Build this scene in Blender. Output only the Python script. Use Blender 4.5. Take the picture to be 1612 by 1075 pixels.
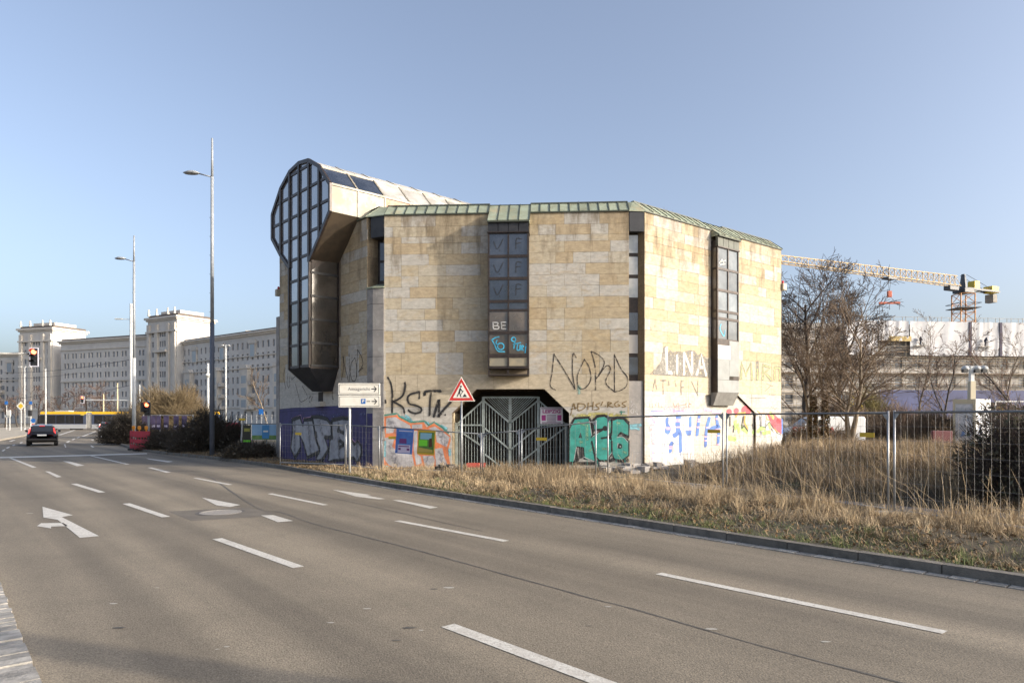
import bpy, math, random
import numpy as np
from mathutils import Vector, Matrix
from mathutils.geometry import tessellate_polygon
for o in list(bpy.data.objects): bpy.data.objects.remove(o)
R = random.Random(11)
NR = np.random.default_rng(5)
sc = bpy.context.scene
col = sc.collection
F, H0, HY, CX = 1075.0, 1.95, 655.0, 806.0      # measured focal length (px), eye height (m), horizon row, centre column
# ------------------------------------------------------------------ camera, sky, sun, exposure
cam = bpy.data.objects.new('camera', bpy.data.cameras.new('camera'))
col.objects.link(cam); sc.camera = cam
cam.location = (0, 0, H0); cam.rotation_euler = (math.pi/2, 0, 0)
cam.data.sensor_width = 36; cam.data.lens = F/1612*36
cam.data.shift_y = (HY-537.5)/1612
cam.data.clip_start = .05; cam.data.clip_end = 3000
SUN_EL, SUN_AZ = math.radians(18.5), math.radians(109.0)
world = bpy.data.worlds.new('World'); sc.world = world; world.use_nodes = True
nt = world.node_tree
sky = nt.nodes.new('ShaderNodeTexSky'); sky.sky_type = 'NISHITA'; sky.sun_disc = False
sky.sun_elevation = SUN_EL; sky.sun_rotation = SUN_AZ
sky.altitude = 100; sky.air_density = .8; sky.dust_density = 5.0; sky.ozone_density = 2.0
bg = nt.nodes['Background']; bg.inputs['Strength'].default_value = .15
hs = nt.nodes.new('ShaderNodeHueSaturation'); hs.inputs['Saturation'].default_value = .78      # thin winter haze greys the whole sky evenly
nt.links.new(sky.outputs[0], hs.inputs['Color']); nt.links.new(hs.outputs[0], bg.inputs['Color'])
sun = bpy.data.objects.new('sun', bpy.data.lights.new('sun', 'SUN')); col.objects.link(sun)
sun.data.energy = 2.45; sun.data.angle = math.radians(.53); sun.data.color = (1.0, .895, .76)
sd = Vector((math.sin(SUN_AZ)*math.cos(SUN_EL), math.cos(SUN_AZ)*math.cos(SUN_EL), math.sin(SUN_EL)))
sun.rotation_euler = sd.to_track_quat('Z', 'Y').to_euler()
sun.location = (40, -10, 30)
vs = sc.view_settings; vs.view_transform = 'Standard'; vs.look = 'None'; vs.gamma = 1; vs.use_curve_mapping = False
vs.exposure = 1.05
try: sc.cycles.transparent_max_bounces = 16
except Exception: pass

# ------------------------------------------------------------------ helpers
def gz(y): return -.004*min(max(0., y-20.), 120.)
def PX(px, Y): return (px-CX)/F*Y
def PZ(py, Y): return H0+(HY-py)*Y/F
def G(px, py, dz=0.):
    Y = 20.
    for _ in range(30): Y = F*(H0-gz(Y)-dz)/(py-HY)
    return Vector((PX(px, Y), Y, gz(Y)+dz))

def N(t, k, **inp):
    n = t.nodes.new(k)
    for a, v in inp.items():
        if a.startswith('_'): setattr(n, a[1:], v)
        else: n.inputs[a].default_value = v
    return n
def rgba(c): return (c[0], c[1], c[2], 1)
MATS = {}
def mat(name, c, rough=.8, c2=None, scale=3., lo=.4, hi=.62, metal=0., bump=0., bscale=40., rnd=0., spec=.5, stretch=None, c3=None, s3=.4, lo3=.52, hi3=.7, emit=None, es=0., ior=None, detail=5.):
    if name in MATS: return MATS[name]
    m = bpy.data.materials.new(name); m.use_nodes = True; t = m.node_tree; L = t.links
    b = t.nodes['Principled BSDF']
    b.inputs['Base Color'].default_value = rgba(c); b.inputs['Roughness'].default_value = rough
    b.inputs['Metallic'].default_value = metal; b.inputs['Specular IOR Level'].default_value = spec
    if ior: b.inputs['IOR'].default_value = ior
    geo = N(t, 'ShaderNodeNewGeometry'); pos = geo.outputs['Position']
    if stretch:
        mp = N(t, 'ShaderNodeMapping'); mp.inputs['Rotation'].default_value = stretch[0]; mp.inputs['Scale'].default_value = stretch[1]
        L.new(pos, mp.inputs['Vector']); vec = mp.outputs[0]
    else: vec = pos
    cur = None
    if c2 is not None:
        n = N(t, 'ShaderNodeTexNoise', Scale=scale, Detail=detail, Roughness=.6); L.new(vec, n.inputs['Vector'])
        r = N(t, 'ShaderNodeMapRange'); r.inputs[1].default_value = lo; r.inputs[2].default_value = hi; L.new(n.outputs['Fac'], r.inputs[0])
        x = N(t, 'ShaderNodeMix', _data_type='RGBA'); x.inputs[6].default_value = rgba(c); x.inputs[7].default_value = rgba(c2)
        L.new(r.outputs[0], x.inputs[0]); cur = x.outputs[2]
    if c3 is not None:
        n = N(t, 'ShaderNodeTexNoise', Scale=s3, Detail=6., Roughness=.65); L.new(pos, n.inputs['Vector'])
        r = N(t, 'ShaderNodeMapRange'); r.inputs[1].default_value = lo3; r.inputs[2].default_value = hi3; L.new(n.outputs['Fac'], r.inputs[0])
        x = N(t, 'ShaderNodeMix', _data_type='RGBA'); x.inputs[6].default_value = rgba(c); x.inputs[7].default_value = rgba(c3)
        L.new(r.outputs[0], x.inputs[0])
        if cur: L.new(cur, x.inputs[6])
        cur = x.outputs[2]
    if rnd:
        oi = N(t, 'ShaderNodeObjectInfo'); mu = N(t, 'ShaderNodeMapRange'); mu.inputs[3].default_value = 1-rnd; mu.inputs[4].default_value = 1+rnd
        L.new(oi.outputs['Random'], mu.inputs[0])
        x = N(t, 'ShaderNodeMix', _data_type='RGBA', _blend_type='MULTIPLY'); x.inputs[0].default_value = 1; x.inputs[6].default_value = rgba(c)
        if cur: L.new(cur, x.inputs[6])
        L.new(mu.outputs[0], x.inputs[7]); cur = x.outputs[2]
    if cur: L.new(cur, b.inputs['Base Color'])
    if bump:
        n = N(t, 'ShaderNodeTexNoise', Scale=bscale, Detail=4.); L.new(pos, n.inputs['Vector'])
        bp = N(t, 'ShaderNodeBump', Strength=bump, Distance=.02); L.new(n.outputs['Fac'], bp.inputs['Height']); L.new(bp.outputs[0], b.inputs['Normal'])
    if emit: b.inputs['Emission Color'].default_value = rgba(emit); b.inputs['Emission Strength'].default_value = es
    MATS[name] = m; return m

def spray(name, c, soft=.5, gaps=.25, top=1.):
    """spray paint: opaque in the middle of a stroke, fading to nothing at its rim (uv.y across the stroke)"""
    if name in MATS: return MATS[name]
    m = bpy.data.materials.new(name); m.use_nodes = True; t = m.node_tree; L = t.links
    b = t.nodes['Principled BSDF']; b.inputs['Base Color'].default_value = rgba(c); b.inputs['Roughness'].default_value = .6
    uv = N(t, 'ShaderNodeUVMap'); s = N(t, 'ShaderNodeSeparateXYZ'); L.new(uv.outputs[0], s.inputs[0])
    r = N(t, 'ShaderNodeMapRange'); r.inputs[1].default_value = 1-soft; r.inputs[2].default_value = 1.; r.inputs[3].default_value = 1; r.inputs[4].default_value = 0
    L.new(s.outputs[1], r.inputs[0])
    geo = N(t, 'ShaderNodeNewGeometry'); n = N(t, 'ShaderNodeTexNoise', Scale=9., Detail=6.); L.new(geo.outputs['Position'], n.inputs['Vector'])
    r2 = N(t, 'ShaderNodeMapRange'); r2.inputs[1].default_value = gaps-.1; r2.inputs[2].default_value = gaps+.15; L.new(n.outputs['Fac'], r2.inputs[0])
    mu = N(t, 'ShaderNodeMath', _operation='MULTIPLY'); L.new(r.outputs[0], mu.inputs[0]); L.new(r2.outputs[0], mu.inputs[1])
    mt_ = N(t, 'ShaderNodeMath', _operation='MULTIPLY'); mt_.inputs[1].default_value = top; L.new(mu.outputs[0], mt_.inputs[0]); L.new(mt_.outputs[0], b.inputs['Alpha'])
    # uneven coats: the paint's own colour drifts lighter and darker
    n5 = N(t, 'ShaderNodeTexNoise', Scale=3.2, Detail=5., Roughness=.65); L.new(geo.outputs['Position'], n5.inputs['Vector'])
    r5 = N(t, 'ShaderNodeMapRange'); r5.inputs[1].default_value = .3; r5.inputs[2].default_value = .7; r5.inputs[3].default_value = .62; r5.inputs[4].default_value = 1.3; L.new(n5.outputs['Fac'], r5.inputs[0])
    x5 = N(t, 'ShaderNodeMix', _data_type='RGBA', _blend_type='MULTIPLY'); x5.inputs[0].default_value = 1; x5.inputs[6].default_value = rgba(c); L.new(r5.outputs[0], x5.inputs[7]); L.new(x5.outputs[2], b.inputs['Base Color'])
    MATS[name] = m; return m

class MB:
    def __init__(s): s.v = []; s.f = []; s.uv = []
    def add(s, vs, fs, uv=None):
        b = len(s.v); s.v += [tuple(v) for v in vs]; s.f += [tuple(b+i for i in f) for f in fs]
        if uv: s.uv += uv
    def obox(s, o, a, b, c):
        o, a, b, c = map(Vector, (o, a, b, c))
        vs = [o, o+a, o+a+b, o+b, o+c, o+a+c, o+a+b+c, o+b+c]
        fs = [(0, 3, 2, 1), (4, 5, 6, 7), (0, 1, 5, 4), (1, 2, 6, 5), (2, 3, 7, 6), (3, 0, 4, 7)]
        if a.cross(b).dot(c) < 0: fs = [f[::-1] for f in fs]
        s.add(vs, fs); return s
    def box(s, x0, x1, y0, y1, z0, z1): return s.obox((x0, y0, z0), (x1-x0, 0, 0), (0, y1-y0, 0), (0, 0, z1-z0))
    def cbox(s, c, sx, sy, sz, rz=0.):
        ca, sa = math.cos(rz), math.sin(rz); a = Vector((ca*sx, sa*sx, 0)); b = Vector((-sa*sy, ca*sy, 0)); d = Vector((0, 0, sz))
        return s.obox(Vector(c)-a/2-b/2-d/2, a, b, d)
    def tube(s, p, q, r, r2=None, n=8, cap=True):
        p, q = Vector(p), Vector(q); r2 = r if r2 is None else r2
        d = (q-p).normalized(); x = d.cross(Vector((0, 0, 1)))
        if x.length < .01: x = d.cross(Vector((1, 0, 0)))
        x.normalize(); y = d.cross(x); vs = []
        for (c, rr) in ((p, r), (q, r2)):
            for k in range(n):
                a = 2*math.pi*k/n; vs.append(c+x*math.cos(a)*rr+y*math.sin(a)*rr)
        fs = [(k, (k+1) % n, n+(k+1) % n, n+k) for k in range(n)]
        if cap: fs += [tuple(range(n-1, -1, -1)), tuple(range(n, 2*n))]
        s.add(vs, fs); return s
    def path(s, pts, r, n=6):
        for p, q in zip(pts[:-1], pts[1:]): s.tube(p, q, r, n=n)
        return s
    def prism(s, pts, vec):
        pts = [Vector(p) for p in pts]; vec = Vector(vec); n = len(pts)
        nrm = Vector((0, 0, 0))
        for i in range(n): nrm += pts[i].cross(pts[(i+1) % n])
        if nrm.dot(vec) > 0: pts = pts[::-1]
        vs = pts+[p+vec for p in pts]
        s.add(vs, [tuple(range(n)), tuple(range(2*n-1, n-1, -1))]+[((i+1) % n, i, n+i, n+(i+1) % n) for i in range(n)]); return s
    def poly(s, pts): s.add(pts, [tuple(range(len(pts)))]); return s
    def lathe(s, c, prof, n=16):
        c = Vector(c); vs = []
        for (r, z) in prof:
            for k in range(n): a = 2*math.pi*k/n; vs.append(c+Vector((r*math.cos(a), r*math.sin(a), z)))
        fs = []
        for i in range(len(prof)-1):
            for k in range(n): fs.append((i*n+k, i*n+(k+1) % n, (i+1)*n+(k+1) % n, (i+1)*n+k))
        fs += [tuple(range(n-1, -1, -1)), tuple(range((len(prof)-1)*n, len(prof)*n))]
        s.add(vs, fs); return s
    def build(s, name, m, parent=None, smooth=False, kind=None, bevel=0.):
        me = bpy.data.meshes.new(name); me.from_pydata(s.v, [], s.f)
        if s.uv:
            ul = me.uv_layers.new(name='UVMap')
            for lp in me.loops: ul.data[lp.index].uv = s.uv[lp.vertex_index]
        me.validate(); me.update()
        if smooth: me.polygons.foreach_set('use_smooth', [True]*len(me.polygons))
        o = link(name, me, m, parent, kind)
        if bevel:
            b = o.modifiers.new('bevel', 'BEVEL'); b.width = bevel; b.segments = 2; b.limit_method = 'ANGLE'
        return o
def link(name, me, m=None, parent=None, kind=None):
    if m is not None and not me.materials: me.materials.append(m)
    o = bpy.data.objects.new(name, me); col.objects.link(o)
    if parent is not None:
        o.parent = parent; o.matrix_parent_inverse = Matrix.Translation(-Vector(parent.get('_base', (0, 0, 0))))
    if kind: o['kind'] = kind
    return o
def thing(name, label, cat, loc, group=None):
    o = bpy.data.objects.new(name, None); col.objects.link(o); o.location = loc; o['_base'] = tuple(loc); o.empty_display_size = .3
    o['label'] = label; o['category'] = cat
    if group: o['group'] = group
    return o
def tag(o, label, cat, group=None):
    o['label'] = label; o['category'] = cat
    if group: o['group'] = group
    return o
UNIT = MB().box(-.5, .5, -.5, .5, -.5, .5)
_um = {}
def piece(name, m, M4, parent):
    """a shared unit box placed by a matrix: slabs, kerb stones, bars, panes"""
    if m.name not in _um:
        me = bpy.data.meshes.new('block'); me.from_pydata(UNIT.v, [], UNIT.f); me.materials.append(m); _um[m.name] = me
    o = bpy.data.objects.new(name, _um[m.name]); col.objects.link(o); o.parent = parent
    o.matrix_parent_inverse = Matrix.Translation(-Vector(parent.get('_base', (0, 0, 0))))
    o.matrix_basis = M4; return o
def frame_m(c, ax, ay, az):
    """matrix of a unit box centred at c with full edge vectors ax ay az"""
    m = Matrix.Identity(4)
    for i, a in enumerate((ax, ay, az)):
        for k in range(3): m[k][i] = a[k]
    for k in range(3): m[k][3] = c[k]
    return m
def rod(p, q, w, d=None):
    p, q = Vector(p), Vector(q); d = w if d is None else d
    z = q-p; x = z.cross(Vector((0, 1, .01))); 
    if x.length < 1e-4: x = z.cross(Vector((1, 0, 0)))
    x.normalize(); y = z.cross(x).normalized()
    return frame_m((p+q)/2, x*w, y*d, z)

class W:
    """an upright wall plane: u along it, z up, off = distance out of it"""
    def __init__(s, o, e):
        s.o = Vector((o[0], o[1])); s.e = Vector((e[0], e[1])); s.t = (s.e-s.o).normalized(); s.len = (s.e-s.o).length
        n = Vector((s.t.y, -s.t.x))
        if n.dot(-s.o) < 0: n = -n
        s.n = n; s.T = Vector((s.t.x, s.t.y, 0)); s.N = Vector((n.x, n.y, 0)); s.Z = Vector((0, 0, 1))
    def P(s, u, z, off=0.): p = s.o+s.t*u+s.n*off; return Vector((p.x, p.y, z))
    def uv(s, px, py=HY, off=0.):
        k = (px-CX)/F; O = s.o+s.n*off; u = (k*O.y-O.x)/(s.t.x-k*s.t.y)
        return u, H0+(HY-py)*(O.y+u*s.t.y)/F
    def u(s, px, off=0.): return s.uv(px, HY, off)[0]
    def z(s, px, py, off=0.): return s.uv(px, py, off)[1]
    def box(s, mb, u0, u1, z0, z1, o0, o1): return mb.obox(s.P(u0, z0, o0), s.T*(u1-u0), s.N*(o1-o0), s.Z*(z1-z0))
    def m4(s, u0, u1, z0, z1, o0, o1): return frame_m(s.P((u0+u1)/2, (z0+z1)/2, (o0+o1)/2), s.T*(u1-u0), s.N*(o1-o0), s.Z*(z1-z0))

def ribbon(mb, W_, pts, w, off):
    """paint stroke on a wall; pts are (u,z); uv.y is 0 on the spine and 1 at the rim"""
    pts = [Vector(p) for p in pts]; n = len(pts)
    if n == 1: pts = [pts[0], pts[0]+Vector((w*.3, 0))]; n = 2
    d0 = (pts[1]-pts[0]).normalized(); d1 = (pts[-1]-pts[-2]).normalized()
    pts = [pts[0]-d0*w*.3]+pts+[pts[-1]+d1*w*.3]; n += 2
    vs = []; uvs = []
    for i, p in enumerate(pts):
        a = pts[max(0, i-1)]; b = pts[min(n-1, i+1)]; d = (b-a)
        d = d.normalized() if d.length > 1e-6 else Vector((1, 0))
        nn = Vector((-d.y, d.x))*(w/2); e = 1. if i in (0, n-1) else 0.
        for k, q in enumerate((p+nn, p, p-nn)): vs.append(W_.P(q.x, q.y, off)); uvs.append((i, max(e, 0. if k == 1 else 1.)))
    fs = []
    for i in range(n-1): fs += [(3*i, 3*i+1, 3*i+4, 3*i+3), (3*i+1, 3*i+2, 3*i+5, 3*i+4)]
    mb.add(vs, fs, uvs)
def smoothpath(pts, k=5):
    if len(pts) < 3: return pts
    out = []; P = [Vector(p) for p in pts]; P = [2*P[0]-P[1]]+P+[2*P[-1]-P[-2]]
    for i in range(1, len(P)-2):
        for j in range(k):
            t = j/k; a, b, c, d = P[i-1:i+3]
            out.append(.5*((2*b)+(c-a)*t+(2*a-5*b+4*c-d)*t*t+(3*b-a-3*c+d)*t**3))
    out.append(P[-2]); return out
def strokes(parent, W_, org, s, paths, w, m, off, name='graffiti_stroke', smooth=True, base=0.):
    """paths in pixels of an enlarged crop (origin org, scale s), laid on the wall"""
    mb = MB()
    for p in paths:
        q = [W_.uv(org[0]+x/s, org[1]+y/s, base) for x, y in p]
        ribbon(mb, W_, smoothpath(q) if smooth else q, w, base+off)
    return mb.build(name, m, parent)
def fills(parent, W_, org, s, polys, m, off, name='graffiti_fill', base=0.):
    mb = MB()
    for p in polys:
        q = [W_.uv(org[0]+x/s, org[1]+y/s, base) for x, y in p]
        v = [W_.P(a, b, base+off) for a, b in q]
        tr = tessellate_polygon([[Vector((a, b, 0)) for a, b in q]])
        mb.add(v, [tuple(t) for t in tr], [(0, 0)]*len(v))
    return mb.build(name, m, parent)
def circ(cx, cy, r, n=14, ry=None): return [(cx+r*math.cos(2*math.pi*k/n), cy+(ry or r)*math.sin(2*math.pi*k/n)) for k in range(n)]
def clip(poly, a, b, c):
    """keep a*x+b*y<=c"""
    out = []
    for i in range(len(poly)):
        p, q = poly[i], poly[(i+1) % len(poly)]; dp = a*p[0]+b*p[1]-c; dq = a*q[0]+b*q[1]-c
        if dp <= 0: out.append(p)
        if dp*dq < 0: t = dp/(dp-dq); out.append((p[0]+(q[0]-p[0])*t, p[1]+(q[1]-p[1])*t))
    return out
def text(s, size, m, origin, ex, ey, parent, name='lettering', align='LEFT', bold=0.):
    cu = bpy.data.curves.new('txt', 'FONT'); cu.body = s; cu.size = size; cu.align_x = align; cu.align_y = 'CENTER'; cu.offset = bold
    cu.resolution_u = 3
    o = bpy.data.objects.new('txt', cu); col.objects.link(o)
    dg = bpy.context.evaluated_depsgraph_get(); me = bpy.data.meshes.new_from_object(o.evaluated_get(dg))
    bpy.data.objects.remove(o)
    ex, ey = Vector(ex), Vector(ey); O = Vector(origin)
    for v in me.vertices: v.co = O+ex*v.co.x+ey*v.co.y
    me.materials.clear(); me.name = name
    return link(name, me, m, parent)
def arr_mesh(name, V, faces_tri, m, parent=None, kind=None, smooth=False):
    me = bpy.data.meshes.new(name); n = len(faces_tri)
    me.vertices.add(len(V)); me.vertices.foreach_set('co', np.asarray(V, np.float32).ravel())
    k = faces_tri.shape[1]
    me.loops.add(n*k); me.loops.foreach_set('vertex_index', np.asarray(faces_tri, np.int32).ravel())
    me.polygons.add(n); me.polygons.foreach_set('loop_start', np.arange(0, n*k, k, dtype=np.int32))
    me.update(calc_edges=True)
    if smooth: me.polygons.foreach_set('use_smooth', np.ones(n, bool))
    return link(name, me, m, parent, kind)
def segs_mesh(name, segs, m, parent=None, n=4, kind=None):
    """tapered twigs, all at once: rows p0(3) p1(3) r0 r1"""
    S = np.asarray(segs, float); p, q, r0, r1 = S[:, :3], S[:, 3:6], S[:, 6], S[:, 7]
    d = q-p; d /= np.linalg.norm(d, axis=1)[:, None]+1e-9
    ref = np.where(np.abs(d[:, 2:3]) > .9, np.array([[1., 0, 0]]), np.array([[0, 0, 1.]]))
    x = np.cross(d, ref); x /= np.linalg.norm(x, axis=1)[:, None]+1e-9; y = np.cross(d, x)
    a = np.arange(n)*2*np.pi/n; ca, sa = np.cos(a), np.sin(a)
    ring = x[:, None, :]*ca[None, :, None]+y[:, None, :]*sa[None, :, None]
    V = np.concatenate([p[:, None]+ring*r0[:, None, None], q[:, None]+ring*r1[:, None, None]], 1).reshape(-1, 3)
    k = np.arange(n); f = np.stack([k, (k+1) % n, n+(k+1) % n, n+k], 1)
    Fq = (f[None]+(np.arange(len(S))*2*n)[:, None, None]).reshape(-1, 4)
    return arr_mesh(name, V, Fq, m, parent, kind)
def blades(name, pts, hgt, wid, lean, m, kind='stuff', parent=None, wind=(0, 0)):
    """bent grass blades at pts (n,3)"""
    n = len(pts); a = NR.uniform(0, 2*np.pi, n); b = NR.uniform(0, 2*np.pi, n)
    h = hgt*NR.uniform(.45, 1.15, n); w = wid*NR.uniform(.6, 1.3, n); l = lean*h*NR.uniform(.2, 1.3, n)
    sx = np.stack([np.cos(a)*w, np.sin(a)*w, 0*w], 1); dr = np.stack([np.cos(b)*l+wind[0]*h, np.sin(b)*l+wind[1]*h, 0*l], 1)
    up = np.stack([0*h, 0*h, h], 1)
    mid = pts+up*.6+dr*.35; tip = pts+up*(1-.35*lean)+dr
    V = np.stack([pts-sx, pts+sx, mid-sx*.7, mid+sx*.7, tip], 1).reshape(-1, 3)
    f = np.array([[0, 1, 3], [0, 3, 2], [2, 3, 4]])
    Ft = (f[None]+(np.arange(n)*5)[:, None, None]).reshape(-1, 3)
    return arr_mesh(name, V, Ft, m, parent, kind)
def leaves(name, pts, size, m, parent=None, kind=None):
    n = len(pts); d = NR.normal(size=(n, 3)); d /= np.linalg.norm(d, axis=1)[:, None]; e = NR.normal(size=(n, 3)); e -= (e*d).sum(1)[:, None]*d; e /= np.linalg.norm(e, axis=1)[:, None]
    s = size*NR.uniform(.6, 1.4, n)[:, None]
    V = np.stack([pts-d*s, pts+e*s*.45, pts+d*s, pts-e*s*.45], 1).reshape(-1, 3)
    return arr_mesh(name, V, (np.array([[0, 1, 2, 3]])[None]+(np.arange(n)*4)[:, None, None]).reshape(-1, 4), m, parent, kind)
def grow(base, height, r, seed, levels=4, spread=.55, first=.25, kids=(7, 5, 4, 3), lean=(0, 0), up=.25, wob=.12, ratio=.55, stems=1, minr=.006):
    """bare tree: returns (trunk segments, twig segments)"""
    rr = random.Random(seed); T = []; C = []
    def limb(p, d, length, rad, lev):
        n = 7 if lev == 0 else (5 if lev < 3 else 3); pts = [p]; st = length/n; dirs = []
        for i in range(n):
            d = (d+Vector((rr.gauss(0, wob), rr.gauss(0, wob), rr.gauss(0, wob*.6)+up*.12))).normalized(); dirs.append(d)
            pts.append(pts[-1]+d*st)
        for i in range(n):
            a = max(minr, rad*(1-.75*i/n)); b = max(minr*.8, rad*(1-.75*(i+1)/n))
            (T if lev == 0 else C).append((*pts[i], *pts[i+1], a, b))
        if lev+1 >= levels: return
        k = kids[min(lev, len(kids)-1)]
        for j in range(k):
            f = first+(1-first)*(j+rr.random())/k if lev == 0 else .15+.85*(j+rr.random())/k
            i = min(n-1, int(f*n)); q = pts[i].lerp(pts[i+1], f*n-i); dd = dirs[i]
            ax = Vector((rr.gauss(0, 1), rr.gauss(0, 1), rr.gauss(0, .5))); ax = (ax-dd*ax.dot(dd)).normalized()
            an = spread*rr.uniform(.7, 1.4)
            nd = (dd*math.cos(an)+ax*math.sin(an)).normalized()
            limb(q, nd, length*ratio*rr.uniform(.7, 1.25)*(1.15-.5*f), max(minr, rad*.5*(1-.5*f)), lev+1)
    for s_ in range(stems):
        d = Vector((lean[0]+rr.gauss(0, .12 if stems > 1 else .02), lean[1]+rr.gauss(0, .12 if stems > 1 else .02), 1)).normalized()
        limb(Vector(base)+Vector((rr.gauss(0, .12), rr.gauss(0, .12), 0))*(stems > 1), d, height*(1 if s_ == 0 else rr.uniform(.7, 1)), r*(1 if s_ == 0 else .8), 0)
    return T, C
# ------------------------------------------------------------------ the setting: ground, road, kerbs, verge
TA, TN = Vector((-.647, .763)).normalized(), Vector((.763, .647)).normalized()
KA = [-30, 16, 19, 26, 33, 40, 45, 52, 65, 75, 90, 200]; KN = [9.5, 9.5, 9.65, 10.05, 9.9, 9.25, 9.15, 9.8, 11.4, 16, 45, 60]
LA = [-30, 55, 75, 200]; LN = [.6, .6, -60, -110]
def koff(a): return float(np.interp(a, KA, KN))
def AN(a, n, z=0.):
    p = TA*a+TN*n; return Vector((p.x, p.y, gz(p.y)+z))
def toan(x, y): p = Vector((x, y)); return p.dot(TA), p.dot(TN)
def sst(a, b, x): t = min(1, max(0, (x-a)/(b-a))); return t*t*(3-2*t)
def bump(d, c, w): return math.exp(-((d-c)/w)**2)
def vh(a, d):
    fr = 1-sst(10.5, 16, a)
    w = .035*math.sin(1.7*a+.6*d)+.03*math.sin(2.9*d+.8*a)+.02*math.sin(5.1*a-3.*d)
    return .10+w*min(1, d)+.10*fr*bump(d, 2.2, 1.1)-.16*fr*bump(d, 6.4, .9)+.62*fr*(sst(7.2, 11., d)-.85*sst(17., 27., d))
def ground_h(x, y):
    a, n = toan(x, y); d = n-koff(a); return vh(a, d)+gz(y) if d > 0 else gz(y)

m_earth = mat('dry_earth', (.095, .073, .046), .95, (.06, .05, .03), 2.5, bump=.6, bscale=18, c3=(.07, .08, .03), s3=.7)
m_far = mat('far_ground', (.20, .17, .13), .95, (.13, .12, .09), .15)
ast = ((0, 0, -math.atan2(TA.y, TA.x)), (.10, 1.1, 1))
def asphalt():
    m = bpy.data.materials.new('asphalt'); m.use_nodes = True; t = m.node_tree; L = t.links; b = t.nodes['Principled BSDF']
    b.inputs['Roughness'].default_value = .82; b.inputs['Specular IOR Level'].default_value = .35
    geo = N(t, 'ShaderNodeNewGeometry'); mp = N(t, 'ShaderNodeMapping'); mp.inputs['Rotation'].default_value = ast[0]; mp.inputs['Scale'].default_value = ast[1]
    mp2 = N(t, 'ShaderNodeVectorRotate'); mp2.inputs['Angle'].default_value = ast[0][2]; mp2.rotation_type = 'Z_AXIS'
    L.new(geo.outputs['Position'], mp2.inputs['Vector'])
    sc_ = N(t, 'ShaderNodeVectorMath', _operation='MULTIPLY'); sc_.inputs[1].default_value = (.035, .95, 1); L.new(mp2.outputs[0], sc_.inputs[0])
    n1 = N(t, 'ShaderNodeTexNoise', Scale=1., Detail=3., Roughness=.5); L.new(sc_.outputs[0], n1.inputs['Vector'])
    n2 = N(t, 'ShaderNodeTexNoise', Scale=.55, Detail=5., Roughness=.6); L.new(geo.outputs['Position'], n2.inputs['Vector'])
    n3 = N(t, 'ShaderNodeTexVoronoi', Scale=120.); L.new(geo.outputs['Position'], n3.inputs['Vector'])
    n4 = N(t, 'ShaderNodeTexNoise', Scale=55., Detail=2.); L.new(geo.outputs['Position'], n4.inputs['Vector'])
    r1 = N(t, 'ShaderNodeMapRange'); r1.inputs[1].default_value = .35; r1.inputs[2].default_value = .65; L.new(n1.outputs['Fac'], r1.inputs[0])
    x = N(t, 'ShaderNodeMix', _data_type='RGBA'); x.inputs[6].default_value = (.134, .114, .087, 1); x.inputs[7].default_value = (.236, .199, .148, 1); L.new(r1.outputs[0], x.inputs[0])
    r2 = N(t, 'ShaderNodeMapRange'); r2.inputs[1].default_value = .38; r2.inputs[2].default_value = .66; r2.inputs[3].default_value = 1.07; r2.inputs[4].default_value = .90; L.new(n2.outputs['Fac'], r2.inputs[0])
    y = N(t, 'ShaderNodeMix', _data_type='RGBA', _blend_type='MULTIPLY'); y.inputs[0].default_value = 1; L.new(x.outputs[2], y.inputs[6]); L.new(r2.outputs[0], y.inputs[7])
    r3 = N(t, 'ShaderNodeMapRange'); r3.inputs[1].default_value = 0; r3.inputs[2].default_value = 1; r3.inputs[3].default_value = .55; r3.inputs[4].default_value = 1.45
    sp = N(t, 'ShaderNodeSeparateColor'); L.new(n3.outputs['Color'], sp.inputs[0]); L.new(sp.outputs[0], r3.inputs[0])
    z = N(t, 'ShaderNodeMix', _data_type='RGBA', _blend_type='MULTIPLY'); z.inputs[0].default_value = .8; L.new(y.outputs[2], z.inputs[6]); L.new(r3.outputs[0], z.inputs[7])
    L.new(z.outputs[2], b.inputs['Base Color'])
    bp = N(t, 'ShaderNodeBump', Strength=.55, Distance=.008); L.new(n4.outputs['Fac'], bp.inputs['Height']); L.new(bp.outputs[0], b.inputs['Normal'])
    return m
m_asph = asphalt()
m_paint = mat('road_paint', (.58, .555, .50), .6, (.33, .30, .255), 34, lo=.50, hi=.66, bump=.2, bscale=80, c3=(.44, .41, .36), s3=4, lo3=.46, hi3=.66)
m_kerb = mat('kerb_stone', (.17, .15, .125), .85, (.11, .10, .085), 6, bump=.5, bscale=50, rnd=.12)
m_gut = mat('gutter_granite', (.34, .32, .29), .8, (.22, .21, .19), 9, bump=.5, bscale=40, rnd=.22)
m_pave = mat('pavement_slab', (.40, .34, .26), .85, (.30, .26, .20), 3, bump=.3, bscale=60)
m_tar = mat('tar_seal', (.070, .063, .055), .7, (.11, .098, .082), 6)
m_joint = mat('gutter_joint_sand', (.30, .24, .165), .95, (.2, .16, .11), 8)

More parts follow.
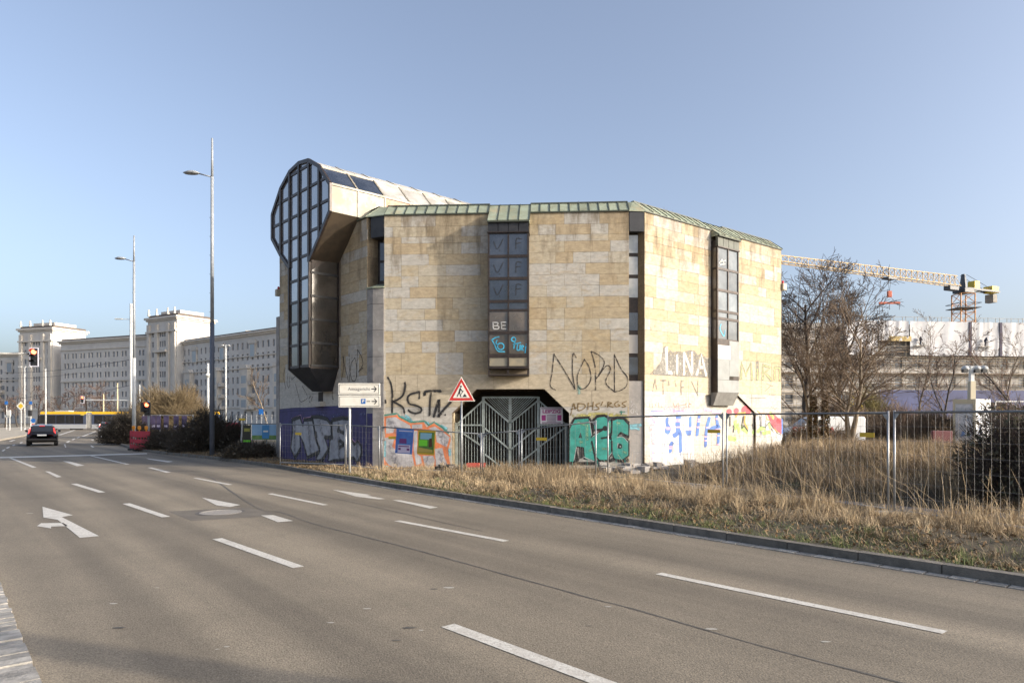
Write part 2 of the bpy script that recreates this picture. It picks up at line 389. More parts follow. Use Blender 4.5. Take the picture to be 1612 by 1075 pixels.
# ground reaches the horizon
ys = [-200, -40, 20, 60, 100, 140, 400, 1500]; xs = [-1500, -300, -60, 0, 60, 300, 1500]
mb = MB(); mb.v = [(x, y, gz(y)-.06) for y in ys for x in xs]
mb.f = [(j*7+i, j*7+i+1, (j+1)*7+i+1, (j+1)*7+i) for j in range(len(ys)-1) for i in range(6)]
mb.build('ground', m_far, kind='structure')
aa = list(np.arange(-18, 60, 1.))+list(np.arange(60, 190, 5.)); nn = 10
mb = MB()
for a in aa:
    l, k = float(np.interp(a, LA, LN)), koff(a)
    for j in range(nn+1): mb.v.append(AN(a, l+(k-l)*j/nn))
mb.f = [(i*(nn+1)+j+1, i*(nn+1)+j, (i+1)*(nn+1)+j, (i+1)*(nn+1)+j+1) for i in range(len(aa)-1) for j in range(nn)]
road = mb.build('road', m_asph, kind='structure')
# verge terrain behind the kerb
aa = np.arange(-20, 78, .5); dd = list(np.arange(.15, 14, .35))+list(np.arange(14, 60, 3.))
mb = MB(); nd = len(dd)
for a in aa:
    for d in dd: p = AN(a, koff(a)+d); p.z += vh(a, d); mb.v.append(p)
mb.f = [(i*nd+j+1, i*nd+j, (i+1)*nd+j, (i+1)*nd+j+1) for i in range(len(aa)-1) for j in range(nd-1)]
verge = mb.build('verge', m_earth, kind='structure', smooth=True)
# kerb: a run of separate stones
kerb = MB()
kerb.v = [AN(a, koff(a)+.02+.1*s, -.06+.1*0) for a in (-18, 66) for s in (0, 1)]; kerb.f = [(0, 1, 3, 2)]
kerb = kerb.build('kerb', m_kerb, kind='structure')
a = -16.
while a < 62:
    l = 1.0; p, q = AN(a+.006, koff(a)), AN(a+l-.006, koff(a+l)); t = q-p
    n3 = Vector((TN.x, TN.y, 0)); c = (p+q)/2+n3*.075+Vector((0, 0, -.03+R.uniform(-.004, .004)))
    piece('kerb_stone', m_kerb, frame_m(c+n3*R.uniform(-.004, .004), t, n3*.15, Vector((0, 0, .30))), kerb); a += l
a = -4.
while a < 22:
    l = R.uniform(.24, .33); p = AN(a+.012, koff(a)-.10); q = AN(a+l-.012, koff(a+l)-.10)
    piece('gutter_stone', m_gut, frame_m((p+q)/2+Vector((0, 0, -.028+R.uniform(-.004, .003))), q-p, Vector((TN.x, TN.y, 0))*.16, Vector((0, 0, .08))), kerb); a += l
# near pavement on the camera's side with its row of granite setts
mb = MB()
for a in np.arange(-18, 56, 1.):
    for n in (-9, -3, .22): mb.v.append(AN(a, n, .07))
    mb.v.append(AN(a, .22, -.05))
mb.f = [(i*4+j+1, i*4+j, (i+1)*4+j, (i+1)*4+j+1) for i in range(73) for j in range(3)]
pave = mb.build('pavement', m_pave, kind='structure')
mb = MB(); mb.poly([AN(-18, .20, .006), AN(-18, .66, .006), AN(30, .66, .006), AN(30, .20, .006)])
mb.build('gutter_bed', m_joint, pave)
a = 1.5
while a < 16:
    l = R.uniform(.12, .19); p = AN(a+.008, .43); w = .33+R.uniform(-.02, .02)
    if a < 9.5: tt = Vector((TA.x, TA.y, R.uniform(-.02, .02)))
    piece('granite_sett', m_gut, frame_m(p+Vector((0, 0, -.012+R.uniform(-.006, .006)))+Vector((TA.x, TA.y, 0))*l/2, Vector((TA.x, TA.y, 0))*(l-.018), Vector((TN.x, TN.y, R.uniform(-.02, .02)))*w, Vector((0, 0, .07))), pave); a += l

# painted markings, each a sheet a few millimetres above the asphalt
def mark(pts, z=.005, m=m_paint, name='lane_marking'):
    v = [Vector((p.x, p.y, p.z+z)) for p in pts]
    tr = tessellate_polygon([[Vector((p.x, p.y, 0)) for p in v]]); mb = MB(); mb.add(v, [tuple(t) for t in tr])
    for i, f in enumerate(mb.f):
        a_, b_, c_ = [v[k] for k in f]
        if (b_-a_).cross(c_-a_).z < 0: mb.f[i] = f[::-1]
    return mb.build(name, m, road)
def dash(a0, a1, n0, n1, w=.13): mark([AN(a0, n0-w/2), AN(a0, n0+w/2), AN(a1, n1+w/2), AN(a1, n1-w/2)], name='lane_dash')
for d in ((2.17, 5.28, 6.96, 6.86), (8.18, 11.09, 6.82, 6.60), (14.07, 17.06, 6.57, 6.47), (19.98, 22.97, 6.45, 6.33), (-3.8, -.8, 7.05, 7.0)): dash(*d)
for d in ((2.3, 5.24, 3.78, 3.66), (8.5, 11.33, 3.6, 3.45), (14.4, 17.2, 3.44, 3.29), (20.1, 23.2, 3.3, 3.1), (-3.7, -.7, 3.85, 3.8)): dash(*d, w=.15)
def pxm(org, s, pts, **k): mark([G(org[0]+x/s, org[1]+y/s) for x, y in pts], **k)
O4, S4 = (0, 680), 2.722
pxm(O4, S4, [(182, 320), (312, 356), (264, 364), (425, 446), (342, 453), (247, 376), (186, 366)], name='lane_arrow')
pxm(O4, S4, [(292, 403), (218, 405), (219, 413), (158, 403), (176, 391), (270, 389)], name='lane_arrow')
pxm(O4, S4, [(865, 281), (1030, 312), (985, 321), (928, 314)], name='lane_arrow')
pxm(O4, S4, [(1118, 357), (1172, 356), (1256, 381), (1190, 386)], name='lane_arrow')
O5, S5 = (400, 700), 2.687
pxm(O5, S5, [(332, 190), (494, 212), (476, 215), (555, 229), (530, 231), (430, 219)], name='lane_arrow')
pxm(O5, S5, [(585, 234), (620, 235), (778, 265), (745, 270)], name='lane_arrow')
for q in ([(268, 124), (300, 126), (362, 143), (330, 146)], [(625, 112), (742, 126), (720, 130), (640, 117)]): pxm(O4, S4, q, name='lane_arrow')
for q in ([(632, 152), (650, 152), (732, 172), (712, 174)], [(193, 168), (212, 169), (264, 192), (243, 194)], [(365, 97), (378, 97), (556, 138), (540, 139)], [(33, 109), (46, 109), (157, 151), (140, 153)],
          [(0, 106), (0, 112), (300, 104), (630, 94), (630, 90), (300, 99)]): pxm(O4, S4, q)
O6, S6 = (0, 560), 6.718
for q in ([(15, 1005), (35, 1010), (60, 990), (45, 988)], [(60, 975), (80, 980), (108, 962), (92, 960)], [(125, 948), (145, 952), (165, 938), (150, 936)], [(205, 920), (220, 925), (246, 915), (230, 912)],
          [(675, 935), (690, 970), (702, 968), (690, 932)], [(695, 915), (720, 918), (745, 900), (725, 898)], [(755, 888), (775, 890), (800, 875), (785, 873)], [(808, 868), (825, 870), (850, 856), (835, 855)], [(860, 852), (885, 853), (1030, 795), (1010, 795)],
          [(955, 950), (975, 970), (1000, 965), (965, 945)], [(960, 890), (985, 900), (1000, 885), (980, 882)], [(1055, 850), (1075, 856), (1090, 845), (1070, 842)], [(610, 838), (640, 838), (800, 785), (780, 784)], [(20, 855), (60, 858), (80, 848), (40, 846)], [(90, 905), (120, 906), (165, 890), (140, 889)], [(200, 850), (240, 852), (260, 842), (225, 841)]): pxm(O6, S6, q)
# sealed joints, a patch and the manhole cover
def seal(pts, w0, w1, name='tar_seam'):
    c = [G(*p) for p in pts]; c = smoothpath([(p.x, p.y) for p in c], 4); n = len(c); L_, R_ = [], []
    for i, p in enumerate(c):
        d = (c[min(n-1, i+1)]-c[max(0, i-1)]).normalized(); w = (w0+(w1-w0)*i/n)*R.uniform(.6, 1.4)/2; nn_ = Vector((-d.y, d.x))*w
        L_.append(p+nn_); R_.append(p-nn_)
    mb = MB(); mb.v = [(p.x, p.y, gz(p.y)+.003) for q in zip(L_, R_) for p in q]; mb.f = [(2*i, 2*i+1, 2*i+3, 2*i+2) for i in range(n-1)]
    mb.build(name, m_tar, road)
seal([(330, 750), (400, 797), (441, 806), (493, 824), (567, 843), (642, 862), (716, 882), (791, 903), (865, 923), (940, 944), (1000, 959), (1200, 1017), (1420, 1075), (1600, 1130)], .04, .026)
seal([(230, 735), (400, 763), (493, 778), (586, 797), (660, 814), (760, 836)], .05, .02)
pxm(O4, S4, [(720, 340), (1060, 322), (1185, 350), (1120, 362), (820, 380)], z=.0025, m=mat('asphalt_patch', (.115, .10, .082), .85, (.145, .126, .10), 3, bump=.4, bscale=60), name='asphalt_patch')
m_fleck = mat('pale_fleck', (.36, .34, .30), .8)
for fx, fy in ((181, 950), (186, 988), (341, 1022), (355, 1018), (372, 893), (366, 884), (468, 909), (684, 927), (706, 925), (580, 958), (624, 1008), (645, 988), (955, 955), (927, 985), (661, 992), (44, 808), (250, 925), (520, 980), (1120, 990), (1300, 1010)):
    p = G(fx+R.uniform(-3, 3), fy); r_ = R.uniform(.012, .05); a_ = R.uniform(0, 3)
    mark([p+Vector((r_*(1+R.random())*math.cos(a_+k), r_*.7*math.sin(a_+k), 0)) for k in (0, 1.1, 2.3, 3.3, 4.4, 5.4)], z=.004, m=m_fleck if fx % 3 else m_tar, name='fleck')
mc = G(347.5, 806.5)
mb = MB(); mb.lathe((mc.x, mc.y, mc.z-.02), [(.40, 0), (.40, .03), (.36, .031), (.36, .026), (.30, .027)], 28)
mh = tag(mb.build('manhole_cover', mat('cast_iron', (.33, .30, .26), .6, (.22, .20, .18), 30, bump=.6, bscale=90)), 'round pale manhole cover set in a darker asphalt patch', 'manhole cover')
MB().lathe((mc.x, mc.y, mc.z-.02), [(.47, 0), (.47, .026), (.405, .027), (.405, 0)], 28).build('rim', m_tar, mh)
# light concrete traffic island far left, tram track bed
m_isl = mat('island_paving', (.42, .37, .29), .9, (.33, .29, .23), 1.5)
mb = MB(); mb.prism([G(*p) for p in ((-90, 690), (-60, 676), (10, 674), (48, 672), (62, 675), (60, 681), (36, 687), (0, 694), (-40, 700))], (0, 0, .13)); mb.build('traffic_island', m_isl, kind='structure')
# ------------------------------------------------------------------ the octagonal stone-clad hall
A_, B_, C_, D_ = (-4.6, 24.6), (4.12, 24.07), (4.69, 24.14), (11.71, 29.7)
J_, I_ = (-5.27, 24.85), (-10.38, 30.5)
W1, W2, W3 = W(J_, I_), W(A_, B_), W(C_, D_)
OCT = [J_, A_, B_, C_, D_, (12.7, 38.2), (6.6, 44.6), (-2.4, 45.2), (-9.6, 39.6)]
ZT = 9.16; ZP = 3.44           # cornice, top of the painted zone
hall = thing('octagonal_hall', 'derelict octagonal sandstone building covered in graffiti, with copper roof edge and glazed drum', 'building', (0, 33, 0))
def stone_mat(name, pal, paint=0.):
    m = bpy.data.materials.new(name); m.use_nodes = True; t = m.node_tree; L = t.links; b = t.nodes['Principled BSDF']; b.inputs['Roughness'].default_value = .85; b.inputs['Specular IOR Level'].default_value = .2
    oi = N(t, 'ShaderNodeObjectInfo'); cr = N(t, 'ShaderNodeValToRGB'); cr.color_ramp.interpolation = 'CONSTANT'
    while len(cr.color_ramp.elements) < len(pal): cr.color_ramp.elements.new(.5)
    for i, c in enumerate(pal): cr.color_ramp.elements[i].position = i/len(pal); cr.color_ramp.elements[i].color = rgba(c)
    L.new(oi.outputs['Random'], cr.inputs[0])
    geo = N(t, 'ShaderNodeNewGeometry')
    mp = N(t, 'ShaderNodeVectorMath', _operation='MULTIPLY'); mp.inputs[1].default_value = (1, 1, 2.2); L.new(geo.outputs['Position'], mp.inputs[0])
    n1 = N(t, 'ShaderNodeTexNoise', Scale=1.1, Detail=9., Roughness=.68, Distortion=1.0); L.new(mp.outputs[0], n1.inputs['Vector'])
    n2 = N(t, 'ShaderNodeTexNoise', Scale=5., Detail=6., Roughness=.7); L.new(mp.outputs[0], n2.inputs['Vector'])
    r1 = N(t, 'ShaderNodeMapRange'); r1.inputs[1].default_value = .50; r1.inputs[2].default_value = .68; r1.inputs[4].default_value = .5*(1-paint); L.new(n1.outputs['Fac'], r1.inputs[0])
    x = N(t, 'ShaderNodeMix', _data_type='RGBA'); x.inputs[7].default_value = (.42, .315, .175, 1) if not paint else (.45, .38, .28, 1); L.new(r1.outputs[0], x.inputs[0]); L.new(cr.outputs[0], x.inputs[6])
    r2 = N(t, 'ShaderNodeMapRange'); r2.inputs[1].default_value = .3; r2.inputs[2].default_value = .7; r2.inputs[3].default_value = .76; r2.inputs[4].default_value = 1.2; L.new(n2.outputs['Fac'], r2.inputs[0])
    y = N(t, 'ShaderNodeMix', _data_type='RGBA', _blend_type='MULTIPLY'); y.inputs[0].default_value = 1; L.new(x.outputs[2], y.inputs[6]); L.new(r2.outputs[0], y.inputs[7])
    # soot and water streaks with their own ragged outline, strongest on the top courses
    st = N(t, 'ShaderNodeVectorMath', _operation='MULTIPLY'); st.inputs[1].default_value = (2.2, 2.2, .5); L.new(geo.outputs['Position'], st.inputs[0])
    n3 = N(t, 'ShaderNodeTexNoise', Scale=1.2, Detail=6., Roughness=.65); L.new(st.outputs[0], n3.inputs['Vector'])
    sz = N(t, 'ShaderNodeSeparateXYZ'); L.new(geo.outputs['Position'], sz.inputs[0])
    rz = N(t, 'ShaderNodeMapRange'); rz.inputs[1].default_value = 6.5; rz.inputs[2].default_value = 9.2; rz.inputs[3].default_value = -.10; rz.inputs[4].default_value = .07; L.new(sz.outputs[2], rz.inputs[0])
    ad = N(t, 'ShaderNodeMath', _operation='ADD'); L.new(n3.outputs['Fac'], ad.inputs[0]); L.new(rz.outputs[0], ad.inputs[1])
    r3 = N(t, 'ShaderNodeMapRange'); r3.inputs[1].default_value = .49; r3.inputs[2].default_value = .68; r3.inputs[4].default_value = .75*(1-.5*paint); L.new(ad.outputs[0], r3.inputs[0])
    z = N(t, 'ShaderNodeMix', _data_type='RGBA'); z.inputs[7].default_value = (.15, .115, .075, 1); L.new(r3.outputs[0], z.inputs[0]); L.new(y.outputs[2], z.inputs[6])
    L.new(z.outputs[2], b.inputs['Base Color'])
    n4 = N(t, 'ShaderNodeTexNoise', Scale=60., Detail=3.); L.new(geo.outputs['Position'], n4.inputs['Vector'])
    bp = N(t, 'ShaderNodeBump', Strength=.35, Distance=.01); L.new(n4.outputs['Fac'], bp.inputs['Height']); L.new(bp.outputs[0], b.inputs['Normal'])
    MATS[name] = m; return m
m_stone = stone_mat('sandstone', [(.43, .36, .25), (.44, .415, .37), (.415, .335, .225), (.45, .425, .375), (.435, .38, .285), (.45, .43, .39), (.42, .345, .235), (.44, .395, .315)])
m_cream = stone_mat('cream_cover_paint', [(.46, .395, .29), (.47, .405, .30), (.45, .385, .285)], .6)
m_white = stone_mat('white_cover_paint', [(.45, .425, .38), (.44, .415, .365), (.46, .435, .39)], .7)
m_back = mat('wall_core', (.26, .21, .15), .9, (.18, .145, .105), 4)
m_frame = mat('dark_bronze_frame', (.028, .022, .020), .45, (.05, .036, .030), 5, metal=.3)
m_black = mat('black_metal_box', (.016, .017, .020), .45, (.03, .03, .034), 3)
def glass(name, c, rough=.06, ior=2.3, wave=.06):
    m = mat(name, c, rough, (c[0]*1.8+.01, c[1]*1.7+.01, c[2]*1.6+.01), 1.1, ior=ior, rnd=.3)
    t = m.node_tree; b = t.nodes['Principled BSDF']; geo = N(t, 'ShaderNodeNewGeometry'); n = N(t, 'ShaderNodeTexNoise', Scale=.9, Detail=2.)
    t.links.new(geo.outputs['Position'], n.inputs['Vector']); bp = N(t, 'ShaderNodeBump', Strength=wave, Distance=.5); t.links.new(n.outputs['Fac'], bp.inputs['Height']); t.links.new(bp.outputs[0], b.inputs['Normal'])
    return m
m_glass = glass('dusty_tinted_glass', (.016, .022, .036), .05, 1.85)
m_glassw = glass('whitewashed_glass', (.33, .36, .38), .12, 1.9)
m_glassb = glass('brown_tinted_glass', (.060, .048, .036), .1, 1.8)
m_drum = glass('drum_glass', (.095, .105, .125), .08, 3.0, .03)
m_copper = mat('verdigris_copper', (.34, .385, .285), .6, (.235, .245, .165), 2.2, lo=.40, hi=.68, rnd=.16, metal=.15, c3=(.38, .345, .225), s3=1.3, lo3=.55, hi3=.66)
m_seam = mat('copper_seam', (.055, .065, .05), .6)
m_wood_shade = mat('soffit_wood_jamb_shade', (.11, .075, .045), .75, (.06, .04, .025), 8)
m_gate = mat('gate_green_steel', (.34, .39, .38), .5, (.24, .27, .25), 5, metal=.2, rnd=.12)
m_dark = mat('dark_interior', (.035, .028, .022), .9)

# solid core of the building (every wall behind its cladding)
cz = [ZT-.02]
wa = MB()
for i in range(len(OCT)):
    if i in (0, 1, 2, 3): continue
    p, q = OCT[i], OCT[(i+1) % len(OCT)]
    if i == len(OCT)-1: q = I_
    wa.add([(p[0], p[1], -.3), (q[0], q[1], -.3), (q[0], q[1], ZT), (p[0], p[1], ZT)], [(0, 1, 2, 3)])
wr = wa.build('rear_wall', m_stone, hall)
courses = [ZT, ZT-.41, ZT-.78, ZT-1.01]
while courses[-1] > ZP+.5: courses.append(courses[-1]-(ZT-1.01-ZP)/12)
courses[-1] = ZP
low = [ZP, 2.86, 2.28, 1.70, 1.12, .54, -.12]
def clad(Wl, par, zone, zl, m, wch, name, hp=None, omit=None):
    """lay separate slabs over the zone (u0,u1); zl are the course lines from top to bottom; hp half planes in (u,z) to keep"""
    u0, u1 = zone
    for zt, zb in zip(zl[:-1], zl[1:]):
        u = u0; first = True
        while u < u1-.01:
            w = R.choice(wch)*(R.choice((.5, 1, .75)) if first else 1); first = False
            e = min(u1, u+w)
            if u1-e < .28: e = u1
            g = .0042; j = R.uniform(-.003, .003)
            rect = [(u+g, zb+g), (e-g, zb+g), (e-g, zt-g), (u+g, zt-g)]
            if u <= u0+.001: rect[0] = (u, zb+g); rect[3] = (u, zt-g)
            if e >= u1-.001: rect[1] = (e, zb+g); rect[2] = (e, zt-g)
            mm = m((u+e)/2, (zt+zb)/2) if callable(m) else m
            c = rect
            if hp:
                for h in hp: c = clip(c, *h) if len(c) > 2 else []
            if len(c) >= 3:
                if c == rect: piece(name, mm, Wl.m4(c[0][0], c[1][0], c[0][1], c[2][1], -.03, j), par)
                else: MB().prism([Wl.P(a, b, -.03) for a, b in c], Wl.N*(.03+j)).build(name, mm, par)
            u = e
# --- wall 2 (facing us) with bay window and gateway
BAYD = .52
b2 = (W2.u(768, BAYD), W2.u(832.5, BAYD)); pt2 = dict(l=W2.u(711.5), r=W2.u(896), lt=W2.u(750), rt=W2.u(857), zt=W2.z(800, 612.5), zc=W2.z(800, 650))
wall2 = MB(); th = .45
def slabwall(mb, Wl, polys, o0=-th, o1=-.012):
    for q in polys: mb.prism([Wl.P(a, b, o0) for a, b in q], Wl.N*(o1-o0))
slabwall(wall2, W2, [[(0, -.3), (pt2['l'], -.3), (pt2['l'], ZT), (0, ZT)], [(pt2['r'], -.3), (W2.len, -.3), (W2.len, ZT), (pt2['r'], ZT)],
    [(pt2['lt'], pt2['zt']), (pt2['rt'], pt2['zt']), (pt2['rt'], ZT), (pt2['lt'], ZT)], [(pt2['l'], pt2['zc']), (pt2['lt'], pt2['zt']), (pt2['lt'], ZT), (pt2['l'], ZT)], [(pt2['r'], pt2['zc']), (pt2['r'], ZT), (pt2['rt'], ZT), (pt2['rt'], pt2['zt'])]])
wall2 = wall2.build('front_wall', m_back, hall)
WCH = (.62, .62, 1.0, 1.24, 1.24)
clad(W2, wall2, (0, b2[0]), courses, m_stone, WCH, 'stone_slab'); clad(W2, wall2, (b2[1], W2.len), courses, m_stone, WCH, 'stone_slab')
zb2 = W2.z(800, 591, BAYD)
def pm2(u, z): return m_cream if z > 2.0+(.5 if u > 6.2 else 0) else m_white
PCH = (1.24, 1.24, .8)
def line(p, q, keep):
    a, b = q[1]-p[1], p[0]-q[0]; c = a*p[0]+b*p[1]
    return (a, b, c) if a*keep[0]+b*keep[1] <= c else (-a, -b, -c)
clad(W2, wall2, (0, pt2['l']), low, pm2, PCH, 'painted_panel'); clad(W2, wall2, (pt2['r'], W2.len), low, pm2, PCH, 'painted_panel')
clad(W2, wall2, (pt2['l'], pt2['lt']), low[:4], pm2, PCH, 'painted_panel', [line((pt2['l'], pt2['zc']), (pt2['lt'], pt2['zt']), (pt2['l'], 4))])
clad(W2, wall2, (pt2['rt'], pt2['r']), low[:4], pm2, PCH, 'painted_panel', [line((pt2['rt'], pt2['zt']), (pt2['r'], pt2['zc']), (pt2['r'], 4))])
clad(W2, wall2, (pt2['lt'], pt2['rt']), [ZP, pt2['zt']], pm2, (1.24,), 'painted_panel')
# --- wall 3 (sunlit, right)
bd3 = min((abs(W3.u(1129.7, k/200)-W3.u(1119.4)), k/200) for k in range(20, 160))[1]
b3 = (W3.u(1119.4), W3.u(1163.2, bd3)); pt3 = dict(l=W3.u(1093), r=W3.u(1190), lt=W3.u(1111.5), rt=W3.u(1163), zt=W3.z(1128, 622), zc=W3.z(1090, 650))
w3 = MB(); l3, r3 = pt3['l'], pt3['r']
slabwall(w3, W3, [[(0, -.3), (l3, -.3), (l3, ZT), (0, ZT)], [(r3, -.3), (W3.len, -.3), (W3.len, ZT), (r3, ZT)], [(pt3['lt'], pt3['zt']), (pt3['rt'], pt3['zt']), (pt3['rt'], ZT), (pt3['lt'], ZT)],
    [(l3, pt3['zc']), (pt3['lt'], pt3['zt']), (pt3['lt'], ZT), (l3, ZT)], [(r3, pt3['zc']), (r3, ZT), (pt3['rt'], ZT), (pt3['rt'], pt3['zt'])]])
wall3 = w3.build('front_wall', m_back, hall)
clad(W3, wall3, (0, b3[0]), courses, m_stone, WCH, 'stone_slab'); clad(W3, wall3, (b3[1], W3.len), courses, m_stone, WCH, 'stone_slab')
def pm3(u, z): return m_cream if z > 2.75 else m_white
clad(W3, wall3, (0, l3), low, pm3, PCH, 'painted_panel'); clad(W3, wall3, (r3, W3.len), low, pm3, PCH, 'painted_panel')
clad(W3, wall3, (l3, pt3['lt']), low[:4], pm3, PCH, 'painted_panel', [line((l3, pt3['zc']), (pt3['lt'], pt3['zt']), (l3, 4))])
clad(W3, wall3, (pt3['rt'], r3), low[:4], pm3, PCH, 'painted_panel', [line((pt3['rt'], pt3['zt']), (r3, pt3['zc']), (r3, 4))])
clad(W3, wall3, (pt3['lt'], pt3['rt']), [ZP, pt3['zt']], pm3, (1.24,), 'painted_panel')
mb = MB(); slabwall(mb, W3, [[(l3, -.2), (r3, -.2), (r3, pt3['zc']), (pt3['rt'], pt3['zt']), (pt3['lt'], pt3['zt']), (l3, pt3['zc'])]], -.5, -.10); mb.build('portal_infill', m_white, hall)
mb = MB()
for p, q in (((l3, -.2), (l3, pt3['zc'])), ((l3, pt3['zc']), (pt3['lt'], pt3['zt'])), ((pt3['rt'], pt3['zt']), (r3, pt3['zc'])), ((r3, pt3['zc']), (r3, -.2))):
    mb.add([W3.P(*p, -.02), W3.P(*q, -.02), W3.P(*q, -.5), W3.P(*p, -.5)], [(0, 1, 2, 3)])
mb.build('portal_reveal', mat('reveal_wood', (.13, .07, .035), .7, (.08, .045, .02), 6), hall)
# --- wall 1 (left, in shade), cut by the glazed drum
LC, SP, DD = 3.09, .84, 1.2
SL, SR = LC-.93, LC+.93      # stem
w1 = MB()
slabwall(w1, W1, [[(0, -.3), (SL+.3, -.3), (SL+.3, ZT), (0, ZT)], [(SR-.3, -.3), (W1.len, -.3), (W1.len, ZT), (SR-.3, ZT)], [(SL+.3, -.3), (SR-.3, -.3), (SR-.3, 3.6), (SL+.3, 3.6)]])
wall1 = w1.build('front_wall', m_back, hall)
clad(W1, wall1, (0, SL-.2), courses, m_stone, (1.0, .8, 1.3), 'stone_slab'); clad(W1, wall1, (SR+.2, W1.len), courses, m_stone, (1.8, 1.6), 'stone_slab')
clad(W1, wall1, (SL-.2, SR+.2), [courses[-4], courses[-3], courses[-2], ZP], m_stone, (1.2,), 'stone_slab')
clad(W1, wall1, (0, W1.len), low, lambda u, z: m_white, PCH, 'painted_panel')

# --- corner slots: recessed window strips between the walls, black boxes under the cornice, stub columns
n2, n3v, n1 = W2.N, W3.N, W1.N
# right slot between wall 2 and wall 3
SB = Vector((*B_, 0))-n2*.24; SCn = Vector((*C_, 0))-n3v*.24
WS = W((SB.x, SB.y), (SCn.x, SCn.y))
mb = MB(); mb.obox((B_[0], B_[1], -.2), -n2*.42, W2.T*-.05, (0, 0, ZT+.2)); mb.build('jamb', m_stone, hall)
mb = MB()
for zt, zb in zip(courses[:-1], courses[1:]): mb.obox(Vector((C_[0], C_[1], zb+.006)), -n3v*.44, W3.T*.05, (0, 0, zt-zb-.012))
mb.obox(Vector((C_[0], C_[1], -.2)), -n3v*.44, W3.T*.05, (0, 0, ZP+.194)); mb.build('jamb', m_stone, hall)
sr = MB(); WS.box(sr, -.3, WS.len+.3, 2.9, ZT-.02, -.3, -.06); slotf = sr.build('corner_window', m_frame, hall)
ypx = [(370, 398), (404, 432), (438, 468), (492, 520), (527, 556), (562, 590)]
for i, (a, b) in enumerate(ypx):
    zt, zb = WS.z(997, a), WS.z(997, b)
    piece('pane', [m_glassw, m_glassw, m_glassw, m_glass, mat('white_board', (.48, .48, .47), .6), m_glass][i], WS.m4(.01, WS.len-.05, zb, zt, -.06, -.035), slotf)
mb = MB(); 
zb_ = WS.z(997, 367); mb.prism([Vector((B_[0]+.02, B_[1]-.01, zb_)), Vector((C_[0]-.02, C_[1]-.02, zb_)), Vector((SCn.x, SCn.y, zb_)), Vector((SB.x, SB.y, zb_))], (0, 0, ZT-zb_-.004)); mb.build('cornice_box', m_black, hall)
mb = MB(); za = WS.z(997, 600); mb.prism([Vector((B_[0]+.005, B_[1]+.06, -.2)), Vector((C_[0]-.06, C_[1]+.05, -.2)), Vector((SCn.x, SCn.y, -.2)), Vector((SB.x, SB.y, -.2))], (0, 0, za+.2))
mcol = mat('weathered_concrete', (.30, .28, .26), .9, (.20, .19, .185), 3, bump=.4, bscale=30, c3=(.42, .40, .37), s3=1.5)
cst = mb.build('stub_column', mcol, hall)
WCf = W((B_[0]+.005, B_[1]+.06), (C_[0]-.06, C_[1]+.05))
# left slot between wall 1 and wall 2
SA = Vector((*A_, 0))-n2*.42; SJ = Vector((*J_, 0))-n1*.42
WL = W((SJ.x, SJ.y), (SA.x, SA.y))
MB().obox((A_[0], A_[1], -.2), -n2*.42, W2.T*.05, (0, 0, ZT+.2)).build('jamb', m_stone, hall)
mb = MB()
for zt, zb in zip(courses[:-1], courses[1:]): mb.obox(Vector((J_[0], J_[1], zb+.006)), -n1*.44, W1.T*.05, (0, 0, zt-zb-.012))
mb.build('jamb', m_stone, hall)
sl_ = MB(); WL.box(sl_, -.3, WL.len+.3, 5.6, ZT-.02, -.3, -.06); slf = sl_.build('corner_window', m_frame, hall)
for a, b in ((381, 410), (414, 442)): piece('pane', m_glass, WL.m4(.10, WL.len-.03, WL.z(598, b), WL.z(598, a), -.06, -.035), slf)
zb_ = WL.z(598, 378); MB().prism([Vector((A_[0]-.02, A_[1]-.01, zb_)), Vector((J_[0]+.14, J_[1]-.04, zb_)), Vector((SJ.x, SJ.y, zb_)), Vector((SA.x, SA.y, zb_))], (0, 0, ZT-zb_-.004)).build('cornice_box', m_black, hall)
zc_ = WL.z(595, 458)
mb = MB(); f0 = [Vector((A_[0]-.01, A_[1]-.06, 0)), Vector((-5.02, 24.62, 0)), Vector((J_[0], J_[1]-.02, 0)), Vector((SJ.x, SJ.y, 0)), Vector((SA.x, SA.y, 0))]
cl = MB()
zz = -.2
for k, hgt in enumerate((1.3, 1.1, .95, .95, .95, .95, .95)):
    top = min(zc_, zz+hgt)
    if top > zz+.05: cl.prism([p+Vector((0, 0, zz)) for p in f0], (0, 0, top-zz-.012))
    zz += hgt
colL = cl.build('stub_column', mcol, hall)
mb = MB(); mb.prism([f0[0]+Vector((.0, -.04, zc_)), f0[1]+Vector((0, -.05, zc_)), f0[2]+Vector((-.05, 0, zc_)), f0[3]+Vector((0, 0, zc_+.2)), f0[4]+Vector((0, 0, zc_+.2))], (0, 0, .04)); mb.build('column_cap', m_copper, hall)
# far left corner strip
mb = MB(); pI = W1.P(W1.len, 0); mb.obox(pI+Vector((0, 0, -.2))+W1.N*.02, W1.T*.32, -W1.N*.5, (0, 0, 6.6)); mb.build('stub_column', mcol, hall)

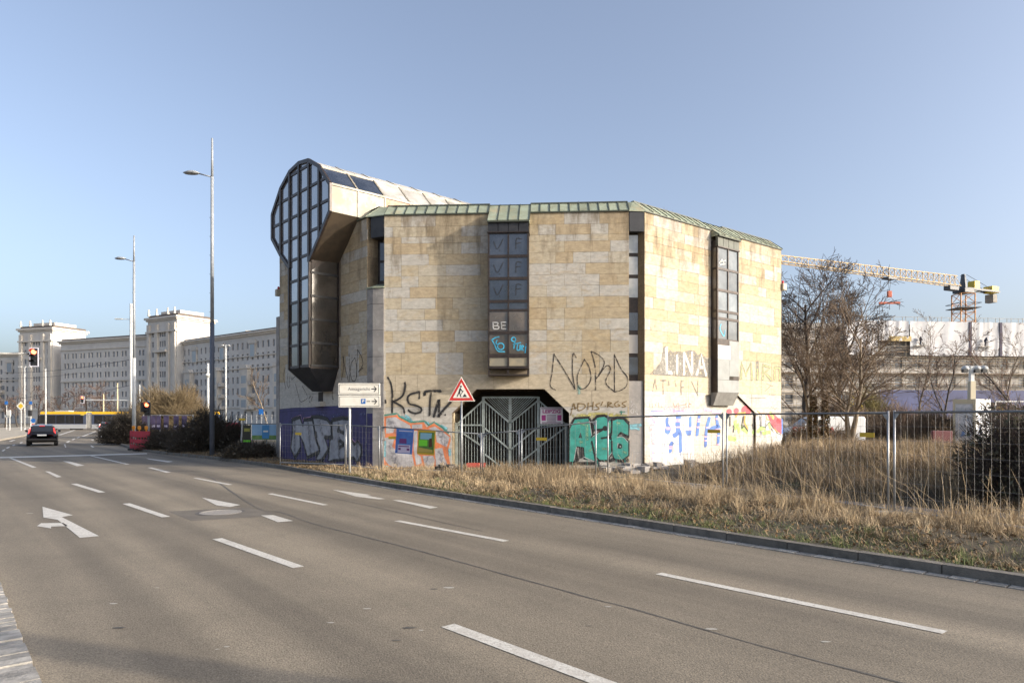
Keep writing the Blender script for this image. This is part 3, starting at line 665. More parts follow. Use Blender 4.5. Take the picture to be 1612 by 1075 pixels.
# --- copper roof edge: separate panels between standing seams
RB, RR_ = .55, .46
def roof_edge(Wl, u0, u1, pw, off=.05, skip=None):
    n = max(1, round((u1-u0)/pw)); w = (u1-u0)/n; base = MB()
    base.obox(Wl.P(u0, ZT, -.02), Wl.T*(u1-u0), Wl.N*(off+.02), (0, 0, .035)); g = base.build('gutter_edge', m_seam, hall)
    sl = Vector((0, 0, RR_))-Wl.N*(RB+off); nrm = sl.cross(Wl.T).normalized()
    if nrm.z < 0: nrm = -nrm
    for i in range(n):
        if skip and skip[0] < u0+(i+.5)*w < skip[1]: continue
        c = Wl.P(u0+(i+.5)*w, ZT+.035, off)+sl/2
        piece('copper_panel', m_copper, frame_m(c, Wl.T*(w-.035), sl, nrm*.02), g)
        piece('standing_seam', m_seam, frame_m(c+Wl.T*(w/2)+nrm*.012, Wl.T*.035, sl, nrm*.045), g)
    rid = MB(); rid.obox(Wl.P(u0, ZT+RR_+.02, -RB-.1), Wl.T*(u1-u0), Wl.N*.14, (0, 0, .05)); rid.build('ridge_cap', m_seam, hall)
roof_edge(W2, 0, b2[0]-.03, .36); roof_edge(W2, b2[1]+.03, W2.len, .36); roof_edge(W3, 0, b3[0]-.03, .40); roof_edge(W3, b3[1]+.03, W3.len, .40); roof_edge(W1, 0, 1.6, .4)
def corner_roof(p, q, Wa, Wb):
    a, b = Vector((*p, ZT+.035)), Vector((*q, ZT+.035)); ua = a-Wa.N*RB+Vector((0, 0, RR_)); ub = b-Wb.N*RB+Vector((0, 0, RR_))
    a = a+Wa.N*.05; b = b+Wb.N*.05
    mb = MB(); mb.add([a, b, ub, ua, a-Vector((0, 0, .03)), b-Vector((0, 0, .03))], [(0, 1, 2, 3), (4, 5, 1, 0), (0, 3, 2, 1)][:2]); mb.build('copper_panel', m_copper, hall)
corner_roof(B_, C_, W2, W3); corner_roof(J_, A_, W1, W2)
mb = MB(); top = [Vector((p[0], p[1], ZT+RR_)) for p in OCT]; cc = Vector((1, 34.5, 0))
ins = [Vector((cc.x+(p.x-cc.x)*.955, cc.y+(p.y-cc.y)*.955, ZT+RR_)) for p in top]+[Vector((cc.x+(I_[0]-cc.x)*.955, cc.y+(I_[1]-cc.y)*.955, ZT+RR_))]
mb.poly(ins); mb.build('flat_roof', mat('roof_felt', (.08, .08, .08), .9), hall)
mb = MB()
for i in (4, 5, 6, 7, 8):
    p = top[i]; q = top[i+1] if i < 8 else Vector((I_[0], I_[1], 0)); p = Vector((p.x, p.y, ZT)); q = Vector((q.x, q.y, ZT))
    p2 = Vector((cc.x+(p.x-cc.x)*.955, cc.y+(p.y-cc.y)*.955, ZT+RR_)); q2 = Vector((cc.x+(q.x-cc.x)*.955, cc.y+(q.y-cc.y)*.955, ZT+RR_))
    mb.add([p, q, q2, p2], [(0, 1, 2, 3)])
mb.build('rear_roof_edge', m_copper, hall)

# --- bay windows
def bay(Wl, u0, u1, rows, d, zlo, ztop, mats, px, lou, sidep=False, wedge=None, roofw=.02):
    cx = (u0+u1)/2; zl0, zl1 = lou
    bo = MB(); Wl.box(bo, u0+.03, u1-.03, zlo, ztop, -.3, d-.06); bay_ = bo.build('bay_window', m_frame, hall)
    fr = .055
    for uu in (u0, cx-fr/2, u1-fr): piece('mullion', m_frame, Wl.m4(uu, uu+fr, zlo, zl1, d-.07, d), bay_)
    ed = [zl1]+[z for r in rows for z in r]+[zlo]
    prev = zl1
    for i, (zt, zb) in enumerate(rows):
        if prev-zt > .01: piece('transom', m_frame, Wl.m4(u0+fr, u1-fr, zt, prev, d-.065, d-.004), bay_)
        for k, (a, b) in enumerate(((u0+fr, cx-fr/2), (cx+fr/2, u1-fr))):
            mm = mats(i, k); piece('pane', mm, Wl.m4(a, b, zb, zt, d-.055, d-.032), bay_)
        prev = zb
    piece('transom', m_frame, Wl.m4(u0+fr, u1-fr, zlo+.0, prev, d-.065, d-.004), bay_)
    for s, uu in ((-1, u0), (1, u1)):
        piece('side_post', m_frame, Wl.m4(uu if s < 0 else uu-.05, uu+.05 if s < 0 else uu, zlo, zl1, .0, d-.072), bay_)
        if sidep:
            for (zt, zb) in rows: piece('side_pane', m_glassb, frame_m(Wl.P(uu-s*.02, (zt+zb)/2, d*.5), Wl.T*.05, Wl.N*(d*.55), Wl.Z*(zt-zb)), bay_)
    n = 4; lw = (u1-u0)/n
    for i in range(n): piece('louvre_panel', mats('l', 0), Wl.m4(u0+i*lw+.012, u0+(i+1)*lw-.012, zl1+.01, zl0, d-.10, d+.012), bay_)
    piece('louvre_rail', m_frame, Wl.m4(u0-.02, u1+.02, zl1-.03, zl1+.01, 0, d+.04), bay_)
    # sloping copper roof of the bay
    zr = ZT+RR_; o1 = d+.10; zlow = zl0+.02
    lo_ = Wl.P(u0-roofw, zlow, o1); hi_ = Wl.P(u0-roofw, zr+.01, -RB); sl = hi_-lo_; nrm = sl.cross(Wl.T).normalized(); nrm = nrm if nrm.z > 0 else -nrm
    w = (u1-u0+2*roofw)/n
    for i in range(n):
        c = lo_+sl/2+Wl.T*((i+.5)*w); piece('copper_panel', m_copper, frame_m(c, Wl.T*(w-.03), sl, nrm*.03), bay_)
        piece('standing_seam', m_seam, frame_m(c+Wl.T*(w/2)+nrm*.012, Wl.T*.03, sl, nrm*.05), bay_)
    for uu in (u0-roofw, u1+roofw-.03): MB().prism([Wl.P(uu, zlow-.02, o1-.02), Wl.P(uu, zr-.02, -RB), Wl.P(uu, ZT-.3, -.05), Wl.P(uu, zlow-.02, -.05)], Wl.T*.03).build('roof_cheek', m_copper, bay_)
    piece('eave', m_seam, Wl.m4(u0-roofw, u1+roofw, zlow-.05, zlow-.012, d+.02, o1), bay_)
    return bay_
rows2 = [(W2.z(800, a, BAYD), W2.z(800, b, BAYD)) for a, b in ((368, 401), (405.5, 436), (440.5, 472), (476.5, 486.5), (490, 521), (526, 557), (562.5, 576))]
m_cur = mat('dull_board_behind_glass', (.24, .22, .17), .25, (.36, .30, .2), 2)
bay2 = bay(W2, b2[0], b2[1], rows2, BAYD, W2.z(800, 580, BAYD), ZT-.4, lambda i, k: (m_black if i == 'l' else (m_cur if i == 6 else (m_glassb if i in (4, 5) else m_glass))), 800, (W2.z(800, 349, BAYD), W2.z(800, 365, BAYD)))
za, zb = W2.z(800, 582, BAYD), W2.z(800, 591, BAYD)
mb = MB(); W2.box(mb, b2[0], b2[1], zb, zb+.05, 0, BAYD)
for uu in (b2[0], (b2[0]+b2[1])/2-.04, b2[1]-.06): W2.box(mb, uu, uu+.06, zb+.05, za, BAYD-.08, BAYD-.003)
mb.build('sill_box', m_frame, bay2)
WQ = lambda y: W3.z(1147, y, bd3)
rows3 = [(WQ(a), WQ(b)) for a, b in ((393.5, 424), (427.5, 457), (461, 489.5), (493.5, 501), (505, 534.5))]
m_grey = mat('grey_replacement_panel', (.26, .275, .27), .6, (.215, .225, .22), 2); m_gl3 = glass('pale_blind_glass', (.075, .095, .115), .08, 1.5)
m_lou = mat('green_black_louvre', (.10, .11, .085), .6, (.07, .075, .06), 4)
bay3 = bay(W3, b3[0], b3[1], rows3, bd3, WQ(618), ZT-.4, lambda i, k: (m_lou if i == 'l' else m_gl3), 1147, (WQ(375.5), WQ(391.5)), sidep=True)
c3 = (b3[0]+b3[1])/2
for u0, u1, ya, yb, mm, po in ((b3[0]+.01, c3+.12, 544.5, 566, mat('white_board', (.48, .48, .47), .6), .012), (c3+.06, b3[1]-.01, 536.5, 592, m_grey, .006), (b3[0]+.01, c3+.05, 566.3, 598, m_grey, .008), (b3[0]+.01, b3[1]-.01, 598.5, 617.8, m_grey, .010)):
    piece('infill_panel', mm, W3.m4(u0, u1, WQ(yb), WQ(ya), bd3-.05, bd3+po), bay3)
piece('vent_hole', m_dark, W3.m4(c3+.08, c3+.33, WQ(598), WQ(592.5), bd3-.05, bd3+.004), bay3)
mb = MB(); zq = WQ(618); zq2 = W3.z(1128, 638, .12)
a0, a1, c0, c1 = W3.P(b3[0], zq-.002, bd3), W3.P(b3[1], zq-.002, bd3), W3.P(b3[0], zq2, .10), W3.P(b3[1]-.1, zq2, .10)
d0, d1 = W3.P(b3[0], zq-.002, -.02), W3.P(b3[1], zq-.002, -.02); e0, e1 = W3.P(b3[0], zq2, -.02), W3.P(b3[1]-.1, zq2, -.02)
mb.add([a0, a1, c1, c0, d0, d1, e0, e1], [(0, 1, 2, 3), (0, 3, 6, 4), (1, 5, 7, 2), (3, 2, 7, 6)]); mb.build('bay_soffit', mat('grey_soffit_metal', (.23, .225, .21), .5, (.17, .165, .155), 3), bay3)

# --- the glazed drum with its stem on wall 1
tops = {-3: 10.28, -2: 11.13, -1: 11.58, 0: 11.70, 1: 11.58, 2: 11.13, 3: 10.26}; bots = {-3: 9.30, -2: 8.50, -1: 7.76, 0: 7.76, 1: 7.80, 2: 8.45, 3: 9.28}
uo = lambda k: LC+k*SP
outline = [(uo(k), tops[k]) for k in range(-3, 4)]+[(uo(k), bots[k]) for k in (3, 2, 1)]+[(uo(k), bots[k]) for k in (-1, -2, -3)]
drumF = MB(); drumF.prism([W1.P(u, z, DD-.10) for u, z in outline], W1.N*.04)
W1.box(drumF, SL, SR, 3.75, 7.9, .0, DD-.06)
drum = drumF.build('glazed_drum', m_frame, hall)
zrow = [3.86, 4.70, 5.54, 6.38, 7.22, 8.06, 8.90, 9.74, 10.58, 11.42, 12.2]
def cell(u0, u1, z0, z1):
    c = [(u0, z0), (u1, z0), (u1, z1), (u0, z1)]
    return c
hps = []
for i in range(len(outline)):
    p, q = outline[i], outline[(i+1) % len(outline)]; hps.append(line(p, q, (LC, 9.8)))
ins_ = .06; m_lowp = glass('stem_front_glass', (.050, .042, .036), .1, 1.9, .03)
for k in range(-3, 3):
    for z0, z1 in zip(zrow[:-1], zrow[1:]):
        c = cell(uo(k)+.05, uo(k+1)-.05, z0+.04, z1-.04)
        if z1 > 7.8:
            for (a, b, cc_) in hps: 
                l_ = math.hypot(a, b); c = clip(c, a/l_, b/l_, cc_/l_-ins_) if len(c) > 2 else []
            if len(c) > 2:
                if z0 < 7.8 and k in (-1, 0): c = cell(uo(k)+.05, uo(k+1)-.05, z0+.04, z1-.04)
                MB().prism([W1.P(u, z, DD-.07) for u, z in c], W1.N*.025).build('pane', m_drum if z0 > 5 else m_glassb, drum)
                continue
        if k in (-1, 0) and z1 <= 7.9:
            u0, u1 = (SL+.07, LC-.045) if k == -1 else (LC+.045, SR-.07)
            piece('pane', m_drum if z0 > 6.0 else m_lowp, W1.m4(u0, u1, z0+.04, z1-.04, DD-.07, DD-.045), drum)
for k in range(-3, 4):
    zb, zt = (bots[k], tops[k]) if abs(k) > 1 else (3.8 if k == 0 else bots[k], tops[k])
    if k in (-3, 3): continue
    piece('mullion', m_frame, W1.m4(uo(k)-.065, uo(k)+.065, zb, zt-.02, DD-.06, DD+.02), drum)
for z in zrow:
    if z < 8: 
        piece('transom', m_frame, W1.m4(SL+.03, SR-.03, z-.05, z+.05, DD-.058, DD-.012), drum)
    else:
        xs_ = [u for u in np.linspace(uo(-3), uo(3), 240) if all(a*u+b*z <= c+1e-6 for a, b, c in hps)]
        if len(xs_) > 2: piece('transom', m_frame, W1.m4(xs_[0], xs_[-1], z-.05, z+.05, DD-.058, DD-.012), drum)
for uu in (SL, SR-.09): piece('stem_post', m_frame, W1.m4(uu, uu+.09, 3.78, 7.8, DD-.10, DD+.022), drum)
for i in range(len(outline)):
    p, q = outline[i], outline[(i+1) % len(outline)]
    if abs(p[1]-q[1]) < .1 and p[1] < 8: continue
    P, Q = W1.P(p[0], p[1], DD-.02), W1.P(q[0], q[1], DD-.02); e = Q-P
    piece('rim', m_frame, frame_m((P+Q)/2, e*1.02, W1.N*.085, e.cross(W1.N).normalized()*.14), drum)
# right side glazing of the stem
WSs = W((W1.P(SL, 0, 0).x, W1.P(SL, 0, 0).y), (W1.P(SL, 0, DD).x, W1.P(SL, 0, DD).y))
m_stem = glass('stem_glass', (.036, .031, .026), .12, 1.75, .03)
zst = [3.86, 4.72, 5.60, 6.48, 7.36]
for z0, z1 in zip(zst[:-1], zst[1:]):
    piece('pane', m_stem, WSs.m4(.07, WSs.len-.1, z0+.035, z1-.035, -.01, .022), drum)
MB().prism([WSs.P(.07, 7.40, .0), WSs.P(WSs.len-.1, 7.40, .0), WSs.P(WSs.len-.1, 7.45, .0), WSs.P(.07, 8.15, .0)], WSs.N*.022).build('pane', m_stem, drum)
for z in zst+[]: piece('transom', m_black, WSs.m4(.0, WSs.len-.05, z-.045, z+.045, .0, .04), drum)
piece('stem_post', m_frame, WSs.m4(-.03, .06, 3.78, 8.2, 0, .045), drum)
# drum shell running back over the roof, facet by facet
LEN = 9.2
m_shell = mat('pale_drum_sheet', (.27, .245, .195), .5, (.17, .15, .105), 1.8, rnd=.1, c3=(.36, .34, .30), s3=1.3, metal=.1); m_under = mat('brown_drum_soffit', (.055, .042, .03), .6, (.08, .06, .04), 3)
m_shell2 = mat('whitewashed_sheet', (.42, .41, .39), .5, (.28, .265, .235), 1.4, rnd=.14, c3=(.50, .49, .475), s3=1.7); m_rust = mat('orange_stained_sheet', (.40, .20, .12), .6, (.44, .36, .29), 1.4)
ro = outline[:7]
def facet(p, q, o0, o1, m, name, th_=.03):
    a, b, c, d = W1.P(*p, o0), W1.P(*q, o0), W1.P(*q, o1), W1.P(*p, o1)
    nrm = (b-a).cross(d-a).normalized(); cen = W1.P(LC, 9.6, (o0+o1)/2); nrm = nrm if nrm.dot((a+c)/2-cen) > 0 else -nrm
    return MB().prism([a, b, c, d], -nrm*th_).build(name, m, drum)
stations = [DD-.02, .05, -1.1, -2.25, -3.4, -4.55, -5.7, -6.85, -8.0]
for i in range(len(ro)-1):
    for k in range(len(stations)-1):
        if i == 0: m_ = m_glass if k < 2 else (m_rust if k in (99,) else m_shell2)
        elif i == 1: m_ = m_shell2
        else: m_ = m_shell
        facet(ro[i], ro[i+1], stations[k]-.03, stations[k+1]+.03, m_, 'roof_pane' if m_ is m_glass else 'roof_sheet')
for k in range(len(stations)-1):
    m_ = m_shell if k < 2 else m_rust
    facet((uo(-3), bots[-3]), (uo(-3), tops[-3]), stations[k]-.03, stations[k+1]+.03, m_, 'side_sheet'); facet((uo(3), bots[3]), (uo(3), tops[3]), stations[k]-.03, stations[k+1]+.03, m_shell, 'side_sheet')
for s in stations:
    for i in range(-1, len(ro)):
        p = (uo(-3), bots[-3]) if i < 0 else ro[i]; q = ro[0] if i < 0 else (ro[i+1] if i < len(ro)-1 else (uo(3), bots[3]))
        P, Q = W1.P(*p, s), W1.P(*q, s); e = Q-P; piece('drum_rib', m_copper if s > 1 else m_shell, frame_m((P+Q)/2, e*1.02, W1.N*.07, e.cross(W1.N).normalized()*.05), drum)
for (p) in [(uo(-3), tops[-3]), (uo(-2), tops[-2])]:
    P, Q = W1.P(*p, DD), W1.P(*p, -8.); piece('drum_rail', m_shell, rod(P, Q, .07), drum)
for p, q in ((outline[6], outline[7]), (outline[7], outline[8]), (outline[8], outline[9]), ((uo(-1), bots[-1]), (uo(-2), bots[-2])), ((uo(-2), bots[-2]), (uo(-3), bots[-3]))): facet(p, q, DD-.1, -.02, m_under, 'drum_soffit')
MB().prism([W1.P(u, z, -8.0) for u, z in outline[:7]+[(uo(3), 9.3), (uo(-3), 9.3)]], -W1.N*.05).build('rear_closure', m_shell, drum)
# dark wedge under the stem, and the little opening below it
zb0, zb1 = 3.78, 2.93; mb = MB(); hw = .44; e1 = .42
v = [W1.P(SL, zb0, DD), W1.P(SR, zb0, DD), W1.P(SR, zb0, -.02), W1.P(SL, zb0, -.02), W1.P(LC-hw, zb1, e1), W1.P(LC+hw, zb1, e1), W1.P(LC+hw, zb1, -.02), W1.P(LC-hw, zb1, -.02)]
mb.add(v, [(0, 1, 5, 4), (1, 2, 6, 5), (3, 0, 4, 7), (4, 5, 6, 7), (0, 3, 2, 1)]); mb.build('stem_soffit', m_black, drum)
u_, z_ = W1.uv(505, 625); piece('slot_opening', m_dark, W1.m4(u_-.2, u_+.2, z_-.18, z_+.2, -.05, .012), wall1)
u_, z_ = W1.uv(504, 636); piece('ledge', m_white, W1.m4(u_-.42, u_+.42, z_-.1, z_+.1, 0, .22), wall1)
# --- gateway: recess, wooden soffit, steel gate
m_recess = mat('recess_plaster', (.50, .42, .28), .9, (.4, .33, .22), 3)
gd = -.62
mb = MB()
O2 = [(pt2['l'], -.2), (pt2['l'], pt2['zc']), (pt2['lt'], pt2['zt']), (pt2['rt'], pt2['zt']), (pt2['r'], pt2['zc']), (pt2['r'], -.2)]
mb.add([W2.P(O2[0][0], O2[0][1], -.012), W2.P(O2[1][0], O2[1][1], -.012), W2.P(O2[1][0], O2[1][1], -2.2), W2.P(O2[0][0], O2[0][1], -2.2)], [(0, 1, 2, 3)]); mb.build('gateway_reveal', m_recess, hall)
mb = MB()
for p, q in zip(O2[1:-1], O2[2:]):
    n_ = 7
    for i in range(n_):
        a = i/n_; b = (i+.9)/n_; P0 = (p[0]+(q[0]-p[0])*a, p[1]+(q[1]-p[1])*a-.004); P1 = (p[0]+(q[0]-p[0])*b, p[1]+(q[1]-p[1])*b-.004)
        mb.prism([W2.P(*P0, -.03), W2.P(*P1, -.03), W2.P(*P1, -2.2), W2.P(*P0, -2.2)], (0, 0, .05))
mb.add([W2.P(O2[4][0], -.2, -.012), W2.P(O2[4][0], O2[4][1], -.012), W2.P(O2[4][0], O2[4][1], -2.2), W2.P(O2[4][0], -.2, -2.2)], [(0, 1, 2, 3)])  # right jamb's shade painted in with the dark soffit wood colour
mb.build('gateway_soffit_dark_jamb', m_wood_shade, hall)
mb = MB(); W2.box(mb, pt2['l']-.3, pt2['r']+.3, -.2, 3.3, -2.4, -2.2); mb.build('gateway_back', m_dark, hall)
gx = [W2.u(p, gd) for p in (719, 761, 803, 847.5, 891)]
gtop = W2.z(803, 624.5, gd); gch = W2.z(803, 667, gd); gmid = W2.z(803, 668, gd)
gt = MB()
for u in gx: W2.box(gt, u-.05, u+.05, -.1, gtop if u in gx[1:4] else gch+.04, gd-.05, gd+.05)
W2.box(gt, gx[1], gx[3], gtop-.05, gtop+.01, gd-.04, gd+.04)
gate = gt.build('gate', m_gate, hall)
def zz_(y): return W2.z(803, y, gd)
def gbar(p, q, w=.055): piece('gate_brace', m_gate, frame_m((W2.P(*p, gd+.035)+W2.P(*q, gd+.035))/2, W2.P(*q, gd)-W2.P(*p, gd), W2.N*.03, ((W2.P(*q, gd)-W2.P(*p, gd)).cross(W2.N)).normalized()*w), gate)
for a, b in (((gx[0], zz_(668)), (gx[1], zz_(630))), ((gx[4], zz_(668)), (gx[3], zz_(630))), ((gx[1], zz_(630)), (gx[2], zz_(666))), ((gx[3], zz_(630)), (gx[2], zz_(666))), ((gx[0], zz_(675)), (gx[1], zz_(704))), ((gx[4], zz_(672)), (gx[3], zz_(704))),
             ((gx[1], zz_(672)), (gx[2], zz_(708))), ((gx[3], zz_(672)), (gx[2], zz_(708))), ((gx[0], zz_(669)), (gx[1], zz_(669))), ((gx[1], zz_(713)), (gx[2], zz_(745))), ((gx[3], zz_(705)), (gx[2], zz_(740))), ((gx[3], zz_(669)), (gx[4], zz_(669)))): gbar(a, b)
for i in range(4):
    n_ = 9; 
    for k in range(1, n_):
        u = gx[i]+(gx[i+1]-gx[i])*k/n_; f = k/n_
        zt = {0: gch+(zz_(630)-gch)*f, 1: zz_(630)+(gmid-zz_(630))*f, 2: gmid+(zz_(630)-gmid)*f, 3: zz_(630)+(gch-zz_(630))*f}[i]
        piece('gate_bar', m_gate, W2.m4(u-.011, u+.011, -.08, zt, gd-.012, gd+.012), gate)
# diagonal slats in the two upper triangles
for i in (1, 2):
    for k in range(1, 11):
        f = k/11; a = (gx[i]+(gx[i+1]-gx[i])*f, gtop-.03) if i == 1 else (gx[i+1]-(gx[i+1]-gx[i])*f, gtop-.03); b = (gx[2], gtop-(gtop-gmid)*(1-f))
        gbar(a, b, .018)
m_lp = mat('poster_white', (.68, .64, .66), .6); m_pk = mat('poster_magenta', (.42, .05, .22), .6); m_ink = mat('poster_ink', (.16, .08, .13), .6)
def poster_gate():
    u0, u1 = W2.u(850.5, gd+.1), W2.u(886, gd+.1); z1, z0 = zz_(641), zz_(667); o = gd+.10
    t = tag(MB().obox(W2.P(u0, z0, o), W2.T*(u1-u0), W2.N*.012, (0, 0, z1-z0)).build('event_poster', m_lp), 'pink and white LEIPZIG event sign hung on the steel gate', 'poster')
    text('LEIPZIG', .17, m_pk, W2.P((u0+u1)/2, z1-.16, o+.015), W2.T*1.15, (0, 0, 1), t, align='CENTER', bold=.006)
    mb = MB()
    for k in range(6): W2.box(mb, u0+.24, u1-.24, z1-.28-k*.045, z1-.30-k*.045, o, o+.015)
    W2.box(mb, u0+.06, u1-.06, z0+.03, z0+.06, o, o+.015); W2.box(mb, u0+.04, u1-.04, z1-.06, z1-.03, o, o+.015); mb.build('small_print', m_ink, t)
    mb = MB(); W2.box(mb, u0+.05, u0+.2, z0+.12, z0+.32, o, o+.015); W2.box(mb, u1-.2, u1-.05, z0+.12, z0+.32, o, o+.015); mb.build('panel', m_pk, t)
poster_gate()
# --- alarm sirens at the outer corners
m_alarm = mat('siren_box', (.42, .38, .30), .6); m_red = mat('red_lens', (.5, .02, .03), .3)
for Wl, px, py, lab in ((W1, 437, 461, 'small grey siren box with red lamp on the far left wall corner'), (W3, 1234, 452, 'small cream siren box with red lamp on the right wall corner')):
    k = (px-CX)/F; p = Wl.P(Wl.len, 0)+Wl.T*.12; z = PZ(py, p.y)
    s = thing('alarm_siren', lab, 'siren', (p.x, p.y, z-.15), 'alarm sirens on the building corners')
    MB().cbox((p.x, p.y, z), .26, .24, .3, .6).build('housing', m_alarm, s, bevel=.03); MB().lathe((p.x, p.y, z+.15), [(.05, 0), (.05, .1), (.02, .13)], 10).build('lamp', m_red, s)
# ------------------------------------------------------------------ graffiti: paint sheets a few millimetres proud of the panels
g_blk = spray('black_spray', (.018, .017, .018), .6, .3); g_thin = spray('dark_marker', (.035, .026, .022), .35, .38); g_gry = spray('faded_grey_spray', (.17, .16, .14), .5, .42)
g_pur = spray('purple_paint', (.030, .022, .115), .3, .18); g_pur2 = spray('lighter_purple_paint', (.085, .09, .22), .8, .5); g_sil = spray('silver_paint', (.33, .33, .36), .3, .1); g_silw = spray('silver_grey_paint', (.42, .41, .42), .3, .2)
g_org = spray('orange_paint', (.62, .20, .085), .3, .2); g_grn = spray('sea_green_paint', (.05, .26, .20), .6, .35); g_lbl = spray('light_blue_paint', (.20, .46, .54), .6, .36)
g_teal = spray('teal_paint', (.045, .30, .245), .25, .1); g_yel = spray('pale_yellow_spray', (.50, .46, .14), .8, .42); g_brn = spray('ochre_spray', (.20, .13, .045), .45, .3)
g_wht = spray('white_spray', (.48, .475, .46), .3, .2); g_blu = spray('blue_paint', (.055, .14, .42), .25, .15); g_pnk = spray('pink_paint', (.66, .36, .52), .4, .3); g_red = spray('red_paint', (.50, .065, .09), .5, .3)
g_lim = spray('lime_paint', (.34, .52, .12), .5, .36); g_cya = spray('cyan_spray', (.05, .38, .58), .35, .2); g_olv = spray('olive_green_paint', (.30, .33, .14), .4, .3); g_dpk = spray('pale_pink_haze', (.62, .42, .50), .9, .45)
OA, SA_ = (590, 580), 9.482
# KSTN
strokes(wall2, W2, OA, SA_, [[(195, 130), (240, 220), (262, 350), (262, 500), (260, 660)], [(452, 205), (455, 280), (420, 400), (350, 460), (275, 492)], [(275, 492), (350, 530), (420, 580), (445, 660)], [(665, 450), (670, 350)],
    [(670, 348), (560, 375), (500, 415), (495, 480), (530, 530), (620, 550), (690, 590), (690, 640), (620, 668), (540, 652), (500, 620)], [(840, 360), (826, 500), (820, 700)], [(1050, 688), (1055, 694)], [(158, 470), (165, 515)]], .085, g_blk, .008, 'graffiti_tag')
strokes(wall2, W2, OA, SA_, [[(745, 400), (760, 345), (860, 335), (985, 338)], [(958, 470), (920, 590), (885, 718)], [(960, 470), (962, 600), (955, 715)], [(955, 715), (1030, 615), (1135, 500)]], .115, g_blk, .009, 'graffiti_tag')
g_over = spray('black_overspray', (.03, .03, .03), 1., .40, .33)
strokes(wall2, W2, OA, SA_, [[(262, 350), (262, 600)], [(452, 240), (420, 400), (300, 480)], [(300, 500), (430, 620)], [(670, 348), (560, 375), (500, 440), (540, 535), (690, 600), (620, 668), (520, 630)], [(745, 380), (860, 325), (1000, 330)], [(840, 400), (822, 690)], [(955, 480), (890, 700)], [(955, 715), (1140, 490)]], .30, g_over, .0075, 'graffiti_overspray')
strokes(wall2, W2, OA, SA_, [[(600, 668), (601, 705)], [(690, 640), (690, 672)], [(445, 655), (446, 690)], [(886, 715), (887, 745)], [(500, 480), (501, 520)]], .022, g_blk, .0092, 'graffiti_drip')
# NORD
ON, SN = (760, 300), 3.162
strokes(wall2, W2, ON, SN, [[(355, 812), (346, 900), (336, 970), (362, 992)], [(355, 815), (400, 885), (460, 988)], [(460, 988), (447, 905), (450, 812), (466, 832)], [(505, 842), (472, 920), (478, 980), (510, 982), (538, 940), (530, 880), (505, 838)], [(540, 800), (560, 880), (562, 992)],
    [(542, 800), (585, 825), (605, 860), (575, 922), (562, 938)], [(575, 925), (615, 872), (636, 890), (612, 955), (656, 1002)], [(655, 815), (656, 1002)], [(655, 818), (690, 890), (720, 930), (715, 972), (690, 992), (656, 1002)]], .042, g_thin, .008, 'graffiti_tag')
# tags on the shaded wall
OW, SW = (425, 520), 7.678
strokes(wall1, W1, OW, SW, [[(865, 600), (890, 460), (885, 310), (905, 430), (952, 620)], [(960, 285), (965, 620)], [(1030, 330), (985, 400), (975, 520), (1000, 610), (1040, 590), (1050, 450), (1030, 330)], [(1060, 230), (1050, 560)], [(1060, 232), (1112, 330), (1122, 420), (1070, 500)], [(1070, 500), (1130, 450)],
    [(185, 450), (166, 560), (192, 702)], [(218, 520), (210, 650), (232, 690), (242, 560)], [(270, 560), (262, 600), (300, 560)], [(310, 650), (340, 760), (370, 860), (440, 830), (452, 790), (390, 670)], [(500, 790), (470, 830), (490, 870), (515, 800)], [(760, 740), (755, 820), (770, 830)]], .038, g_thin, .008, 'graffiti_tag')
# silver letters on purple
OP, SPp = (434, 636), 10.075
fills(wall1, W1, OP, SPp, [[(45, 130), (200, 112), (360, 95), (520, 90), (700, 85), (880, 70), (1000, 60), (1440, 55), (1440, 1100), (900, 1060), (400, 1000), (45, 960)]], g_pur, .005, 'graffiti_ground')
strokes(wall1, W1, OP, SPp, [[(60, 105), (300, 82), (500, 80), (800, 62), (1430, 40)]], .16, g_pur, .0056, 'graffiti_edge')
strokes(wall1, W1, OP, SPp, [[(690, 175), (800, 185)], [(880, 215), (1040, 170)], [(1220, 300), (1215, 520)], [(1440, 620), (1400, 900)], [(120, 600), (160, 850)], [(1330, 150), (1420, 160)], [(1390, 760), (1380, 1000)]], .30, g_pur2, .0062, 'graffiti_highlight')
sil = [[(265, 245), (385, 205), (440, 350), (455, 250), (585, 240), (620, 430), (640, 560), (700, 700), (690, 770), (600, 800), (510, 850), (480, 760), (450, 640), (375, 470), (400, 680), (310, 860), (240, 700), (270, 450)],
       [(585, 205), (690, 205), (820, 240), (880, 320), (885, 500), (790, 560), (840, 720), (760, 880), (680, 900), (640, 860), (700, 740), (640, 540), (620, 420)],
       [(900, 260), (1060, 220), (1180, 240), (1195, 560), (1250, 640), (1300, 590), (1360, 660), (1360, 800), (1300, 930), (1240, 850), (1100, 880), (900, 900), (835, 900), (860, 580), (900, 500), (890, 380)]]
fills(wall1, W1, OP, SPp, sil, g_sil, .0075, 'graffiti_letter')
strokes(wall1, W1, OP, SPp, [p+[p[0]] for p in sil], .17, g_blk, .010, 'graffiti_outline', smooth=False)
strokes(wall1, W1, OP, SPp, [[(265, 245), (385, 205)], [(450, 245), (580, 240)], [(570, 200), (690, 200), (810, 230), (880, 310)], [(890, 255), (1060, 215), (1170, 230)], [(780, 520), (910, 540)], [(640, 440), (650, 520)], [(310, 850), (395, 720)], [(500, 850), (600, 800), (690, 760)], [(740, 880), (830, 740)], [(1090, 460), (980, 410), (1010, 360)], [(1010, 590), (1010, 690), (1090, 640)], [(1020, 570), (1100, 650)]], .2, g_blk, .0115, 'graffiti_shadow', smooth=False)
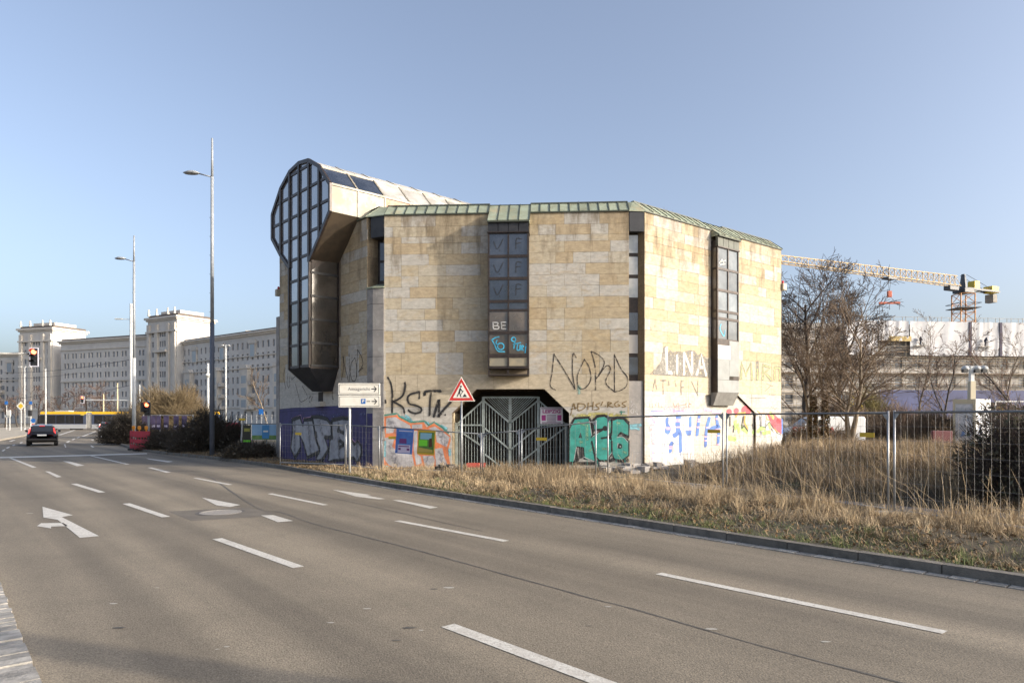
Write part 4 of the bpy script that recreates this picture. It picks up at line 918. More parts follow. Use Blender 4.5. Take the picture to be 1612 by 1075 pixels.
strokes(wall1, W1, OP, SPp, [[(255, 225), (400, 170), (430, 300)], [(435, 260), (440, 220), (555, 205), (560, 185), (690, 180)], [(880, 235), (1060, 195), (1180, 205)], [(1200, 540), (1260, 600), (1310, 570), (1370, 660)]], .03, g_pnk, .0088, 'graffiti_halo', smooth=False)
for q in ([(584, 645), (589, 645), (589, 736), (578, 736), (578, 646)],):
    WK = W((-5.02, 24.62), (J_[0], J_[1]-.02)); mb = MB(); mb.obox(WK.P(0, .05, .004), WK.T*(WK.len), WK.N*.003, (0, 0, 2.0)); mb.build('graffiti_ground', g_pur, colL)
# grey white piece with orange rim
OB, SBp = (584, 640), 10.236
org = [(205, 160), (430, 130), (450, 170), (640, 265), (850, 250), (900, 330), (1010, 265), (1130, 350), (1280, 470), (1282, 560), (1240, 700), (1290, 1000), (1100, 1012), (800, 1015), (300, 1010), (160, 880), (215, 700), (215, 560), (225, 490), (230, 450)]
fills(wall2, W2, OB, SBp, [org], g_org, .006, 'graffiti_ground')
fills(wall2, W2, OB, SBp, [[(245, 185), (390, 165), (480, 220), (630, 300), (640, 350), (380, 350), (360, 420), (245, 430)], [(660, 290), (825, 280), (830, 350), (660, 350)], [(222, 500), (390, 480), (340, 640), (390, 690), (390, 740), (660, 760), (700, 950), (620, 1000), (400, 1000), (280, 930), (222, 850)],
    [(690, 390), (750, 390), (740, 760), (800, 800), (820, 910), (730, 940), (690, 700)], [(930, 350), (1030, 320), (1150, 400), (1270, 490), (1220, 650), (1060, 570), (1040, 400)], [(1030, 680), (1150, 660), (1180, 800), (1260, 1000), (1050, 1000)], [(830, 790), (1000, 790), (1030, 860), (1010, 990), (880, 1000)]], g_silw, .0075, 'graffiti_letter')
strokes(wall2, W2, OB, SBp, [[(212, 140), (425, 108), (455, 155), (640, 250), (868, 232), (930, 300), (1020, 248), (1150, 330), (1250, 430)]], .08, g_grn, .0068, 'graffiti_halo', smooth=False)
strokes(wall2, W2, OB, SBp, [[(500, 170), (660, 220)], [(560, 150), (640, 200)], [(1130, 310), (1230, 360)], [(880, 260), (930, 270)]], .13, g_lbl, .0064, 'graffiti_halo')
strokes(wall2, W2, OB, SBp, [[(225, 560), (225, 800)], [(250, 960), (330, 1000)], [(1265, 690), (1270, 780)]], .12, g_lbl, .0085, 'graffiti_patch')
# the turquoise piece
OT, ST = (886, 620), 8.6
teal = [[(95, 480), (165, 345), (345, 335), (395, 560), (385, 640), (430, 900), (300, 870), (285, 720), (190, 705), (150, 910), (92, 912)],
        [(425, 370), (470, 320), (560, 310), (640, 350), (660, 430), (650, 520), (570, 590), (650, 620), (660, 700), (660, 800), (600, 890), (500, 890), (440, 830), (380, 650), (400, 570), (540, 500), (560, 460), (420, 480)],
        [(670, 370), (740, 340), (820, 350), (885, 420), (885, 560), (780, 510), (730, 570), (800, 580), (885, 640), (885, 830), (800, 890), (700, 870), (665, 780), (660, 600)]]
strokes(wall2, W2, OT, ST, [[(150, 320), (420, 290), (600, 290), (860, 320)]], .28, g_yel, .0052, 'graffiti_halo')
strokes(wall2, W2, OT, ST, [[(130, 400), (160, 335), (350, 322), (400, 420)], [(420, 360), (470, 305), (560, 295), (660, 345), (740, 322), (830, 335), (886, 395)], [(150, 700), (200, 900)], [(240, 720), (250, 860)], [(420, 480), (400, 400)], [(100, 935), (240, 940), (420, 940), (520, 890), (640, 900), (700, 880), (800, 910), (880, 890)], [(470, 480), (590, 470)], [(540, 590), (640, 590)], [(740, 545), (800, 530), (886, 580)]], .17, g_blk, .006, 'graffiti_shadow', smooth=False)
strokes(wall2, W2, OT, ST, [p+[p[0]] for p in teal], .14, g_blk, .0066, 'graffiti_outline', smooth=False)
fills(wall2, W2, OT, ST, teal, g_teal, .0078, 'graffiti_letter')
fills(wall2, W2, OT, ST, [[(213, 592), (240, 515), (264, 602)], circ(770, 706, 36), circ(572, 465, 36)], g_blk, .0088, 'graffiti_counter')
strokes(wall2, W2, OT, ST, [[(405, 500), (470, 485), (545, 480), (590, 465)], [(520, 600), (590, 590), (655, 598)], [(405, 400), (415, 480), (395, 580)], [(664, 380), (660, 480), (655, 560)], [(662, 640), (664, 790)], [(390, 640), (420, 780), (445, 880)]], .085, g_blk, .0089, 'graffiti_shadow')
fills(wall2, W2, OT, ST, [circ(778, 712, 10)], g_wht, .0096, 'graffiti_dot')
strokes(wall2, W2, OT, ST, [[(360, 360), (392, 560)], [(150, 900), (185, 720)], [(400, 580), (480, 530)], [(730, 590), (810, 580), (880, 650)], [(735, 730), (750, 665)], [(280, 850), (420, 910)], [(600, 880), (665, 790)]], .022, g_wht, .0092, 'graffiti_highlight')
strokes(wall2, W2, OT, ST, [[(200, 380), (300, 420)], [(330, 420), (330, 620)], [(640, 400), (630, 520)], [(730, 390), (780, 400)], [(230, 650), (260, 650)], [(540, 740), (600, 750)], [(820, 780), (860, 800)], [(360, 770), (420, 720)]], .13, spray('mint_haze', (.22, .42, .26), .95, .45), .0084, 'graffiti_haze')
strokes(wall2, W2, OT, ST, [[(105, 290), (130, 190), (150, 130), (172, 205)], [(112, 205), (200, 186)], [(205, 130), (212, 225), (300, 185), (290, 140), (205, 128)], [(345, 118), (340, 212)], [(345, 168), (410, 160)], [(412, 108), (405, 218)], [(500, 125), (448, 150), (492, 200), (430, 216)], [(540, 105), (518, 155)], [(572, 162), (578, 164)], [(612, 108), (606, 182)], [(612, 112), (662, 125), (612, 150), (682, 180)], [(752, 98), (702, 132), (722, 172), (772, 158), (745, 140)], [(862, 98), (802, 130), (850, 168), (800, 182)]], .045, g_brn, .007, 'graffiti_tag')
strokes(wall2, W2, OT, ST, [[(770, 245), (840, 240)], [(790, 230), (795, 275)]], .05, g_grn, .007, 'graffiti_tag')
strokes(wall2, W2, (680, 560), 4.03, [[(930, 185), (935, 240)], [(925, 200), (945, 205)]], .14, spray('mint_drip', (.30, .48, .42), .9, .4), .007, 'graffiti_haze')
strokes(cst, WCf, OT, ST, [[(920, 90), (935, 110), (915, 110)], [(920, 180), (960, 130), (1000, 190)], [(930, 260), (920, 220), (960, 200), (950, 260), (930, 255)], [(980, 230), (1010, 280), (1000, 210)]], .022, g_wht, .008, 'graffiti_tag')
strokes(cst, WCf, OT, ST, [[(910, 430), (1060, 420)], [(915, 460), (1030, 470)]], .14, g_lbl, .006, 'graffiti_patch')
# sunlit wall: LINA, lettering below, green word
OL, SL_ = (1000, 480), 6.324
fills(wall3, W3, OL, SL_, [[(140, 692), (210, 620), (255, 560), (278, 425), (300, 405), (330, 440), (370, 470), (430, 460), (470, 470), (540, 450), (590, 455), (620, 500), (660, 480), (700, 525), (735, 535), (735, 722), (450, 712)]], g_gry, .006, 'graffiti_shadow')
strokes(wall3, W3, OL, SL_, [[(310, 425), (313, 680)], [(313, 670), (362, 676)], [(415, 500), (416, 682)], [(485, 475), (486, 690)], [(490, 485), (525, 580), (562, 690)], [(564, 470), (566, 690)], [(612, 695), (640, 580), (660, 490), (680, 590), (705, 700)], [(628, 620), (692, 622)]], .15, g_wht, .008, 'graffiti_letter', smooth=False)
strokes(wall3, W3, OL, SL_, [[(170, 858), (185, 790), (195, 740), (212, 835)], [(252, 752), (310, 752)], [(276, 752), (276, 888)], [(332, 760), (336, 800)], [(395, 755), (405, 810)], [(455, 750), (456, 895)], [(455, 758), (482, 756)], [(455, 820), (480, 818)], [(560, 762), (590, 830), (620, 900)], [(622, 755), (620, 900)]], .07, g_gry, .0066, 'graffiti_tag', smooth=False)
strokes(wall3, W3, OL, SL_, [[(1050, 735), (1060, 580), (1100, 700), (1150, 575), (1162, 740)], [(1215, 570), (1216, 740)], [(1268, 740), (1272, 600), (1350, 625), (1285, 672), (1350, 740)], [(1388, 735), (1388, 625), (1438, 628), (1438, 745)]], .24, g_gry, .0058, 'graffiti_shadow', smooth=False)
strokes(wall3, W3, OL, SL_, [[(1050, 735), (1060, 580), (1100, 700), (1150, 575), (1162, 740)], [(1215, 640), (1216, 740)], [(1268, 740), (1272, 600), (1350, 625), (1285, 672), (1350, 740)], [(1388, 735), (1388, 625), (1438, 628), (1438, 745)]], .12, g_olv, .0072, 'graffiti_letter', smooth=False)
strokes(wall3, W3, OL, SL_, [[(1158, 880), (1160, 990)], [(1130, 928), (1300, 925)], [(1330, 890), (1400, 890)], [(1290, 860), (1350, 800)], [(1300, 780), (1370, 810)]], .035, g_gry, .007, 'graffiti_tag')
strokes(wall3, W3, OL, SL_, [[(375, 970), (395, 1020), (420, 980)], [(430, 975), (435, 1030)], [(440, 1000), (500, 990)], [(505, 970), (505, 1035)], [(540, 970), (530, 1030)], [(540, 985), (560, 990)]], .03, spray('dull_red_marker', (.42, .13, .11), .4, .35), .007, 'graffiti_tag')
strokes(wall3, W3, OL, SL_, [[(140, 980), (142, 1010)], [(165, 975), (170, 1020)], [(195, 985), (205, 1005)], [(230, 970), (232, 1015)], [(255, 990), (265, 1020)]], .03, g_gry, .007, 'graffiti_tag')
# white, blue and pink piece
OM, SM = (1014, 625), 9.77
fills(wall3, W3, OM, SM, [[(80, 280), (130, 235), (770, 235), (770, 1040), (90, 1040)]], g_wht, .005, 'graffiti_ground')
strokes(wall3, W3, OM, SM, [[(330, 160), (340, 220)], [(400, 190), (700, 200)], [(130, 560), (150, 700)], [(110, 440), (115, 480)]], .34, g_dpk, .006, 'graffiti_haze')
strokes(wall3, W3, OM, SM, [[(90, 250), (300, 232), (780, 228)], [(95, 300), (150, 380), (165, 450), (160, 510)], [(150, 740), (120, 960)]], .11, g_pnk, .0066, 'graffiti_band')
strokes(wall3, W3, OM, SM, [[(100, 212), (300, 210)], [(440, 180), (480, 212), (590, 212)], [(130, 280), (350, 290), (770, 280)], [(320, 465), (316, 800)], [(635, 510), (633, 810)], [(500, 560), (505, 740)], [(165, 440), (165, 520), (140, 525)]], .028, g_blu, .0074, 'graffiti_line')
strokes(wall3, W3, OM, SM, [[(180, 320), (208, 450), (192, 650), (175, 850)], [(585, 320), (560, 400)], [(240, 320), (235, 540)], [(820, 600), (825, 760)]], .02, spray('grey_teal_line', (.35, .48, .48), .4, .3), .007, 'graffiti_line')
bl = [[(350, 330), (352, 420), (385, 490), (365, 535), (335, 515)], [(525, 292), (505, 400), (525, 500), (552, 560), (555, 700), (560, 830)], [(705, 320), (706, 470), (700, 548), (655, 550)], [(430, 700), (400, 760), (402, 835)], [(525, 540), (480, 580), (450, 596)]]
strokes(wall3, W3, OM, SM, bl, .2, g_blu, .0072, 'graffiti_letter')
fills(wall3, W3, OM, SM, [[(485, 295), (570, 295), (548, 400), (555, 540), (490, 540), (475, 400)]], g_blu, .0076, 'graffiti_letter')
strokes(wall3, W3, OM, SM, [[(345, 470), (395, 470)], [(345, 492), (395, 492)], [(480, 345), (560, 345)], [(480, 370), (560, 370)], [(485, 460), (555, 460)], [(690, 475), (720, 475)], [(690, 495), (720, 495)], [(385, 760), (430, 760)], [(385, 785), (430, 785)]], .06, g_pnk, .0084, 'graffiti_bar', smooth=False)
inf = W3; po = -.10
strokes(wall3, W3, OM, SM, [[(845, 290), (825, 450), (812, 580)], [(1000, 320), (960, 480), (945, 620), (942, 750)], [(1112, 290), (1128, 450)], [(1145, 540), (1135, 700)], [(1000, 510), (1080, 470), (1165, 465)]], .2, g_blu, .012, 'graffiti_letter', base=po)
strokes(wall3, W3, OM, SM, [[(820, 340), (860, 340)], [(820, 375), (860, 375)], [(805, 462), (845, 462)], [(955, 470), (1000, 465)], [(925, 610), (970, 610)], [(925, 668), (970, 668)], [(1095, 335), (1140, 335)], [(1110, 590), (1180, 590)], [(1110, 730), (1170, 730)], [(1020, 530), (1100, 500), (1170, 490)]], .07, g_pnk, .016, 'graffiti_bar', smooth=False, base=po)
strokes(wall3, W3, OM, SM, [[(790, 215), (880, 205)], [(920, 190), (1020, 200)], [(1040, 222), (1170, 225)]], .16, g_pnk, .012, 'graffiti_band', base=po)
# red and lime piece
OR, SRr = (1130, 600), 10.75
rr0 = (W3.u(1190)-W3.u(1130))
strokes(wall3, W3, OR, SRr, [[(690, 600), (700, 880)], [(760, 600), (760, 900)], [(840, 700), (830, 900)], [(930, 850), (960, 960)], [(1030, 900), (1060, 960)]], .5, g_wht, .0052, 'graffiti_ground')
fills(wall3, W3, OR, SRr, [[(830, 550), (900, 520), (1000, 600), (1075, 700), (1070, 900), (940, 800), (880, 680)], circ(1030, 665, 45)], g_red, .0066, 'graffiti_letter')
strokes(wall3, W3, OR, SRr, [[(670, 860), (720, 800), (790, 800)], [(760, 880), (880, 860)], [(860, 720), (880, 790)], [(880, 540), (940, 620)]], .2, g_lim, .0074, 'graffiti_haze')
strokes(wall3, W3, OR, SRr, [[(700, 590), (716, 760), (800, 780), (870, 685), (930, 780), (1000, 875), (1070, 910)], [(900, 800), (940, 860)]], .05, g_blk, .0086, 'graffiti_outline', smooth=False)
strokes(wall3, W3, OR, SRr, [[(660, 505), (690, 520), (720, 545), (800, 550), (830, 640), (870, 660)], [(940, 790), (1010, 860)]], .05, spray('amber_line', (.60, .30, .05), .4, .3), .008, 'graffiti_line')
strokes(wall3, W3, OR, SRr, [[(1085, 640), (1088, 880)]], .12, g_blu, .006, 'graffiti_edge')
strokes(wall3, W3, OR, SRr, [[(840, 450), (860, 440)], [(880, 470), (900, 430), (920, 470)], [(940, 440), (960, 480), (990, 450)]], .03, g_gry, .007, 'graffiti_tag')
fills(wall3, W3, OR, SRr, [circ(480, 490, 85, ry=80), circ(310, 500, 42, ry=50), circ(190, 515, 45, ry=50)], g_red, .012, 'graffiti_blot', base=po)
strokes(wall3, W3, OR, SRr, [[(330, 740), (360, 850)], [(400, 780), (490, 850)], [(290, 680), (300, 800)], [(600, 880), (620, 830)], [(180, 960), (300, 980)]], .24, g_lim, .014, 'graffiti_haze', base=po)
strokes(wall3, W3, OR, SRr, [[(300, 600), (330, 555), (460, 540)], [(455, 590), (450, 700), (500, 800)]], .12, spray('amber_line', (.60, .30, .05), .4, .3), .016, 'graffiti_line', base=po)
strokes(wall3, W3, OR, SRr, [[(430, 590), (400, 790), (440, 760), (500, 840)], [(580, 720), (590, 800)], [(670, 650), (670, 730)], [(260, 750), (260, 860)], [(200, 600), (200, 760)]], .09, g_blk, .018, 'graffiti_outline', base=po)
# on the bay glass
OG, SG = (760, 440), 6.72
strokes(bay2, W2, OG, SG, [[(108, 450), (112, 522)], [(108, 452), (158, 456), (150, 484), (114, 487)], [(114, 487), (168, 495), (160, 520), (112, 522)], [(195, 450), (245, 450)], [(195, 450), (200, 520)], [(200, 485), (240, 483)], [(200, 520), (245, 520)]], .045, g_wht, -.024, 'window_tag', base=BAYD)
strokes(bay2, W2, OG, SG, [[(92, 640), (130, 615), (172, 605)], [(98, 640), (125, 690), (160, 755), (232, 762)], circ(190, 706, 34)+[(224, 706)], [(150, 640), (140, 670), (160, 690)], circ(326, 632, 22)+[(348, 632)], [(340, 650), (328, 728)], [(322, 685), (402, 666)], [(368, 680), (362, 740), (388, 742), (395, 690)], [(405, 745), (410, 700), (432, 705), (412, 725), (428, 748)], [(455, 705), (448, 775)], [(458, 682), (459, 686)]], .05, g_cya, -.024, 'window_tag', base=BAYD)
strokes(bay2, W2, OG, SG, [[(325, 385), (355, 365), (380, 400), (405, 410), (410, 435)], [(320, 470), (322, 530)], [(350, 480), (352, 525), (350, 500), (385, 500)], [(110, 420), (150, 390), (180, 395)]], .02, g_gry, -.024, 'window_tag', base=BAYD)
for y0 in (380, 417, 452):
    strokes(bay2, W2, (0, 0), 1, [[(777, y0), (783, y0+12), (792, y0-4)], [(786, y0+14), (787, y0+14.5)], [(812, y0+12), (813, y0-4), (821, y0-4)], [(812.5, y0+3), (820, y0+2)]], .035, g_blk, -.024, 'window_tag', base=BAYD)
strokes(bay3, W3, OL, SL_, [[(860, 190), (850, 240), (890, 310), (900, 250)]], .05, g_cya, -.024, 'window_tag', base=bd3)
strokes(bay3, W3, (1000, 320), SL_, [[(840, 600), (870, 560), (890, 600)], [(860, 580), (905, 570)], [(850, 610), (900, 605)]], .05, g_wht, -.024, 'window_tag', base=bd3)

# drips and overspray round the big pieces
strokes(wall2, W2, OT, ST, [[(180, 340), (340, 330)], [(470, 310), (640, 340)], [(740, 335), (870, 400)], [(120, 900), (160, 930)], [(700, 890), (860, 890)]], .42, g_over, .0049, 'graffiti_overspray')
strokes(wall2, W2, OT, ST, [[(130, 905), (131, 990)], [(330, 880), (331, 960)], [(470, 890), (471, 975)], [(560, 890), (561, 940)], [(840, 880), (841, 965)], [(720, 870), (721, 930)]], .02, g_teal, .0094, 'graffiti_drip')
strokes(wall1, W1, OP, SPp, [[(300, 260), (300, 800)], [(520, 300), (560, 780)], [(700, 260), (740, 480)], [(1000, 300), (1010, 840)], [(1290, 650), (1290, 880)]], .34, spray('dark_silver_shade', (.14, .14, .17), 1., .45, .7), .0082, 'graffiti_shade')
strokes(wall2, W2, OB, SBp, [[(300, 600), (420, 950)], [(300, 230), (420, 380)], [(1100, 720), (1180, 980)], [(900, 830), (960, 980)], [(1100, 430), (1200, 600)]], .34, spray('grey_smear', (.26, .26, .29), 1., .46, .8), .0088, 'graffiti_shade')
strokes(wall3, W3, OM, SM, [[(320, 800), (318, 880)], [(555, 830), (556, 900)], [(200, 300), (202, 420)], [(720, 540), (720, 640)]], .03, g_blu, .008, 'graffiti_drip')
# ------------------------------------------------------------------ signs, fences, lamps, signals, vehicles
m_galv = mat('galvanised_steel', (.36, .37, .38), .45, (.28, .29, .30), 8, metal=.55)
m_rail = mat('fence_top_rail', (.13, .14, .15), .5, (.18, .19, .20), 6, metal=.4)
m_wire = mat('fence_wire', (.20, .20, .20), .6, metal=.3)
m_sgw = mat('sign_white', (.72, .70, .63), .45, (.66, .63, .55), 4); m_ink2 = mat('sign_black', (.025, .025, .027), .5); m_sgr = mat('sign_red', (.48, .03, .025), .4); m_blue = mat('sign_blue', (.02, .13, .42), .4); m_yel = mat('sign_yellow', (.62, .42, .03), .5)
m_conc = mat('rough_concrete', (.30, .28, .25), .9, (.22, .205, .18), 5, bump=.5, bscale=30)
m_greypole = mat('grey_painted_pole', (.30, .32, .34), .45, (.24, .26, .28), 3); m_wpole = mat('pale_mast', (.52, .53, .52), .5, (.44, .45, .44), 3); m_dpole = mat('blue_grey_lower_pole', (.085, .10, .13), .5, (.11, .12, .15), 2)
m_bird = mat('lens_dark', (.02, .02, .02), .3)
def facing(px, py_top, Y): return PX(px, Y), PZ(py_top, Y)
# direction board
Y = 22.2; bx = PX(550.5, Y); gb = ground_h(bx, Y)
s = thing('direction_sign', 'white Amtsgericht and parking direction board on a thin post before the purple graffiti', 'road sign', (bx, Y, gb))
MB().tube((bx, Y, gb-.1), (bx, Y, PZ(604, Y)), .038, n=10).build('post', m_wpole, s, smooth=True)
def board(py0, py1, px0, px1, Yp):
    x0, x1, z0, z1 = PX(px0, Yp), PX(px1, Yp), PZ(py1, Yp), PZ(py0, Yp)
    b = MB().box(x0, x1, Yp-.03, Yp, z0, z1).build('board', m_sgw, s, bevel=.015)
    fr = MB(); t = .012; i = .035
    for (a, c, d, e) in ((x0+i, x1-i, z0+i, z0+i+t), (x0+i, x1-i, z1-i-t, z1-i), (x0+i, x0+i+t, z0+i+t, z1-i-t), (x1-i-t, x1-i, z0+i+t, z1-i-t)): fr.box(a, c, Yp-.033, Yp-.03, d, e)
    fr.build('border_line', m_ink2, b)
    mb = MB(); cz = (z0+z1)/2; xa = x1-.28; xb = x1-.10; yy = Yp-.034; mb.prism([(xa, yy, cz-.015), (xb-.02, yy, cz-.015), (xb-.02, yy, cz+.015), (xa, yy, cz+.015)], (0, .003, 0))
    for sgn in (-1, 1): mb.prism([(xb, yy-.001, cz), (xb-.03, yy-.001, cz), (xb-.11, yy-.001, cz+sgn*.09), (xb-.075, yy-.001, cz+sgn*.09)], (0, .003, 0))
    mb.build('arrow', m_ink2, b); return b, x0, x1, cz, yy
b, x0, x1, cz, yy = board(603.2, 621.4, 532.5, 598.5, Y-.06)
text('Amtsgericht', .145, mat('sign_grey_letter', (.16, .16, .16), .5), (x1-.32, yy, cz), (1.0, 0, 0), (0, 0, 1), b, align='RIGHT')
b, x0, x1, cz, yy = board(622.2, 641.2, 533, 599, Y-.06)
MB().box(x1-.62, x1-.48, yy-.002, yy+.004, cz-.08, cz+.08).build('parking_symbol', m_blue, b); text('P', .14, m_sgw, (x1-.55, yy-.006, cz), (1, 0, 0), (0, 0, 1), b, align='CENTER', bold=.004)
MB().box(x1-.44, x1-.33, yy, yy+.003, cz-.012, cz+.012).build('small_print', m_ink2, b)
# roadworks triangle
Y = 20.4; tx = PX(726.5, Y); gt_ = ground_h(tx, Y)
s = thing('roadworks_sign', 'red bordered roadworks triangle on a grey post in front of the gate', 'road sign', (tx, Y, gt_))
MB().tube((tx, Y, gt_-.1), (tx, Y, PZ(628, Y)), .03, n=10).build('post', m_galv, s, smooth=True)
z0, z1, hw = PZ(631.6, Y), PZ(593, Y), (PX(748, Y)-PX(705, Y))/2; yf = Y-.045
def tri(k, y): c = z0+(z1-z0)*.36; return [(tx-hw*k, y, c+(z0-c)*k), (tx+hw*k, y, c+(z0-c)*k), (tx, y, c+(z1-c)*k)]
MB().prism(tri(1, yf), (0, .012, 0)).build('sign_plate', m_sgw, s, bevel=.004); MB().prism(tri(.91, yf-.004), (0, .004, 0)).build('red_border', m_sgr, s); MB().prism(tri(.62, yf-.008), (0, .004, 0)).build('white_field', m_sgw, s)
mb = MB(); y = yf-.012; zc = z0+(z1-z0)*.12; q = hw*.045
def lim(p, q_, w): 
    a, b_ = Vector((p[0], p[1])), Vector((q_[0], q_[1])); d = (b_-a).normalized(); n_ = Vector((-d.y, d.x))*w; mb.prism([(tx+v.x*hw, y, zc+v.y*hw) for v in (a-n_, b_-n_, b_+n_, a+n_)], (0, .003, 0))
lim((-.30, .12), (-.18, .42), .035); lim((-.02, .10), (-.14, .42), .035); lim((-.16, .40), (-.06, .75), .06); lim((-.08, .72), (.10, .48), .03); lim((.16, .55), (-.02, .30), .02)
mb.prism([(tx+hw*(-.03+.075*math.cos(k*.7854)), y, zc+hw*(.86+.075*math.sin(k*.7854))) for k in range(8)], (0, .003, 0)); mb.prism([(tx+hw*.08, y, zc+hw*.10), (tx+hw*.42, y, zc+hw*.10), (tx+hw*.25, y, zc+hw*.34)], (0, .003, 0)); mb.build('digging_figure', m_ink2, s)

# temporary fence panels
FG = 'temporary mesh fence panels in front of the building'
def panel(p0, p1, zb0, zb1, zt0, zt1, label, plate=True, nv=None):
    a, b = Vector((*p0, 0)), Vector((*p1, 0)); d = b-a; L_ = d.length; t = thing('mesh_fence', label, 'fence panel', (a.x, a.y, zb0), FG)
    ba, bb, ta, tb = a+Vector((0, 0, zb0)), b+Vector((0, 0, zb1)), a+Vector((0, 0, zt0)), b+Vector((0, 0, zt1))
    for lo, hi in ((ba, ta), (bb, tb)): MB().tube(lo-Vector((0, 0, .06)), hi+Vector((0, 0, .04)), .021, n=8).build('post', m_galv, t, smooth=True)
    MB().tube(ta, tb, .021, n=8).build('top_rail', m_rail, t, smooth=True); MB().tube(ba+Vector((0, 0, .12)), bb+Vector((0, 0, .12)), .019, n=8).build('bottom_rail', m_galv, t, smooth=True)
    S = []; nv = nv or max(6, int(L_/.15))
    for k in range(1, nv): f = k/nv; S.append((*(ba.lerp(bb, f)+Vector((0, 0, .12))), *ta.lerp(tb, f), .0024, .0024))
    for k in range(1, 7): f = k/7; S.append((*(ba+Vector((0, 0, .12))).lerp(ta, f), *(bb+Vector((0, 0, .12))).lerp(tb, f), .0024, .0024))
    segs_mesh('wire_mesh', S, m_wire, t, n=3, kind='stuff')
    if plate:
        f = .5 if plate is True else plate; c = ba.lerp(bb, f).lerp(ta.lerp(tb, f), .78); n_ = Vector((d.y, -d.x, 0)).normalized(); n_ = n_ if n_.dot(-a) > 0 else -n_
        piece('name_plate', m_yel, frame_m(c+n_*.012, d.normalized()*.34, n_*.004, Vector((0, 0, .09))), t)
    for q, dz in ((ta, d), (tb, -d)): MB().prism([q, q+dz.normalized()*.14, q-Vector((0, 0, .16))], Vector((d.y, -d.x, 0)).normalized()*.006).build('corner_plate', m_galv, t)
    return t
def fp(px, Y): return (PX(px, Y), Y)
def gh(p): return ground_h(*p)
FP = [  # px0,Y0,px1,Y1,top0,top1,label
 (441, 25.9, 543, 23.9, 667.5, 669.5, 'low mesh fence panel before the purple silver graffiti, left of the direction board', .3),
 (545, 23.85, 597, 22.9, 669, 672, 'short mesh fence panel behind the direction board post', False),
 (601, 22.8, 757, 21.5, 672, 683, 'mesh fence panel carrying the blue and the yellow poster', .12),
 (760, 21.4, 817, 21.0, 683, 678, 'narrow mesh fence panel before the left half of the gate', False),
 (821, 20.95, 938, 19.9, 677, 663.5, 'mesh fence panel before the right half of the gate, rising to the right', .28),
 (957, 19.5, 1138, 17.45, 657, 652, 'mesh fence panel between the turquoise graffiti and the pair of posts at its right', .93),
 (1144, 17.35, 1398, 13.08, 652, 650, 'long mesh fence panel in front of the dry reeds in the middle of the plot', .9),
 (1408, 12.98, 1720, 9.6, 649, 647, 'nearest mesh fence panel at the right edge, in front of the dark ivy bush', .0)]
for (x0, Y0, x1, Y1, t0, t1, lab, pl) in FP:
    a, b = fp(x0, Y0), fp(x1, Y1); panel(a, b, gh(a), gh(b), PZ(t0, Y0), PZ(t1, Y1), lab, pl)
for px, Y, lab in ((1402.5, 13.0, 'concrete fence foot under the pair of posts at right'), (1141, 17.4, 'concrete fence foot half sunk in grass before the sunlit wall'), (948, 19.7, 'concrete fence foot below the turquoise graffiti')):
    p = fp(px, Y); z = gh(p); mb = MB(); mb.prism([Vector((p[0]+x, p[1]+y, z-.05)) for x, y in ((-.42, -.12), (.42, -.12), (.42, .12), (-.42, .12))], (0, 0, .14)); tag(mb.build('concrete_block', m_conc, bevel=.03), lab, 'concrete block', 'concrete feet of the temporary fence')
# posters on the third panel (plain generic prints)
WF = W(fp(601, 22.8), fp(757, 21.5))
def wposter(name, lab, px, py, m, blocks, lean=0):
    c = [WF.P(*WF.uv(x, y, .05), .05) for x, y in zip(px, py)]
    o = tag(MB().prism(c, -WF.N*.006).build(name, m), lab, 'poster', 'posters hung on the mesh fence')
    for i, (pts, mm, nm) in enumerate(blocks): MB().prism([WF.P(*WF.uv(x, y, .05), .052+.0015*i) for x, y in pts], WF.N*.001).build(nm, mm, o)
    return o
pb = mat('poster_blue', (.045, .12, .40), .6, (.08, .2, .5), 3); pw = mat('poster_pale', (.50, .46, .60), .6); pv = mat('poster_violet', (.13, .03, .16), .6); py_ = mat('poster_yellow', (.50, .33, .03), .6); pg = mat('poster_green', (.06, .16, .03), .6, (.12, .24, .04), 3); pl_ = mat('poster_lime', (.16, .62, .03), .6); ps = mat('poster_sky', (.22, .42, .52), .6); pbr = mat('poster_brown', (.07, .03, .015), .6); pta = mat('poster_sand', (.44, .33, .08), .6)
wposter('event_poster', 'blue poster with pale text block hung on the fence before the orange graffiti', (624.5, 651.5, 648.5, 621.8), (674, 676, 715, 712.8), pb,
    [([(628, 677), (649.5, 678.3), (649.4, 679.8), (628, 678.6)], pw, 'lettering'), ([(626.6, 699.5), (646, 700.5), (645.2, 713), (625.8, 712)], pw, 'text_block'), ([(629, 690), (640, 690.5), (640, 698), (628.5, 697.5)], pv, 'dark_block'), ([(627.5, 701), (644, 702), (644, 703.6), (627.5, 702.6)], pv, 'lettering'), ([(627.2, 704.5), (631, 704.7), (631, 708), (627.2, 707.8)], pv, 'price_block'), ([(640.4, 705.6), (644.6, 705.8), (644.6, 709), (640.4, 708.8)], pv, 'price_block')])
wposter('event_poster', 'yellow bordered green poster hung on the fence left of the gate', (658.5, 686, 683.5, 656.4), (676.5, 678, 716.5, 714.5), py_,
    [([(660, 680), (684, 681), (682, 713), (658.8, 711.5)], pg, 'picture_field'), ([(662, 681), (680, 682), (679, 692), (661.5, 691)], ps, 'sky_field'), ([(660, 692), (673, 692.5), (672.5, 702), (659.5, 701.5)], pl_, 'lime_block'), ([(676, 690), (680, 690.2), (680.5, 703), (675, 704)], pbr, 'dark_block'), ([(659.5, 704), (681, 708), (681, 712), (659, 711)], pta, 'sand_field')])

